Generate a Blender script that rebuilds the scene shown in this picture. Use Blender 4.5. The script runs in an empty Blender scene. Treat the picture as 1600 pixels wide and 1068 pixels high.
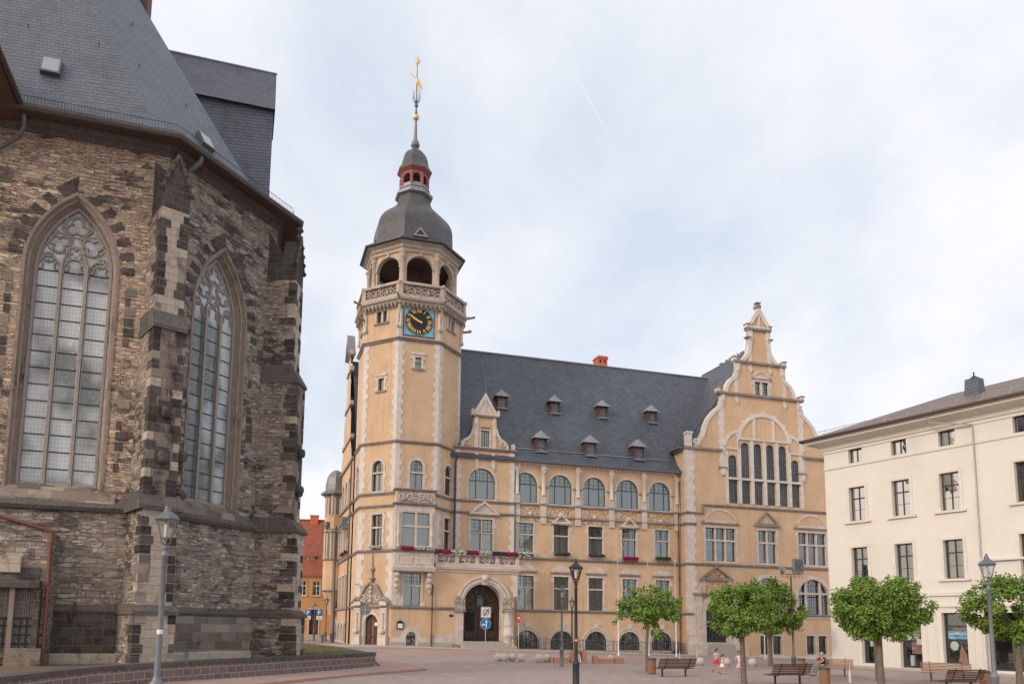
import bpy, bmesh, math, random
from mathutils import Vector, Matrix, noise
from mathutils.geometry import delaunay_2d_cdt, tessellate_polygon
random.seed(7)
SC = bpy.context.scene
COL = SC.collection
R = math.radians
PI = math.pi

# ---------------------------------------------------------------- camera
H = 2.5                                   # eye height above the square
FPX, CX, CY, PITCH, ROLL = 1197.7555, 737.8838, 828.8791, 0.122771, 0.0157325
CAM = Vector((0, 0, H))
FW_ = Vector((0, math.cos(PITCH), math.sin(PITCH)))
UP_ = Vector((0, -math.sin(PITCH), math.cos(PITCH)))
RT_ = Vector((1, 0, 0))
RT = RT_ * math.cos(ROLL) + UP_ * math.sin(ROLL)
UP = -RT_ * math.sin(ROLL) + UP_ * math.cos(ROLL)
cd = bpy.data.cameras.new('camera')
cam = bpy.data.objects.new('camera', cd)
COL.objects.link(cam)
cam.matrix_world = Matrix(((RT.x, UP.x, -FW_.x, CAM.x), (RT.y, UP.y, -FW_.y, CAM.y), (RT.z, UP.z, -FW_.z, CAM.z), (0, 0, 0, 1)))
cd.sensor_width = 36; cd.lens = FPX / 1600 * 36
cd.shift_x = (800 - CX) / 1600
cd.shift_y = (CY - 534) / 1600
cd.clip_end = 6000; cd.clip_start = .1
SC.camera = cam
# ---------------------------------------------------------------- world
SUN_EL, SUN_AZ = 24, -128     # azimuth of the sun, degrees clockwise from +Y (view direction)
W = bpy.data.worlds.new('World'); SC.world = W; W.use_nodes = True
nt = W.node_tree; nt.nodes.clear()
def N(t, **k):
    n = nt.nodes.new(t)
    for a, b in k.items():
        if a[0] == '_': n.inputs[a[1:]].default_value = b
        else: setattr(n, a, b)
    return n
def LK(a, b): nt.links.new(a, b)
def ramp(src, stops):
    r = N('ShaderNodeValToRGB'); LK(src, r.inputs[0])
    e = r.color_ramp.elements
    while len(e) < len(stops): e.new(.5)
    for i, (p, c) in enumerate(stops):
        e[i].position = p; e[i].color = (c, c, c, 1) if not isinstance(c, tuple) else (*c, 1)
    return r.outputs[0]
def vmath(op, a, b=None):
    n = N('ShaderNodeVectorMath', operation=op)
    for i, s in enumerate((a, b)):
        if s is None: continue
        if isinstance(s, tuple): n.inputs[i].default_value = s
        else: LK(s, n.inputs[i])
    return n
def mth(op, a, b=None, clamp=False):
    n = N('ShaderNodeMath', operation=op); n.use_clamp = clamp
    for i, s in enumerate((a, b)):
        if s is None: continue
        if isinstance(s, (int, float)): n.inputs[i].default_value = s
        else: LK(s, n.inputs[i])
    return n.outputs[0]
sky = N('ShaderNodeTexSky', sky_type='NISHITA', sun_disc=False, sun_elevation=R(SUN_EL), sun_rotation=R(SUN_AZ), dust_density=1.5)
bg_sky = N('ShaderNodeBackground', _Strength=.08); LK(sky.outputs[0], bg_sky.inputs[0])
geo = N('ShaderNodeTexCoord')
dirv = geo.outputs['Generated']
sep = N('ShaderNodeSeparateXYZ'); LK(dirv, sep.inputs[0])
# project the direction on a high cloud layer so clouds stretch towards the horizon
zz = mth('MAXIMUM', sep.outputs[2], .04)
zz = mth('ADD', zz, .25)
cx_ = mth('DIVIDE', sep.outputs[0], zz); cy_ = mth('DIVIDE', sep.outputs[1], zz)
cmb = N('ShaderNodeCombineXYZ'); LK(cx_, cmb.inputs[0]); LK(cy_, cmb.inputs[1])
mp = N('ShaderNodeMapping'); LK(cmb.outputs[0], mp.inputs[0])
mp.inputs['Rotation'].default_value = (0, 0, R(-38)); mp.inputs['Scale'].default_value = (1.25, .95, 1); mp.inputs['Location'].default_value = (3.1, .4, 0)
n1 = N('ShaderNodeTexNoise', _Scale=1.15, _Detail=5, _Roughness=.48, _Distortion=.5); LK(mp.outputs[0], n1.inputs['Vector'])
n2 = N('ShaderNodeTexNoise', _Scale=3.6, _Detail=6, _Roughness=.6); LK(mp.outputs[0], n2.inputs['Vector'])
cov = mth('ADD', mth('MULTIPLY', n1.outputs[0], .75), mth('MULTIPLY', n2.outputs[0], .25))
cover = ramp(cov, [(.36, .80), (.60, 1.0)])
# thin cloud gets thicker near the horizon
hz = ramp(sep.outputs[2], [(0, 1.0), (.35, .8), (.8, .5)])
cover = mth('MAXIMUM', cover, hz)
cover = mth('MULTIPLY', cover, .97)
tone = N('ShaderNodeMix', data_type='RGBA'); LK(ramp(cov, [(.38, 0.0), (.56, 1.0)]), tone.inputs[0])
tone.inputs[6].default_value = (.712, .785, .892, 1); tone.inputs[7].default_value = (.85, .86, .90, 1)
warm = N('ShaderNodeMix', data_type='RGBA'); LK(ramp(sep.outputs[0], [(0.0, .0), (.75, .0), (1, .0)]), warm.inputs[0])
bg_cl = N('ShaderNodeBackground', _Strength=1.0)
# a warm lift of the cloud light on the side where the low sun stands
sd = vmath('DOT_PRODUCT', dirv, (math.sin(R(SUN_AZ)) * .95, math.cos(R(SUN_AZ)) * .95, .3))
glow = ramp(sd.outputs['Value'], [(.1, 0.0), (1, 1.0)])
gm = N('ShaderNodeMix', data_type='RGBA'); LK(glow, gm.inputs[0]); LK(tone.outputs[2], gm.inputs[6]); gm.inputs[7].default_value = (1.5, 1.2, .98, 1)
# contrail: a thin great-circle streak
def dir_px(x, y): return (FW_ + RT * ((x - CX) / FPX) - UP * ((y - CY) / FPX)).normalized()
ca, cb = dir_px(886, 92), dir_px(964, 236)
cn = ca.cross(cb).normalized(); cm_ = (ca + cb).normalized()
d1 = mth('ABSOLUTE', vmath('DOT_PRODUCT', dirv, tuple(cn)).outputs['Value'])
l1 = ramp(mth('DIVIDE', d1, .0022), [(0, 1), (1, 0)])
l2 = ramp(mth('SUBTRACT', vmath('DOT_PRODUCT', dirv, tuple(cm_)).outputs['Value'], ca.dot(cm_)), [(0, 0), (.004, 1)])
ct = mth('MULTIPLY', mth('MULTIPLY', l1, l2), .55)
cmx = N('ShaderNodeMix', data_type='RGBA'); LK(ct, cmx.inputs[0]); LK(gm.outputs[2], cmx.inputs[6]); cmx.inputs[7].default_value = (1.12, 1.1, 1.1, 1)
LK(cmx.outputs[2], bg_cl.inputs[0])
mixs = N('ShaderNodeMixShader'); LK(mth('MAXIMUM', cover, ct), mixs.inputs[0]); LK(bg_sky.outputs[0], mixs.inputs[1]); LK(bg_cl.outputs[0], mixs.inputs[2])
out = N('ShaderNodeOutputWorld'); LK(mixs.outputs[0], out.inputs[0])
# ---------------------------------------------------------------- sun
sl = bpy.data.lights.new('sun', 'SUN'); sl.energy = 1.5; sl.angle = R(10); sl.color = (1, .88, .76)
so = bpy.data.objects.new('sun', sl); COL.objects.link(so)
sdir = Vector((math.sin(R(SUN_AZ)) * math.cos(R(SUN_EL)), math.cos(R(SUN_AZ)) * math.cos(R(SUN_EL)), math.sin(R(SUN_EL))))
so.rotation_euler = sdir.to_track_quat('Z', 'Y').to_euler()
SC.view_settings.view_transform = 'Standard'; SC.view_settings.look = 'None'; SC.view_settings.exposure = .22; SC.view_settings.gamma = 1
SC.cycles.max_bounces = 8

# ================================================================ materials
MATS = {}
class MT:
    """small node-material writer"""
    def __init__(s, name):
        global nt
        s.m = bpy.data.materials.new(name); s.m.use_nodes = True
        nt = s.m.node_tree; nt.nodes.clear(); s.nt = nt
        s.out = N('ShaderNodeOutputMaterial'); s.b = N('ShaderNodeBsdfPrincipled'); LK(s.b.outputs[0], s.out.inputs[0])
        s.uv = N('ShaderNodeUVMap').outputs[0]; s.ob = N('ShaderNodeTexCoord').outputs['Object']; s.pos = N('ShaderNodeNewGeometry').outputs['Position']
        s.bm = None; MATS[name] = s.m
    def map(s, src, scale=(1, 1, 1), rot=0, loc=(0, 0, 0)):
        m = N('ShaderNodeMapping'); LK(src, m.inputs[0]); m.inputs['Scale'].default_value = scale; m.inputs['Rotation'].default_value = (0, 0, rot); m.inputs['Location'].default_value = loc
        return m.outputs[0]
    def noise(s, src, scale, detail=5, rough=.6, dist=0, col=False):
        n = N('ShaderNodeTexNoise', _Scale=scale, _Detail=detail, _Roughness=rough, _Distortion=dist); LK(src, n.inputs['Vector'])
        return n.outputs[1 if col else 0]
    def mix(s, f, a, b, mode='MIX'):
        n = N('ShaderNodeMix', data_type='RGBA', blend_type=mode)
        for i, v in ((0, f), (6, a), (7, b)):
            if isinstance(v, tuple): n.inputs[i].default_value = (*v, 1)
            elif isinstance(v, (int, float)): n.inputs[i].default_value = v
            else: LK(v, n.inputs[i])
        return n.outputs[2]
    def bump(s, h, dist, strength=1):
        n = N('ShaderNodeBump', _Distance=dist, _Strength=strength); LK(h, n.inputs['Height'])
        if s.bm is not None: LK(s.bm, n.inputs['Normal'])
        s.bm = n.outputs[0]
    def done(s, col, rough=.8, metal=0, spec=.3, **k):
        for nme, v in (('Base Color', col), ('Roughness', rough)):
            if isinstance(v, tuple): s.b.inputs[nme].default_value = (*v, 1)
            elif isinstance(v, (int, float)): s.b.inputs[nme].default_value = v
            else: LK(v, s.b.inputs[nme])
        s.b.inputs['Metallic'].default_value = metal; s.b.inputs['Specular IOR Level'].default_value = spec
        for a, v in k.items(): s.b.inputs[a.replace('_', ' ')].default_value = v
        if s.bm is not None: LK(s.bm, s.b.inputs['Normal'])
        return s.m
def brick(m, src, w, h, mortar=.02, smooth=.1, off=.5, sq=1, bias=0):
    n = N('ShaderNodeTexBrick', offset=off, squash=sq, _Scale=1.0); LK(src, n.inputs['Vector'])
    n.inputs['Mortar Size'].default_value = mortar; n.inputs['Mortar Smooth'].default_value = smooth; n.inputs['Brick Width'].default_value = w; n.inputs['Row Height'].default_value = h; n.inputs['Bias'].default_value = bias
    n.inputs['Color1'].default_value = (0, 0, 0, 1); n.inputs['Color2'].default_value = (1, 1, 1, 1); n.inputs['Mortar'].default_value = (.5, .5, .5, 1)
    return n.outputs[0], n.outputs[1]
def simple(name, c, rough=.6, var=.15, sc=6, metal=0, spec=.4, bump=0):
    m = MT(name); n = m.noise(m.pos, sc, 4)
    col = m.mix(ramp(n, [(.3, 0.0), (.7, 1.0)]), tuple(x * (1 - var) for x in c), tuple(min(1, x * (1 + var)) for x in c))
    if bump: m.bump(n, bump)
    m.done(col, rough, metal, spec); return m.m
def stucco(name, c, var=.12, stain=(.5, .4, .3), sa=.25):
    m = MT(name)
    a = m.noise(m.pos, .35, 6, .65); b = m.noise(m.pos, 3.2, 6, .6); g = m.noise(m.pos, 45, 3)
    col = m.mix(ramp(a, [(.3, 0.0), (.7, 1.0)]), tuple(x * (1 - var) for x in c), tuple(x * (1 + var * .7) for x in c))
    st = m.noise(m.map(m.pos, (2.6, 2.6, .16)), 1.2, 6, .7)
    col = m.mix(mth('MULTIPLY', ramp(st, [(.52, 0.0), (.8, 1.0)]), sa), col, tuple(x * y for x, y in zip(c, stain)))
    col = m.mix(mth('MULTIPLY', ramp(b, [(.4, 0.0), (.75, 1.0)]), .12), col, (.8, .72, .62))
    m.bump(g, .004); m.bump(b, .01)
    m.done(col, .9, 0, .15)
stucco('stucco_ochre', (.60, .428, .283), .15, (.42, .35, .30), .42)
stucco('stucco_cream', (.66, .65, .62), .07, (.8, .75, .7), .15)
stucco('stucco_orange', (.55, .29, .125), .1)
def stone(name, c1, c2, dark, joint=True, w=.8, h=.42, sa=.5):
    m = MT(name)
    f1, f2 = brick(m, m.uv, w, h, .012, .3)
    big = m.noise(m.pos, .8, 6, .7); fine = m.noise(m.pos, 14, 6, .65)
    t = m.mix(.5, f1, fine)
    col = m.mix(ramp(t, [(.25, 0.0), (.8, 1.0)]), c1, c2)
    st = m.noise(m.map(m.pos, (1.6, 1.6, .7)), 1.7, 7, .72)
    col = m.mix(mth('MULTIPLY', ramp(st, [(.5, 0.0), (.7, 1.0)]), sa), col, dark)
    if joint: col = m.mix(mth('MULTIPLY', f2, .35), col, tuple(x * .7 for x in c1)); m.bump(mth('SUBTRACT', 1.0, f2), .01)
    m.bump(fine, .012); m.done(col, .88, 0, .2)
stone('sandstone', (.56, .49, .435), (.67, .61, .555), (.26, .22, .195), sa=.42)
stone('sandstone_plain', (.57, .50, .44), (.68, .62, .56), (.28, .24, .215), False, sa=.42)
stone('weathered_stone', (.40, .345, .295), (.52, .46, .40), (.17, .145, .13), False, sa=.55)
stone('quoin_stone', (.60, .555, .515), (.69, .65, .615), (.34, .30, .275), False, sa=.35)
stone('sandstone_dark', (.25, .215, .195), (.40, .35, .31), (.07, .06, .055), False)
stone('string_stone', (.23, .20, .19), (.33, .29, .27), (.10, .09, .085), False, sa=.6)
stone('cream_trim', (.62, .59, .53), (.68, .655, .60), (.6, .5, .4), False, sa=.2)
def relief(name, base, hi):
    m = MT(name)
    w = m.noise(m.uv, 1.1, 2, .5, 1.2, True)
    v = N('ShaderNodeTexVoronoi', feature='DISTANCE_TO_EDGE', _Scale=3.2); LK(m.mix(.45, m.uv, w), v.inputs['Vector'])
    k = ramp(v.outputs[0], [(.01, 0.0), (.08, 1.0)])
    n = m.noise(m.uv, 9, 4)
    col = m.mix(k, tuple(x * .62 for x in base), m.mix(n, base, hi))
    m.bump(k, .05); m.bump(n, .02); m.done(col, .9, 0, .15)
relief('relief_ochre', (.52, .33, .18), (.62, .47, .33))
relief('relief_stone', (.36, .31, .27), (.56, .49, .44))
# rubble masonry of the church
def rubble(name, cols, dark, dk_amt, w=.46, h=.17):
    m = MT(name)
    wob = m.noise(m.uv, 3.4, 4, .65, 0, True); wob2 = m.noise(m.uv, .45, 2, .5, 0, True)
    src = m.mix(.085, m.uv, wob, 'ADD'); src = m.mix(.22, src, wob2, 'ADD')
    a1, a2 = brick(m, src, w, h, .016, .35, .5); b1, b2 = brick(m, m.map(src, (1, 1, 1), 0, (.13, .07, 0)), w * .58, h * .66, .013, .35, .38); c1, c2 = brick(m, src, w * 1.7, h * 1.35, .018, .35, .6)
    k = ramp(m.noise(m.uv, 1.1, 2), [(.49, 0.0), (.50, 1.0)]); k2 = ramp(m.noise(m.map(m.uv, (.9, 1.6, 1), 0, (7, 3, 0)), 1.0, 2), [(.56, 0.0), (.57, 1.0)])
    rnd = m.mix(k2, m.mix(k, a1, b1), c1); mort = m.mix(k2, m.mix(k, a2, b2), c2)
    cell = N('ShaderNodeTexVoronoi', _Scale=1.0); LK(m.map(src, (1.7, 5.2, 1)), cell.inputs['Vector']); cs = N('ShaderNodeSeparateColor'); LK(cell.outputs['Color'], cs.inputs[0])
    idx = mth('ADD', mth('MULTIPLY', rnd, .55), mth('MULTIPLY', cs.outputs[0], .45))
    c = ramp(idx, [(.08 + .84 * i / (len(cols) - 1), x) for i, x in enumerate(cols)])
    fine = m.noise(m.pos, 22, 6, .7); c = m.mix(mth('MULTIPLY', fine, .45), c, tuple(x * .45 for x in cols[1]))
    zone = m.noise(m.pos, .3, 5, .65); dk = mth('ADD', zone, mth('MULTIPLY', cs.outputs[1], .26))
    c = m.mix(ramp(dk, [(dk_amt, 0.0), (dk_amt + .1, .9)]), c, dark)
    c = m.mix(ramp(m.noise(m.pos, 1.5, 7, .75), [(.60, 0.0), (.72, .6)]), c, (.56, .51, .43))
    c = m.mix(mth('MULTIPLY', mort, .85), c, m.mix(ramp(m.noise(m.pos, 1.0, 3), [(.42, 0.0), (.6, 1.0)]), (.055, .045, .04), (.40, .35, .29)))
    m.bump(mth('ADD', mth('SUBTRACT', 1.0, mort), mth('MULTIPLY', rnd, .8)), .045, 1); m.bump(fine, .02)
    m.done(c, .92, 0, .15)
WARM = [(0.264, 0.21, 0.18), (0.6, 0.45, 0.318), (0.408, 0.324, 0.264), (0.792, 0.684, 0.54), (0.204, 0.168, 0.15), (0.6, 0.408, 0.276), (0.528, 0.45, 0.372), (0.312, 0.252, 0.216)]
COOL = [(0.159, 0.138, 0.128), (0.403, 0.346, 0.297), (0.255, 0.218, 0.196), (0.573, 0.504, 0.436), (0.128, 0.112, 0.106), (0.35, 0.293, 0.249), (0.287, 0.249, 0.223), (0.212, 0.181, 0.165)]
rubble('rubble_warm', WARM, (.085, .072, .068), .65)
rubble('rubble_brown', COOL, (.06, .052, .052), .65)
rubble('rubble_low', COOL, (.07, .06, .06), .72, .62, .22)
def ashlar(name, c1, c2, c3, w=.75, h=.36, mort=(.34, .30, .26), ms=.014, dk=.5):
    m = MT(name)
    wob = m.noise(m.uv, 3, 4, .6, 0, True); src = m.mix(.025, m.uv, wob, 'ADD')
    f1, f2 = brick(m, src, w, h, ms, .2, .5)
    v = N('ShaderNodeTexWhiteNoise', noise_dimensions='1D'); 
    fine = m.noise(m.pos, 12, 6, .7); big = m.noise(m.pos, .7, 6, .7)
    c = m.mix(f1, c1, c2)
    c = m.mix(ramp(fine, [(.35, 0.0), (.8, .8)]), c, c3)
    c = m.mix(ramp(big, [(dk, 0.0), (dk + .14, .9)]), c, (.035, .031, .033))
    c = m.mix(mth('MULTIPLY', f2, .8), c, mort)
    m.bump(mth('SUBTRACT', 1.0, f2), .025); m.bump(fine, .025); m.done(c, .9, 0, .2)
ashlar('ashlar_dark', (.032, .03, .032), (.085, .075, .072), (.17, .15, .135), mort=(.20, .18, .16))
ashlar('ashlar_pale', (.44, .38, .31), (.31, .265, .225), (.60, .54, .46), dk=.56)
ashlar('ashlar_jamb', (.27, .215, .18), (.185, .15, .135), (.37, .31, .26), 1.2, .42, dk=.54)
ashlar('soot', (.022, .02, .021), (.05, .045, .045), (.09, .08, .075), mort=(.12, .1, .09))
ashlar('ashlar_brown', (.24, .195, .165), (.15, .125, .115), (.33, .28, .24), .9, .4, dk=.5)
ashlar('ashlar_mixed', (.085, .075, .072), (.40, .345, .29), (.25, .215, .19), .9, .4, dk=.53, mort=(.27, .24, .21))
ashlar('red_block', (.21, .15, .14), (.125, .095, .095), (.29, .22, .20), .52, .30, (.40, .34, .30), .028, .66)
ashlar('coping_dark', (.045, .042, .044), (.085, .078, .076), (.26, .23, .21), 1.6, 3, (.2, .18, .16), .02, .6)
# roofs
def slate(name, c1, c2, w=.34, h=.2, rot=0, edge=.5, bd=.02):
    m = MT(name); src = m.map(m.uv, (1, 1, 1), rot)
    wob = m.noise(src, 1.3, 3, .5, 0, True); src = m.mix(.05, src, wob, 'ADD')
    f1, f2 = brick(m, src, w, h, .010, .3)
    n = m.noise(m.pos, .7, 6, .7); g = m.noise(m.pos, 20, 3); st = m.noise(m.map(m.pos, (2.5, 2.5, .3)), 1, 5, .7)
    c = m.mix(f1, c1, c2); c = m.mix(ramp(n, [(.35, 0.0), (.7, .55)]), c, tuple(x * 1.4 for x in c2)); c = m.mix(ramp(st, [(.52, 0.0), (.75, .4)]), c, tuple(x * .5 for x in c1)); c = m.mix(mth('MULTIPLY', g, .25), c, tuple(x * .6 for x in c1))
    c = m.mix(f2, c, tuple(x * .3 for x in c1))
    sepv = N('ShaderNodeSeparateXYZ'); LK(src, sepv.inputs[0]); saw = mth('FRACT', mth('DIVIDE', sepv.outputs[1], h))
    c = m.mix(ramp(saw, [(.0, edge), (.16, 0.0), (.88, 0.0), (1, edge)]), c, tuple(x * .25 for x in c1))  # row shading put into the colour: darker along each course edge
    m.bump(mth('SUBTRACT', 1.0, saw), bd); m.bump(f1, .012); m.bump(n, .01)
    m.done(c, ramp(g, [(.3, .42), (.7, .62)]), 0, .4)
slate('slate_hall', (.058, .07, .098), (.096, .112, .145), .5, .36, 0, .75, .05)
slate('slate_church', (.078, .094, .128), (.115, .135, .178), .34, .22, R(-6), .8, .04)
slate('slate_dome', (.06, .064, .074), (.10, .105, .116), .34, .26, 0, .6)
slate('tiles_brown', (.13, .085, .07), (.19, .125, .10), .22, .34, 0, .5, .06)
slate('tiles_red', (.26, .07, .045), (.36, .115, .07), .26, .34, 0, .5, .06)
simple('zinc', (.20, .21, .225), .5, .25, 8, .3)
simple('lead', (.25, .26, .29), .5, .2, 6, .2)
simple('pipe_brown', (.11, .075, .065), .45, .2, 9)
simple('copper_red', (.17, .07, .05), .45, .3, 12, .2)
simple('gutter_dark', (.075, .06, .055), .5, .25, 8)
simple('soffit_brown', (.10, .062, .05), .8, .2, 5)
simple('tracery_stone', (.29, .265, .245), .85, .25, 12, 0, .2, .008)
simple('lantern_red', (.27, .11, .105), .7, .2, 6)
simple('timber_red', (.12, .05, .045), .7, .2, 6)
simple('gold', (.72, .52, .20), .42, .15, 12, .6)
simple('clock_black', (.010, .010, .012), .5, .1, 12)
simple('clock_blue', (.16, .42, .66), .6, .06, 5)
simple('iron', (.035, .038, .042), .55, .3, 20, .3)
simple('skylight_pane', (.30, .33, .36), .15, .05, 5)
simple('iron_grey', (.13, .14, .155), .5, .2, 16, .3)
simple('iron_light', (.17, .19, .215), .45, .12, 12, .3)
simple('lamp_cap', (.13, .145, .175), .4, .15, 12, .3)
simple('galvanised', (.42, .43, .44), .4, .12, 10, .5)
simple('white_pole', (.80, .79, .77), .4, .05, 5)
simple('white_paint', (.80, .80, .78), .4, .03, 5)
simple('sign_blue', (.015, .17, .52), .35, .05, 5)
simple('sign_red', (.62, .04, .03), .35, .05, 5)
simple('sign_grey', (.18, .20, .21), .5, .1, 5)
simple('window_green', (.075, .085, .062), .5, .2, 9)
simple('window_dark', (.04, .042, .045), .4, .15, 9)
simple('window_white', (.72, .70, .66), .5, .05, 9)
simple('door_brown', (.06, .032, .022), .5, .3, 9)
simple('door_red_wood', (.20, .07, .035), .5, .3, 9)
simple('old_wood', (.16, .145, .13), .85, .5, 9, bump=.02)
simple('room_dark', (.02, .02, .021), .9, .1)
simple('curtain', (.62, .63, .60), .9, .06, 3)
simple('curtain_grey', (.26, .27, .25), .9, .1, 3)
simple('granite', (.50, .47, .43), .7, .22, 22, 0, .4, .004)
simple('red_sandstone', (.48, .27, .21), .8, .25, 12, 0, .3, .01)
simple('step_stone', (.40, .365, .335), .8, .1, 6, 0, .3, .004)
simple('kerb_red', (.40, .235, .19), .85, .2, 5, 0, .3, .006)
simple('kerb_grey', (.36, .33, .31), .85, .2, 5, 0, .3, .006)
simple('brick_orange', (.55, .15, .09), .8, .25, 9)
simple('trough_brown', (.07, .05, .04), .8, .2, 9)
simple('bark', (.17, .135, .105), .9, .35, 14, 0, .2, .03)
simple('skin', (.52, .30, .21), .6, .06, 9)
simple('hair_brown', (.06, .035, .02), .7, .2, 30)
simple('hair_grey', (.42, .38, .34), .7, .2, 30)
simple('denim', (.17, .19, .22), .85, .15, 20)
simple('shirt_navy', (.018, .018, .03), .85, .2, 20)
simple('shirt_lilac', (.62, .55, .70), .85, .2, 20)
simple('shirt_white', (.75, .74, .74), .85, .1, 20)
simple('shorts_red', (.55, .03, .09), .85, .1, 20)
simple('shoe_dark', (.05, .045, .04), .7, .2, 20)
simple('plastic_white', (.75, .77, .8), .4, .05, 5)
simple('bin_top', (.07, .072, .075), .5, .2, 8)
simple('pigeon', (.05, .05, .06), .8, .2, 8)
simple('poster_blue', (.03, .20, .34), .4, .1, 3)
simple('sign_sky', (.30, .72, .95), .5, .05, 3)
simple('water_white', (.8, .84, .88), .25, .05, 9)
simple('lamp_mantle', (.7, .7, .66), .4, .05, 9)
simple('shirt_pink', (.62, .35, .45), .85, .1, 20)
simple('poster_white', (.7, .78, .76), .5, .05, 3)
simple('paper', (.75, .72, .66), .7, .05, 3)
simple('earth', (.16, .12, .085), .95, .3, 6)
def wood(name, c, sc=(30, 30, 3)):
    m = MT(name); n = m.noise(m.map(m.ob, (2, 30, 30)), 1.5, 5, .6)
    m.bump(n, .004); m.done(m.mix(ramp(n, [(.3, 0.0), (.7, 1.0)]), tuple(x * .6 for x in c), c), .6, 0, .3)
wood('slat_dark', (.135, .075, .055)); wood('slat_light', (.36, .21, .13)); wood('bin_wood', (.36, .19, .115))
for nm, c in (('bloom_magenta', (.42, .012, .13)), ('bloom_white', (.75, .74, .70)), ('bloom_purple', (.10, .03, .12)), ('bloom_leaf', (.07, .12, .035))): simple(nm, c, .7, .35, 25)
def leafmat(name, a, b, c):
    m = MT(name); n = m.noise(m.pos, 3.3, 3, .6); n2 = m.noise(m.pos, 16, 2)
    col = m.mix(ramp(n, [(.3, 0.0), (.72, 1.0)]), a, b); rpi = N('ShaderNodeNewGeometry').outputs['Random Per Island']; col = m.mix(ramp(mth('ADD', mth('MULTIPLY', rpi, .7), mth('MULTIPLY', n2, .3)), [(.3, 0.0), (.85, .8)]), col, c); col = m.mix(ramp(rpi, [(0, .45), (.3, 0.0)]), col, tuple(x * .5 for x in a))
    m.done(col, .5, 0, .35)
    nt2 = m.nt; tr = N('ShaderNodeBsdfTranslucent'); LK(col, tr.inputs[0]); mx = N('ShaderNodeMixShader'); mx.inputs[0].default_value = .3
    LK(m.b.outputs[0], mx.inputs[1]); LK(tr.outputs[0], mx.inputs[2]); LK(mx.outputs[0], m.out.inputs[0])
leafmat('leaf', (.055, .12, .022), (.16, .30, .045), (.37, .51, .10))
leafmat('grass_blade', (.12, .13, .05), (.20, .19, .08), (.33, .29, .15))
# glass of the windows: reflects the sky, lets the curtain behind show
def glass(name, tint, refl, rough=.02, wav=.0015):
    m = MT(name); n = m.noise(m.pos, 1.7, 2); m.bump(n, wav * 4)
    tr = N('ShaderNodeBsdfTransparent'); tr.inputs[0].default_value = (*tint, 1)
    gl = N('ShaderNodeBsdfGlossy'); gl.inputs['Roughness'].default_value = rough; LK(m.bm, gl.inputs['Normal'])
    fr = N('ShaderNodeFresnel'); fr.inputs[0].default_value = 1.5
    f = mth('ADD', mth('MULTIPLY', fr.outputs[0], 1.0), refl, True)
    mx = N('ShaderNodeMixShader'); LK(f, mx.inputs[0]); LK(tr.outputs[0], mx.inputs[1]); LK(gl.outputs[0], mx.inputs[2]); LK(mx.outputs[0], m.out.inputs[0])
glass('glass', (.75, .8, .78), .16); glass('glass_clear', (.9, .93, .93), .05); glass('glass_bright', (.5, .52, .5), .52, .02, .0006)
def leadglass(name, a, b, refl):
    m = MT(name); f1, f2 = brick(m, m.uv, .14, .19, .012, .1, 0)
    n = m.noise(m.pos, .33, 3, .5); n3 = m.noise(m.pos, 7, 3)
    col = m.mix(ramp(n, [(.44, 0.0), (.56, 1.0)]), a, b); col = m.mix(mth('MULTIPLY', f2, .35), col, (.03, .035, .04)); col = m.mix(mth('MULTIPLY', f1, .12), col, (.6, .7, .75))
    m.bump(f1, .004); m.bump(n3, .01); m.done(col, .22, 0, refl)
leadglass('glass_church', (.07, .09, .095), (.42, .48, .52), 1.0)  # pale tone paints sky reflection into the pane colour, in noise patches
leadglass('glass_hall_lead', (.035, .04, .048), (.075, .085, .10), .6)
# grounds
def setts(name, c1, c2, c3, w, h, rot, mort, ms=.012, bd=.02):
    m = MT(name); wob = m.noise(m.pos, 2.2, 3, .6, 0, True)
    src = m.mix(.05, m.pos, wob, 'ADD'); src = m.map(src, (1, 1, 1), rot)
    f1, f2 = brick(m, src, w, h, ms, .4, .5); n = m.noise(m.pos, .12, 6, .7); g = m.noise(m.pos, 6, 5, .7); n4 = m.noise(m.map(m.pos, (1, 1, 1), rot), 1.2, 4)
    c = m.mix(f1, c1, c2); c = m.mix(ramp(g, [(.35, 0.0), (.75, .7)]), c, c3); c = m.mix(ramp(n, [(.35, 0.0), (.7, .5)]), c, tuple(x * .62 for x in c1))
    c = m.mix(ramp(n4, [(.4, 0.0), (.8, .35)]), c, tuple(min(1, x * 1.4) for x in c3))
    c = m.mix(mth('MULTIPLY', f2, .6), c, mort); m.bump(mth('SUBTRACT', 1.0, f2), bd); m.bump(g, .01); m.done(c, .82, 0, .25)
setts('square_setts', (.46, .37, .35), (.31, .25, .24), (.56, .47, .45), .26, .18, R(16), (.10, .08, .075), .022, .04)
setts('red_paving', (.46, .335, .305), (.39, .28, .255), (.53, .41, .375), .22, .11, R(16), (.2, .13, .11))
setts('pavement_slabs', (.44, .39, .37), (.38, .34, .32), (.52, .47, .44), .6, .4, R(16), (.2, .17, .15))
setts('street_grey', (.33, .29, .27), (.27, .24, .225), (.40, .36, .33), .3, .2, R(10), (.18, .15, .14))

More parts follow.
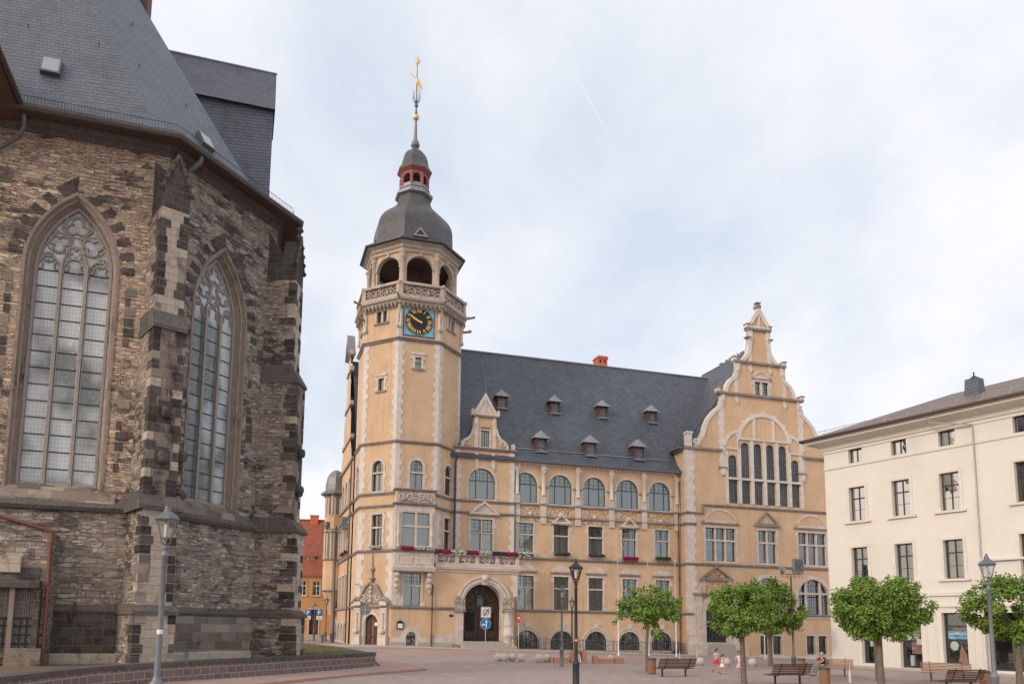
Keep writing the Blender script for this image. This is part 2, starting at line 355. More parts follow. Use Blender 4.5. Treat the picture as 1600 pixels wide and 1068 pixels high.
# ================================================================ frames and mesh builder
def tag(o, label=None, cat=None, group=None, kind=None):
    if label: o['label'] = label
    if cat: o['category'] = cat
    if group: o['group'] = group
    if kind: o['kind'] = kind
    return o
def empty(name, loc, label=None, cat=None, group=None, rz=0):
    o = bpy.data.objects.new(name, None); COL.objects.link(o); o.location = loc; o.rotation_euler = (0, 0, rz); o.empty_display_size = .3
    return tag(o, label, cat, group)
def rootloc(p):
    v = Vector((0, 0, 0))
    while p is not None: v += p.location; p = p.parent
    return v
class Fr:
    """a wall frame: u runs to the right as seen from outside, o outwards, z up"""
    def __init__(s, O, D):
        s.O = Vector((O[0], O[1], 0)); s.D = Vector((D[0], D[1], 0)).normalized(); s.N = Vector((s.D.y, -s.D.x, 0))
    def __call__(s, u, o, z): return s.O + s.D * u + s.N * o + Vector((0, 0, z))
    def off(s, o): return Fr(s.O + s.N * o, s.D)
    def uz(s, x, y, o=0):
        """where the sight line through a photo pixel meets this wall"""
        d = FW_ + RT * ((x - CX) / FPX) - UP * ((y - CY) / FPX)
        t = ((s.O + s.N * o - CAM).dot(s.N)) / d.dot(s.N); P = CAM + d * t
        return (P - s.O).dot(s.D), P.z
    def u(s, x, y, o=0): return s.uz(x, y, o)[0]
    def z(s, x, y, o=0): return s.uz(x, y, o)[1]
LOCAL = Fr((0, 0), (1, 0))
class MB:
    def __init__(s): s.v = []; s.f = []; s.m = []; s.mats = []; s.smooth = []
    def mi(s, m):
        if m not in s.mats: s.mats.append(m)
        return s.mats.index(m)
    def add(s, vs, fs, m=None, smooth=False):
        b = len(s.v); s.v += [Vector(v) for v in vs]; k = s.mi(m)
        for f in fs: s.f.append([b + i for i in f]); s.m.append(k); s.smooth.append(smooth)
        return s
    def quad(s, pts, m=None): return s.add(pts, [list(range(len(pts)))], m)
    def box(s, fr, u0, u1, o0, o1, z0, z1, m=None):
        if u0 > u1: u0, u1 = u1, u0
        if o0 > o1: o0, o1 = o1, o0
        P = [fr(u, o, z) for z in (z0, z1) for o in (o0, o1) for u in (u0, u1)]
        return s.add(P, [(0, 1, 5, 4)[::-1], (2, 3, 7, 6), (0, 2, 6, 4), (1, 3, 7, 5)[::-1], (0, 1, 3, 2), (4, 5, 7, 6)[::-1]], m)
    def prism(s, fr, poly, o0, o1, m=None, back=True, msides=None):
        n = len(poly); A = [fr(u, o1, z) for u, z in poly]; B = [fr(u, o0, z) for u, z in poly]
        tris = tessellate_polygon([[Vector((u, z, 0)) for u, z in poly]])
        s.add(A, [t for t in tris], m)
        if back: s.add(B, [t[::-1] for t in tris], m)
        s.add(A + B, [(i, (i + 1) % n, n + (i + 1) % n, n + i) for i in range(n)], msides or m)
        return s
    def ring(s, fr, pa, pb, o0, o1, m=None, closed=True):
        """a flat band between two outlines with the same count of points, o0..o1 thick"""
        n = len(pa); V = [fr(u, o1, z) for u, z in pa] + [fr(u, o1, z) for u, z in pb] + [fr(u, o0, z) for u, z in pa] + [fr(u, o0, z) for u, z in pb]
        F = []
        for i in range(n if closed else n - 1):
            j = (i + 1) % n
            F += [(i, j, n + j, n + i), (2 * n + i, 3 * n + i, 3 * n + j, 2 * n + j), (i, 2 * n + i, 2 * n + j, j), (n + i, n + j, 3 * n + j, 3 * n + i)]
        if not closed: F += [(0, n, 3 * n, 2 * n), (n - 1, 3 * n - 1, 4 * n - 1, 2 * n - 1)]
        return s.add(V, F, m)
    def tube(s, pts, r, m=None, seg=8, smooth=True, cap=True):
        pts = [Vector(p) for p in pts]; n = len(pts); V = []; F = []
        rr = r if isinstance(r, (list, tuple)) else [r] * n
        ref = None
        for i, p in enumerate(pts):
            t = (pts[min(i + 1, n - 1)] - pts[max(i - 1, 0)]).normalized()
            if ref is None: ref = t.orthogonal().normalized()
            a = (ref - t * ref.dot(t)).normalized(); ref = a; b = t.cross(a)
            for k in range(seg): V.append(p + (a * math.cos(2 * PI * k / seg) + b * math.sin(2 * PI * k / seg)) * rr[i])
        for i in range(n - 1):
            for k in range(seg): F.append((i * seg + k, i * seg + (k + 1) % seg, (i + 1) * seg + (k + 1) % seg, (i + 1) * seg + k))
        s.add(V, F, m, smooth)
        if cap: s.add(V[:seg], [list(range(seg))[::-1]], m); s.add(V[-seg:], [list(range(seg))], m)
        return s
    def lathe(s, c, prof, m=None, seg=16, ph=0, smooth=True, squash=1):
        c = Vector(c); V = []; F = []
        for r, z in prof:
            for k in range(seg):
                a = ph + 2 * PI * k / seg; V.append(c + Vector((r * math.cos(a), r * math.sin(a) * squash, z)))
        for i in range(len(prof) - 1):
            for k in range(seg): F.append((i * seg + k, i * seg + (k + 1) % seg, (i + 1) * seg + (k + 1) % seg, (i + 1) * seg + k))
        s.add(V, F, m, smooth)
        if prof[0][0] > .001: s.add(V[:seg], [list(range(seg))[::-1]], m)
        if prof[-1][0] > .001: s.add(V[-seg:], [list(range(seg))], m)
        return s
    def ball(s, c, r, m=None, seg=16, rings=9, sq=1):
        return s.lathe(c, [(r * math.sin(PI * i / rings) + (0 if 0 < i < rings else .0005), -r * sq * math.cos(PI * i / rings)) for i in range(rings + 1)], m, seg)
    def sweep(s, pts, prof, m=None, closed=False, close_prof=True):
        """moulding: profile (out, z) swept along a plan polyline; outside is to the right of travel"""
        P = [Vector((p[0], p[1])) for p in pts]; n = len(P); ms = []
        for i in range(n):
            def nn(a, b): d = (b - a).normalized(); return Vector((d.y, -d.x))
            ns = []
            if i > 0 or closed: ns.append(nn(P[i - 1], P[i]))
            if i < n - 1 or closed: ns.append(nn(P[i], P[(i + 1) % n]))
            a = ns[0]; b = ns[-1]; q = (a + b).normalized(); ms.append(q / max(.35, q.dot(a)))
        k = len(prof); V = []
        for i in range(n):
            for o, z in prof: w = P[i] + ms[i] * o; V.append(Vector((w.x, w.y, z)))
        F = []
        for i in range(n if closed else n - 1):
            j = (i + 1) % n
            for a in range(k if close_prof else k - 1): b = (a + 1) % k; F.append((i * k + a, j * k + a, j * k + b, i * k + b))
        if not closed and close_prof: F += [list(range(k))[::-1], [(n - 1) * k + i for i in range(k)]]
        return s.add(V, F, m)
    def build(s, name, mat=None, parent=None, label=None, fixn=True):
        L = rootloc(parent)
        me = bpy.data.meshes.new(name); me.from_pydata([tuple(v - L) for v in s.v], [], s.f)
        for k in s.mats: me.materials.append(MATS[k if k else mat])
        me.polygons.foreach_set('material_index', s.m); me.polygons.foreach_set('use_smooth', s.smooth)
        if fixn:
            bm = bmesh.new(); bm.from_mesh(me); bmesh.ops.recalc_face_normals(bm, faces=bm.faces); bm.to_mesh(me); bm.free()
        uvl = me.uv_layers.new(name='UVMap').data; Z = Vector((0, 0, 1)); mv = me.vertices
        for p in me.polygons:
            nr = p.normal
            if abs(nr.z) > .985: t = Vector((1, 0, 0)); b = Vector((0, 1, 0))
            else: t = Z.cross(nr).normalized(); b = nr.cross(t)
            for li in p.loop_indices: w = mv[me.loops[li].vertex_index].co + L; uvl[li].uv = (w.dot(t), w.dot(b))
        me.update(); o = bpy.data.objects.new(name, me); COL.objects.link(o)
        if parent is not None: o.parent = parent
        if label: o['label'] = label
        return o
def single(mb, name, mat, loc, label, cat, group=None, kind=None):
    """a thing that is one mesh, its origin at its base"""
    for i, v in enumerate(mb.v): mb.v[i] = v - Vector(loc)
    o = mb.build(name, mat); o.location = loc
    return tag(o, label, cat, group, kind)
def copy_tree(o, parent=None):
    c = o.copy(); COL.objects.link(c); c.parent = parent
    for ch in list(o.children): copy_tree(ch, c)
    return c
# ---------------------------------------------------------------- outlines
def rect(u0, u1, z0, z1): return [(u0, z0), (u1, z0), (u1, z1), (u0, z1)]
def arch(u0, u1, z0, z1, rise=None, n=14):
    """opening with a round or segmental head, top at z1"""
    w = (u1 - u0) / 2; c = (u0 + u1) / 2; rise = w if rise is None else rise
    rise = min(rise, w); Rr = (w * w + rise * rise) / (2 * rise); zc = z1 - Rr; a = math.asin(min(1, w / Rr))
    return [(u0, z0), (u1, z0)] + [(c + Rr * math.sin(a - 2 * a * i / n), zc + Rr * math.cos(a - 2 * a * i / n)) for i in range(n + 1)]
def pointed(u0, u1, z0, zs, z1, n=10):
    w = (u1 - u0) / 2; c = (u0 + u1) / 2; h = z1 - zs; Rr = (w * w + h * h) / (2 * w)
    P = [(u0, z0), (u1, z0)]; a = math.asin(min(1, h / Rr))
    P += [(u1 - Rr + Rr * math.cos(a * i / n), zs + Rr * math.sin(a * i / n)) for i in range(n + 1)]
    P += [(u0 + Rr - Rr * math.cos(a * i / n), zs + Rr * math.sin(a * i / n)) for i in range(n - 1, -1, -1)]
    return P
def inset(P, d):
    """move an anticlockwise outline inwards by d (negative: outwards)"""
    n = len(P); out_ = []
    for i in range(n):
        a = Vector(P[i - 1]); b = Vector(P[i]); c = Vector(P[(i + 1) % n])
        e1 = (b - a).normalized() if (b - a).length > 1e-6 else (c - b).normalized(); e2 = (c - b).normalized() if (c - b).length > 1e-6 else e1
        n1 = Vector((-e1.y, e1.x)); n2 = Vector((-e2.y, e2.x)); q = n1 + n2
        q = q.normalized() if q.length > 1e-6 else n1
        w = b + q * (d / max(.4, q.dot(n1))); out_.append((w.x, w.y))
    return out_
def zrange(P, u):
    zs = []
    for i in range(len(P)):
        (a, b), (c, d) = P[i], P[(i + 1) % len(P)]
        if (a - u) * (c - u) <= 0 and abs(a - c) > 1e-9: zs.append(b + (d - b) * (u - a) / (c - a))
    return (min(zs), max(zs)) if zs else None
def urange(P, z):
    us = []
    for i in range(len(P)):
        (a, b), (c, d) = P[i], P[(i + 1) % len(P)]
        if (b - z) * (d - z) <= 0 and abs(b - d) > 1e-9: us.append(a + (c - a) * (z - b) / (d - b))
    return (min(us), max(us)) if us else None
def inside(P, x, y):
    r = False
    for i in range(len(P)):
        (a, b), (c, d) = P[i], P[i - 1]
        if (b > y) != (d > y) and x < (c - a) * (y - b) / (d - b) + a: r = not r
    return r
def wall(mb, fr, outline, holes, m, depth=.35, mrev='sandstone_plain', o=0):
    """wall face with real openings and their reveals"""
    V = []; E = []
    for P in [outline] + holes:
        b = len(V); V += [Vector(p) for p in P]; E += [(b + i, b + (i + 1) % len(P)) for i in range(len(P))]
    r = delaunay_2d_cdt(V, E, [], 0, 1e-5)
    vs, fs = r[0], r[2]; F = []
    for f in fs:
        cx = sum(vs[i].x for i in f) / len(f); cy = sum(vs[i].y for i in f) / len(f)
        if inside(outline, cx, cy) and not any(inside(h, cx, cy) for h in holes): F.append(tuple(f))
    mb.add([fr(v.x, o, v.y) for v in vs], F, m)
    for P in holes:
        n = len(P); A = [fr(u, o, z) for u, z in P]; B = [fr(u, o - depth, z) for u, z in P]
        mb.add(A + B, [(i, n + i, n + (i + 1) % n, (i + 1) % n) for i in range(n)], mrev)
# ---------------------------------------------------------------- windows
LASTW = [None]
def flush_surround():
    """the dressed stone gathered since the last window becomes that window's own surround"""
    if SURR.v and LASTW[0] is not None: SURR.build('stone_surround', 'sandstone', LASTW[0])
    SURR.v, SURR.f, SURR.m, SURR.mats, SURR.smooth = [], [], [], [], []
SURR = MB()
def window(parent, fr, P, o=-.2, fm='window_green', muls=(), trans=(), lat=None, pane='glass', curt=None, fw=.07, name='window', room=True, lead=False, bars_below=None, depth=.5):
    """frame with bars, its glass and what hangs behind it. P: outline of the opening; muls/trans: bar positions; lat=(du,dz,z0,z1) small glazing bars"""
    flush_surround()
    b = MB(); Pi = inset(P, fw); b.ring(fr, P, Pi, o - .06, o, fm)
    for u in muls:
        zr = zrange(Pi, u)
        if zr: b.box(fr, u - fw * .5, u + fw * .5, o - .05, o + .008, zr[0], zr[1], fm)
    for z in trans:
        ur = urange(Pi, z)
        if ur: b.box(fr, ur[0], ur[1], o - .053, o + .014, z - fw * .6, z + fw * .6, fm)
    if lat:
        for du, dz, z0, z1 in (lat if isinstance(lat[0], tuple) else (lat,)):
            us = [p[0] for p in P]; u0, u1 = min(us), max(us); nu = max(1, round((u1 - u0) / du)); nz = max(1, round((z1 - z0) / dz))
            for i in range(1, nu):
                u = u0 + (u1 - u0) * i / nu; zr = zrange(Pi, u)
                if zr and min(zr[1], z1) > max(zr[0], z0): b.box(fr, u - .014, u + .014, o - .04, o - .006, max(zr[0], z0), min(zr[1], z1), fm)
            for i in range(1, nz):
                z = z0 + (z1 - z0) * i / nz; ur = urange(Pi, z)
                if ur: b.box(fr, ur[0], ur[1], o - .04, o - .01, z - .014, z + .014, fm)
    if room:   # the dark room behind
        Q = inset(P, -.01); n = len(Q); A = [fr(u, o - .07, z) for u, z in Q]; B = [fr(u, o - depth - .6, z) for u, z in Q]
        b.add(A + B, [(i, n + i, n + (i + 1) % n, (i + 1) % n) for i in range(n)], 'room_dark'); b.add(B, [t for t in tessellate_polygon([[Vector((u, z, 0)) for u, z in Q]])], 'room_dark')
    w = b.build(name, fm, parent)
    g = MB(); Pg = inset(P, fw * .5); g.prism(fr, Pg, o - .04, o - .03, pane, True); g.build('pane', pane, w)
    if curt:
        cm, parts = curt; c = MB()
        for (a0, a1, b0, b1) in parts:   # fractions of the opening
            us = [p[0] for p in Pi]; zs = [p[1] for p in Pi]; U0, U1, Z0, Z1 = min(us), max(us), min(zs), max(zs)
            ua, ub = U0 + (U1 - U0) * a0, U0 + (U1 - U0) * a1; nn_ = max(4, int((ub - ua) / .07)); pts = []
            for i in range(nn_ + 1):
                u = ua + (ub - ua) * i / nn_; zr = zrange(Pi, min(max(u, U0 + .01), U1 - .01)) or (Z0, Z1)
                zb = max(zr[0], Z0 + (Z1 - Z0) * b0); zt = min(zr[1], Z0 + (Z1 - Z0) * b1)
                if zt <= zb: zt = zb + .01
                pts.append((u, o - .22 + .035 * math.sin(i * 1.9) + .012 * random.random(), zb, zt))
            V = [fr(u, q, z0) for u, q, z0, z1 in pts] + [fr(u, q, z1) for u, q, z0, z1 in pts]; k = len(pts)
            c.add(V, [(i, i + 1, k + i + 1, k + i) for i in range(k - 1)], cm)
        c.build('curtain', cm, w, fixn=False)
    LASTW[0] = w
    return w
def surround(mb, fr, P, w=.18, o1=.05, m='sandstone', ears=(), sill=True, key=False):
    """dressed stone round an opening, with longer blocks tied into the wall"""
    Pi = inset(P, -.004); Po = inset(P, -w)
    mb.ring(fr, Pi, Po, -.02, o1, m)
    us = [p[0] for p in P]; zs = [p[1] for p in P]; u0, u1, z0, z1 = min(us), max(us), min(zs), max(zs)
    for z in ears:
        mb.box(fr, u0 - w - .20, u0 - w + .01, -.02, o1 - .008, z, z + .42, m); mb.box(fr, u1 + w - .01, u1 + w + .20, -.02, o1 - .008, z, z + .42, m)
    if sill: mb.box(fr, u0 - w - .05, u1 + w + .05, -.03, o1 + .09, z0 - .17, z0 - .006, 'string_stone')
    if key: c = (u0 + u1) / 2; mb.prism(fr, [(c - .14, z1 + .0), (c + .14, z1 + .0), (c + .2, z1 + w + .14), (c - .2, z1 + w + .14)], -.02, o1 + .06, m)
def quoins(mb, fr, u0, u1, z0, z1, m='quoin_stone', o1=.035, h=.5, ext=.14, left=True, right=True, end0=0, end1=0):
    """a jagged strip of corner stones between u0 and u1"""
    n = max(1, round((z1 - z0) / h)); h = (z1 - z0) / n; Lp = []; Rp = []
    for i in range(n):
        e = ext if i % 2 else 0
        a = u0 - (e if left else 0); b = u1 + (e if right else 0)
        Lp += [(a, z0 + i * h), (a, z0 + (i + 1) * h)]; Rp += [(b, z0 + i * h), (b, z0 + (i + 1) * h)]
    mb.prism(fr, Rp + Lp[::-1], -.03, o1, m)
def pediment(mb, fr, u0, u1, z0, z1, m='sandstone', kind='tri', fill='sandstone_plain', o1=.22):
    c = (u0 + u1) / 2
    mb.box(fr, u0, u1, -.02, o1, z0, z0 + .16, 'string_stone')
    if kind == 'tri':
        A = [(u0, z0 + .164), (u1, z0 + .164), (c, z1)]; Bq = [(u0 + .5, z0 + .33), (u1 - .5, z0 + .33), (c, z1 - .26)]
        mb.ring(fr, A, Bq, -.02, o1, m); mb.prism(fr, inset(Bq, -.02), -.02, .05, fill)
    else:
        A = arch(u0 + .1, u1 - .1, z0 + .164, z1, z1 - z0 - .164)
        if kind == 'arc': Bq = inset(A, .24); mb.ring(fr, A, Bq, -.02, .09, m); mb.prism(fr, inset(Bq, -.02), -.02, .03, fill)
        else: mb.prism(fr, A, -.02, .08, m)
def scroll(mb, fr, cu, cz, r, o, m, turns=1.6, flip=1, a0=0, t=.05, seg=6):
    pts = []
    for i in range(22): k = i / 21; a = a0 + flip * turns * 2 * PI * k; q = r * (1 - .82 * k); pts.append(fr(cu + q * math.cos(a), o, cz + q * math.sin(a)))
    mb.tube(pts, t, m, seg)
COURSE = lambda z, o=.2, h=.3: [(-.02, z - h * .5), (o * .45, z - h * .5), (o * .6, z - h * .2), (o, z), (o, z + h * .3), (o * .4, z + h * .5), (-.02, z + h * .5)]

# ================================================================ the square and its ground
A1 = 1.2920307
D1 = Vector((math.sin(A1), math.cos(A1), 0)); N1 = Vector((D1.y, -D1.x, 0))
HC = Vector((-7.0196, 79.5197, 0))           # axis of the town hall tower
def hal(u, n): return HC + D1 * u + N1 * n
def sstep(a, b, x): t = max(0, min(1, (x - a) / (b - a))); return t * t * (3 - 2 * t)
GB = [(-40, .42), (-1.5, .42), (1.9, .33), (5, .25), (11.4, .13), (30.5, -.3), (32.3, -.36), (48.6, -.8), (80, -1.0)]
def gz(x, y):
    P = Vector((x, y, 0)) - HC; u = P.dot(D1); n = P.dot(N1); b = GB[-1][1]
    for (a, za), (c, zc) in zip(GB, GB[1:]):
        if u <= c: b = za + (zc - za) * max(0, (u - a)) / (c - a); break
    return b * (1 - sstep(8, 24, n))
def axis_(a, b, st, far):
    L = [a - far, a - far * .3, a - far * .08]; n = int((b - a) / st); L += [a + (b - a) * i / n for i in range(n + 1)]; L += [b + far * .08, b + far * .3, b + far]; return L
xs = axis_(-60, 80, 2.0, 1500); ys = axis_(-20, 150, 2.0, 1500); g = MB(); nx = len(xs)
g.add([(x, y, gz(x, y)) for y in ys for x in xs], [(j * nx + i, j * nx + i + 1, (j + 1) * nx + i + 1, (j + 1) * nx + i) for j in range(len(ys) - 1) for i in range(nx - 1)], 'square_setts')
tag(g.build('ground', 'square_setts'), kind='structure')
def strip(name, A, B, dz, m, n=60, h=0, kind='structure'):
    """a sheet between two plan polylines, following the ground; h>0 gives it a kerb height"""
    def at(L, t):
        seg = [(Vector(L[i + 1]) - Vector(L[i])).length for i in range(len(L) - 1)]; T = t * sum(seg)
        for i, q in enumerate(seg):
            if T <= q or i == len(seg) - 1: return Vector(L[i]).lerp(Vector(L[i + 1]), min(1, T / q))
            T -= q
    b = MB(); k = 8; V = []
    for i in range(n + 1):
        a = at(A, i / n); c = at(B, i / n)
        for j in range(k + 1): p = a.lerp(c, j / k); V.append((p.x, p.y, gz(p.x, p.y) + dz))
    b.add(V, [(i * (k + 1) + j, (i + 1) * (k + 1) + j, (i + 1) * (k + 1) + j + 1, i * (k + 1) + j + 1) for i in range(n) for j in range(k)], m)
    if h:
        for j in (0, k):
            W_ = []
            for i in range(n + 1): p = Vector(V[i * (k + 1) + j]); W_ += [p, p - Vector((0, 0, h))]
            b.add(W_, [(2 * i, 2 * i + 1, 2 * i + 3, 2 * i + 2) for i in range(n)], m)
        for i in (0, n):
            W_ = []
            for j in range(k + 1): p = Vector(V[i * (k + 1) + j]); W_ += [p, p - Vector((0, 0, h))]
            b.add(W_, [(2 * j, 2 * j + 1, 2 * j + 3, 2 * j + 2) for j in range(k)], m)
    o = b.build(name, m, fixn=False); return tag(o, kind=kind)
def kerb(name, pts, w, dz, m, h=.14):
    A, B = [], []
    P = [Vector(p) for p in pts]
    for i, p in enumerate(P):
        d = (P[min(i + 1, len(P) - 1)] - P[max(i - 1, 0)]).normalized(); q = Vector((-d.y, d.x)); A.append(p + q * w / 2); B.append(p - q * w / 2)
    return strip(name, A, B, dz, m, 80, h)
def h2(u, n): p = hal(u, n); return (p.x, p.y)
# pavement in front of the town hall, its kerb, the band of red paving
strip('pavement', [h2(-12, 10.2), h2(75, 12.2)], [h2(-12, 3.0), h2(75, 3.0)], .10, 'pavement_slabs', 90)
kerb('kerb', [h2(-12, 10.35), h2(75, 12.35)], .3, .104, 'kerb_grey', .14)
strip('red_band', [h2(-10, 19.5), h2(75, 24)], [h2(-10, 10.5), h2(75, 12.5)], .006, 'red_paving', 90)
# pavement wedge by the church wall
strip('pavement', [(-16.5, 18.5), (-13.6, 24), (-12.2, 30.6), (-9.8, 34.4), (-7.2, 39.8), (-5.2, 45), (-6.8, 54)], [(-8.0, 15), (-9.3, 24), (-9.1, 29), (-7.2, 34), (-5.4, 38), (-2.6, 43), (-6.5, 55.2)], .11, 'red_paving', 80)
kerb('kerb', [(-7.9, 15), (-9.2, 24), (-9.0, 29), (-7.1, 34), (-5.3, 38), (-2.5, 43), (-6.4, 55.2)], .26, .114, 'kerb_red')
# light street behind the church, up to the houses
strip('street', [(-60, 70), (-14, 66), (-6.8, 56)], [(-60, 98), (-19, 98), (-12.5, 76.5)], .05, 'street_grey', 40)

# ================================================================ town hall
rr = 5.53709; rc = rr * math.cos(PI / 8); hs = rr * math.sin(PI / 8)
hall = empty('town_hall', (HC.x, HC.y, .3), 'large ochre and sandstone town hall with an octagonal clock tower and a curved gable', 'town hall')
def ofr(k, r=rc):      # face frames of the octagon: k=0 front, -1 left of it ...
    a = k * PI / 4; n = N1 * math.cos(a) + D1 * math.sin(a); d = D1 * math.cos(a) - N1 * math.sin(a)
    return Fr(HC + n * r, d)
def cor(phi, r): a = R(phi); p = HC + (N1 * math.cos(a) + D1 * math.sin(a)) * r; return (p.x, p.y)
FB, FA, FC, FD_ = ofr(0), ofr(-1), ofr(1), ofr(-2)
MO, SO, WO = 2.85, 3.12, 4.35
FM = Fr(HC + N1 * MO, D1); FS = Fr(HC + N1 * SO, D1); FW = Fr(HC + N1 * WO, D1)
FE = Fr(HC - D1 * 5.3, N1)                   # side towards the lane; u = n
uS = FS.u(803.5, 790)                        # right end of the narrow gabled bay
uWL, uWC, uWR = 30.72, 40.7, 50.68
Z1, Z2, Z3, ZE = 4.15, 9.6, 15.28, 19.97     # string courses and eaves
walls = MB(); surr = SURR; trim = MB()
def cut_trim(name):
    trim.build(name, 'sandstone', hall); trim.v, trim.f, trim.m, trim.mats, trim.smooth = [], [], [], [], []
def px(fr, x0, y0, x1, y1, o=0):
    ym = (y0 + y1) / 2; xm = (x0 + x1) / 2
    return fr.u(x0, ym, o), fr.u(x1, ym, o), fr.z(xm, y1, o), fr.z(xm, y0, o)
CUR = [('curtain', [(0, .42, 0, 1), (.58, 1, 0, 1)]), ('curtain', [(0, 1, 0, 1)]), ('curtain_grey', [(0, .4, 0, 1), (.6, 1, 0, 1)]), ('curtain', [(0, .3, 0, .8), (.7, 1, 0, .8)]), ('curtain_grey', [(0, 1, .0, 1)]), None]
def casement(fr, P, trans=.66, two=True, curt=None, o=-.22, small=True, pane='glass', **k):
    us = [p[0] for p in P]; zs = [p[1] for p in P]; u0, u1, z0, z1 = min(us), max(us), min(zs), max(zs); zt = z0 + (z1 - z0) * trans
    lat = ((u1 - u0) / 5.01, (z1 - zt) / 3, zt, z1) if small else None
    return window(hall, fr, P, o, muls=[(u0 + u1) / 2] if two else [], trans=[zt], lat=lat, curt=curt, pane=pane, **k)
def stone_cross(mb, fr, P, muls, trans, w=.13, o=-.02, m='sandstone'):
    zs = [p[1] for p in P]
    for z in trans:
        ur = urange(P, z); mb.box(fr, ur[0], ur[1], o - .22, o - .003, z - w * .5, z + w * .5, m)
    for u in muls:
        zr = zrange(P, u); mb.box(fr, u - w / 2, u + w / 2, o - .22, o, zr[0], zr[1], m)
# ---- main front, five bays
holesM = []
def lerp(a, b, t): return a + (b - a) * t
a0, a1 = FM.u(821, 800), FM.u(1031.2, 810)
b0, b1 = FM.u(821.5, 845), FM.u(1034.3, 855)
c0, c1 = FM.u(821.4, 920), FM.u(1035.5, 930)
d0, d1 = FM.u(823.5, 1000), FM.u(1035, 1000)
BAY = []
for i in range(5):
    t = i / 4; BAY.append((lerp(a0, a1, t), lerp(b0, b1, t), lerp(c0, c1, t), lerp(d0, d1, t)))
zA0, zA1 = FM.z(821, 784.2), FM.z(821, 737.8)
zB0, zB1 = FM.z(821.5, 865), FM.z(821.5, 816.3)
zC0, zC1 = FM.z(821.4, 952), FM.z(821.4, 898.6)
zD1 = FM.z(932, 985.6)
curA = [CUR[1], CUR[1], CUR[1], CUR[1], ('curtain', [(0, 1, 0, 1)])]
for i, (a, b, c, d) in enumerate(BAY):
    P = arch(a - 1.36, a + 1.36, zA0, zA1, 1.36); holesM.append(P)
    zt = zA0 + (zA1 - zA0) * .62
    window(hall, FM, P, -.2, muls=[a - .58, a + .62], trans=[zt], lat=(.42, .38, zt, zA1), curt=curA[i], fw=.09, pane='glass')
    surround(surr, FM, P, .2, .05, sill=False)
    P = rect(b - .86, b + .86, zB0, zB1); holesM.append(P)
    casement(FM, P, .66, True, CUR[(0, 0, 3, 2, 0)[i]] if i != 0 else CUR[1])
    surround(surr, FM, P, .17, .05, ears=(zB0 + .02, zB1 - .75), sill=False); stone_cross(surr, FM, P, [], [zB0 + (zB1 - zB0) * .63])
    P = rect(c - .86, c + .86, zC0, zC1); holesM.append(P)
    casement(FM, P, .66, True, CUR[(1, 3, 2, 0, 0)[i]]); stone_cross(surr, FM, P, [], [zC0 + (zC1 - zC0) * .65])
    surround(surr, FM, P, .17, .05, ears=(zC0 + .02, zC1 - .62), sill=False)
    pediment(surr, FM, c - 1.25, c + 1.25, zC1 + .36, zC1 + 1.22, kind='seg', o1=.16)
    P = arch(d - 1.32, d + 1.32, gz(*h2(d, MO)) + .12, zD1, 1.32); holesM.append(P)
    window(hall, FM, P, -.38, fm='iron', muls=[d - .5, d + .5], trans=[zD1 - 1.2], lat=(.33, .5, 0, zD1), curt=None, fw=.07, name='basement_window', pane='glass')
    Po = inset(P, -.005); surr.ring(FM, Po, inset(P, -.42), -.02, .05, 'sandstone'); surr.ring(FM, inset(P, -.3), inset(P, -.46), .045, .12, 'sandstone_plain')
    surr.prism(FM, [(d - .2, zD1 + .3), (d + .2, zD1 + .3), (d + .34, zD1 + .78), (d - .34, zD1 + .78)], -.02, .14, 'sandstone')
outM = [(uS, -1.2), (uWL, -1.2), (uWL, ZE), (uS, ZE)]
wall(walls, FM, outM, holesM, 'stucco_ochre')
# frieze of relief panels, columns between the arched windows
cols_u = [uS + .35] + [(BAY[i][0] + BAY[i + 1][0]) / 2 for i in range(4)] + [uWL - .42]
for i in range(5):
    trim.box(FM, cols_u[i] + .34, cols_u[i + 1] - .34, .004, .055, Z3 - 1.75, Z3 - .12, 'relief_ochre')
    L_, R_2 = cols_u[i] + .34, cols_u[i + 1] - .34; cm_u = (L_ + R_2) / 2; zc = Z3 - .93
    for sg in (-1, 1):
        for q in (.28, .72): scroll(trim, FM, cm_u + sg * (R_2 - L_) * .5 * q, zc, .36, .08, 'sandstone_plain', 1.5, sg * (1 if q < .5 else -1), PI * .5, .045, 5)
    trim.ball(FM(cm_u, .05, zc), .22, 'sandstone_plain', 10, 6)
    cut_trim('frieze_panel')
    if i in (1, 3): pediment(trim, FM, BAY[i][1] - 1.2, BAY[i][1] + 1.2, Z3 - 2.0, Z3 - .75, 'sandstone_plain', 'tri', 'sandstone', .2); cut_trim('pediment')
for u in cols_u:
    q = .30
    trim.box(FM, u - .33, u + .33, -.02, .16, Z3 - 1.95, Z3 + .02, 'sandstone')
    trim.box(FM, u - .3, u + .3, -.02, .22, Z3 + .16, Z3 + 1.05, 'sandstone')
    trim.lathe(FM(u, .14, 0), [(.27, Z3 + 1.05), (.27, Z3 + 1.2), (.21, Z3 + 1.25), (.195, ZE - 1.25), (.24, ZE - 1.2), (.2, ZE - 1.12), (.3, ZE - .85), (.34, ZE - .8)], 'sandstone_plain', 12)
    for sg in (-1, 1): scroll(trim, FM, u + sg * .22, ZE - .98, .15, .33, 'sandstone_plain', 1.3, sg, PI * .5, .04, 5)
    trim.box(FM, u - .36, u + .36, -.02, .3, ZE - .8, ZE - .66, 'sandstone')
    trim.box(FM, u - .26, u + .26, -.02, .22, ZE - .66, ZE - .3, 'sandstone_plain'); cut_trim('column')
for i in range(5):   # imposts beside arches
    for sg in (-1, 1): trim.box(FM, BAY[i][0] + sg * 1.39, BAY[i][0] + sg * 1.39 + sg * .42, -.02, .1, zA0 + 1.62, zA0 + 1.8, 'string_stone')
nd = 44
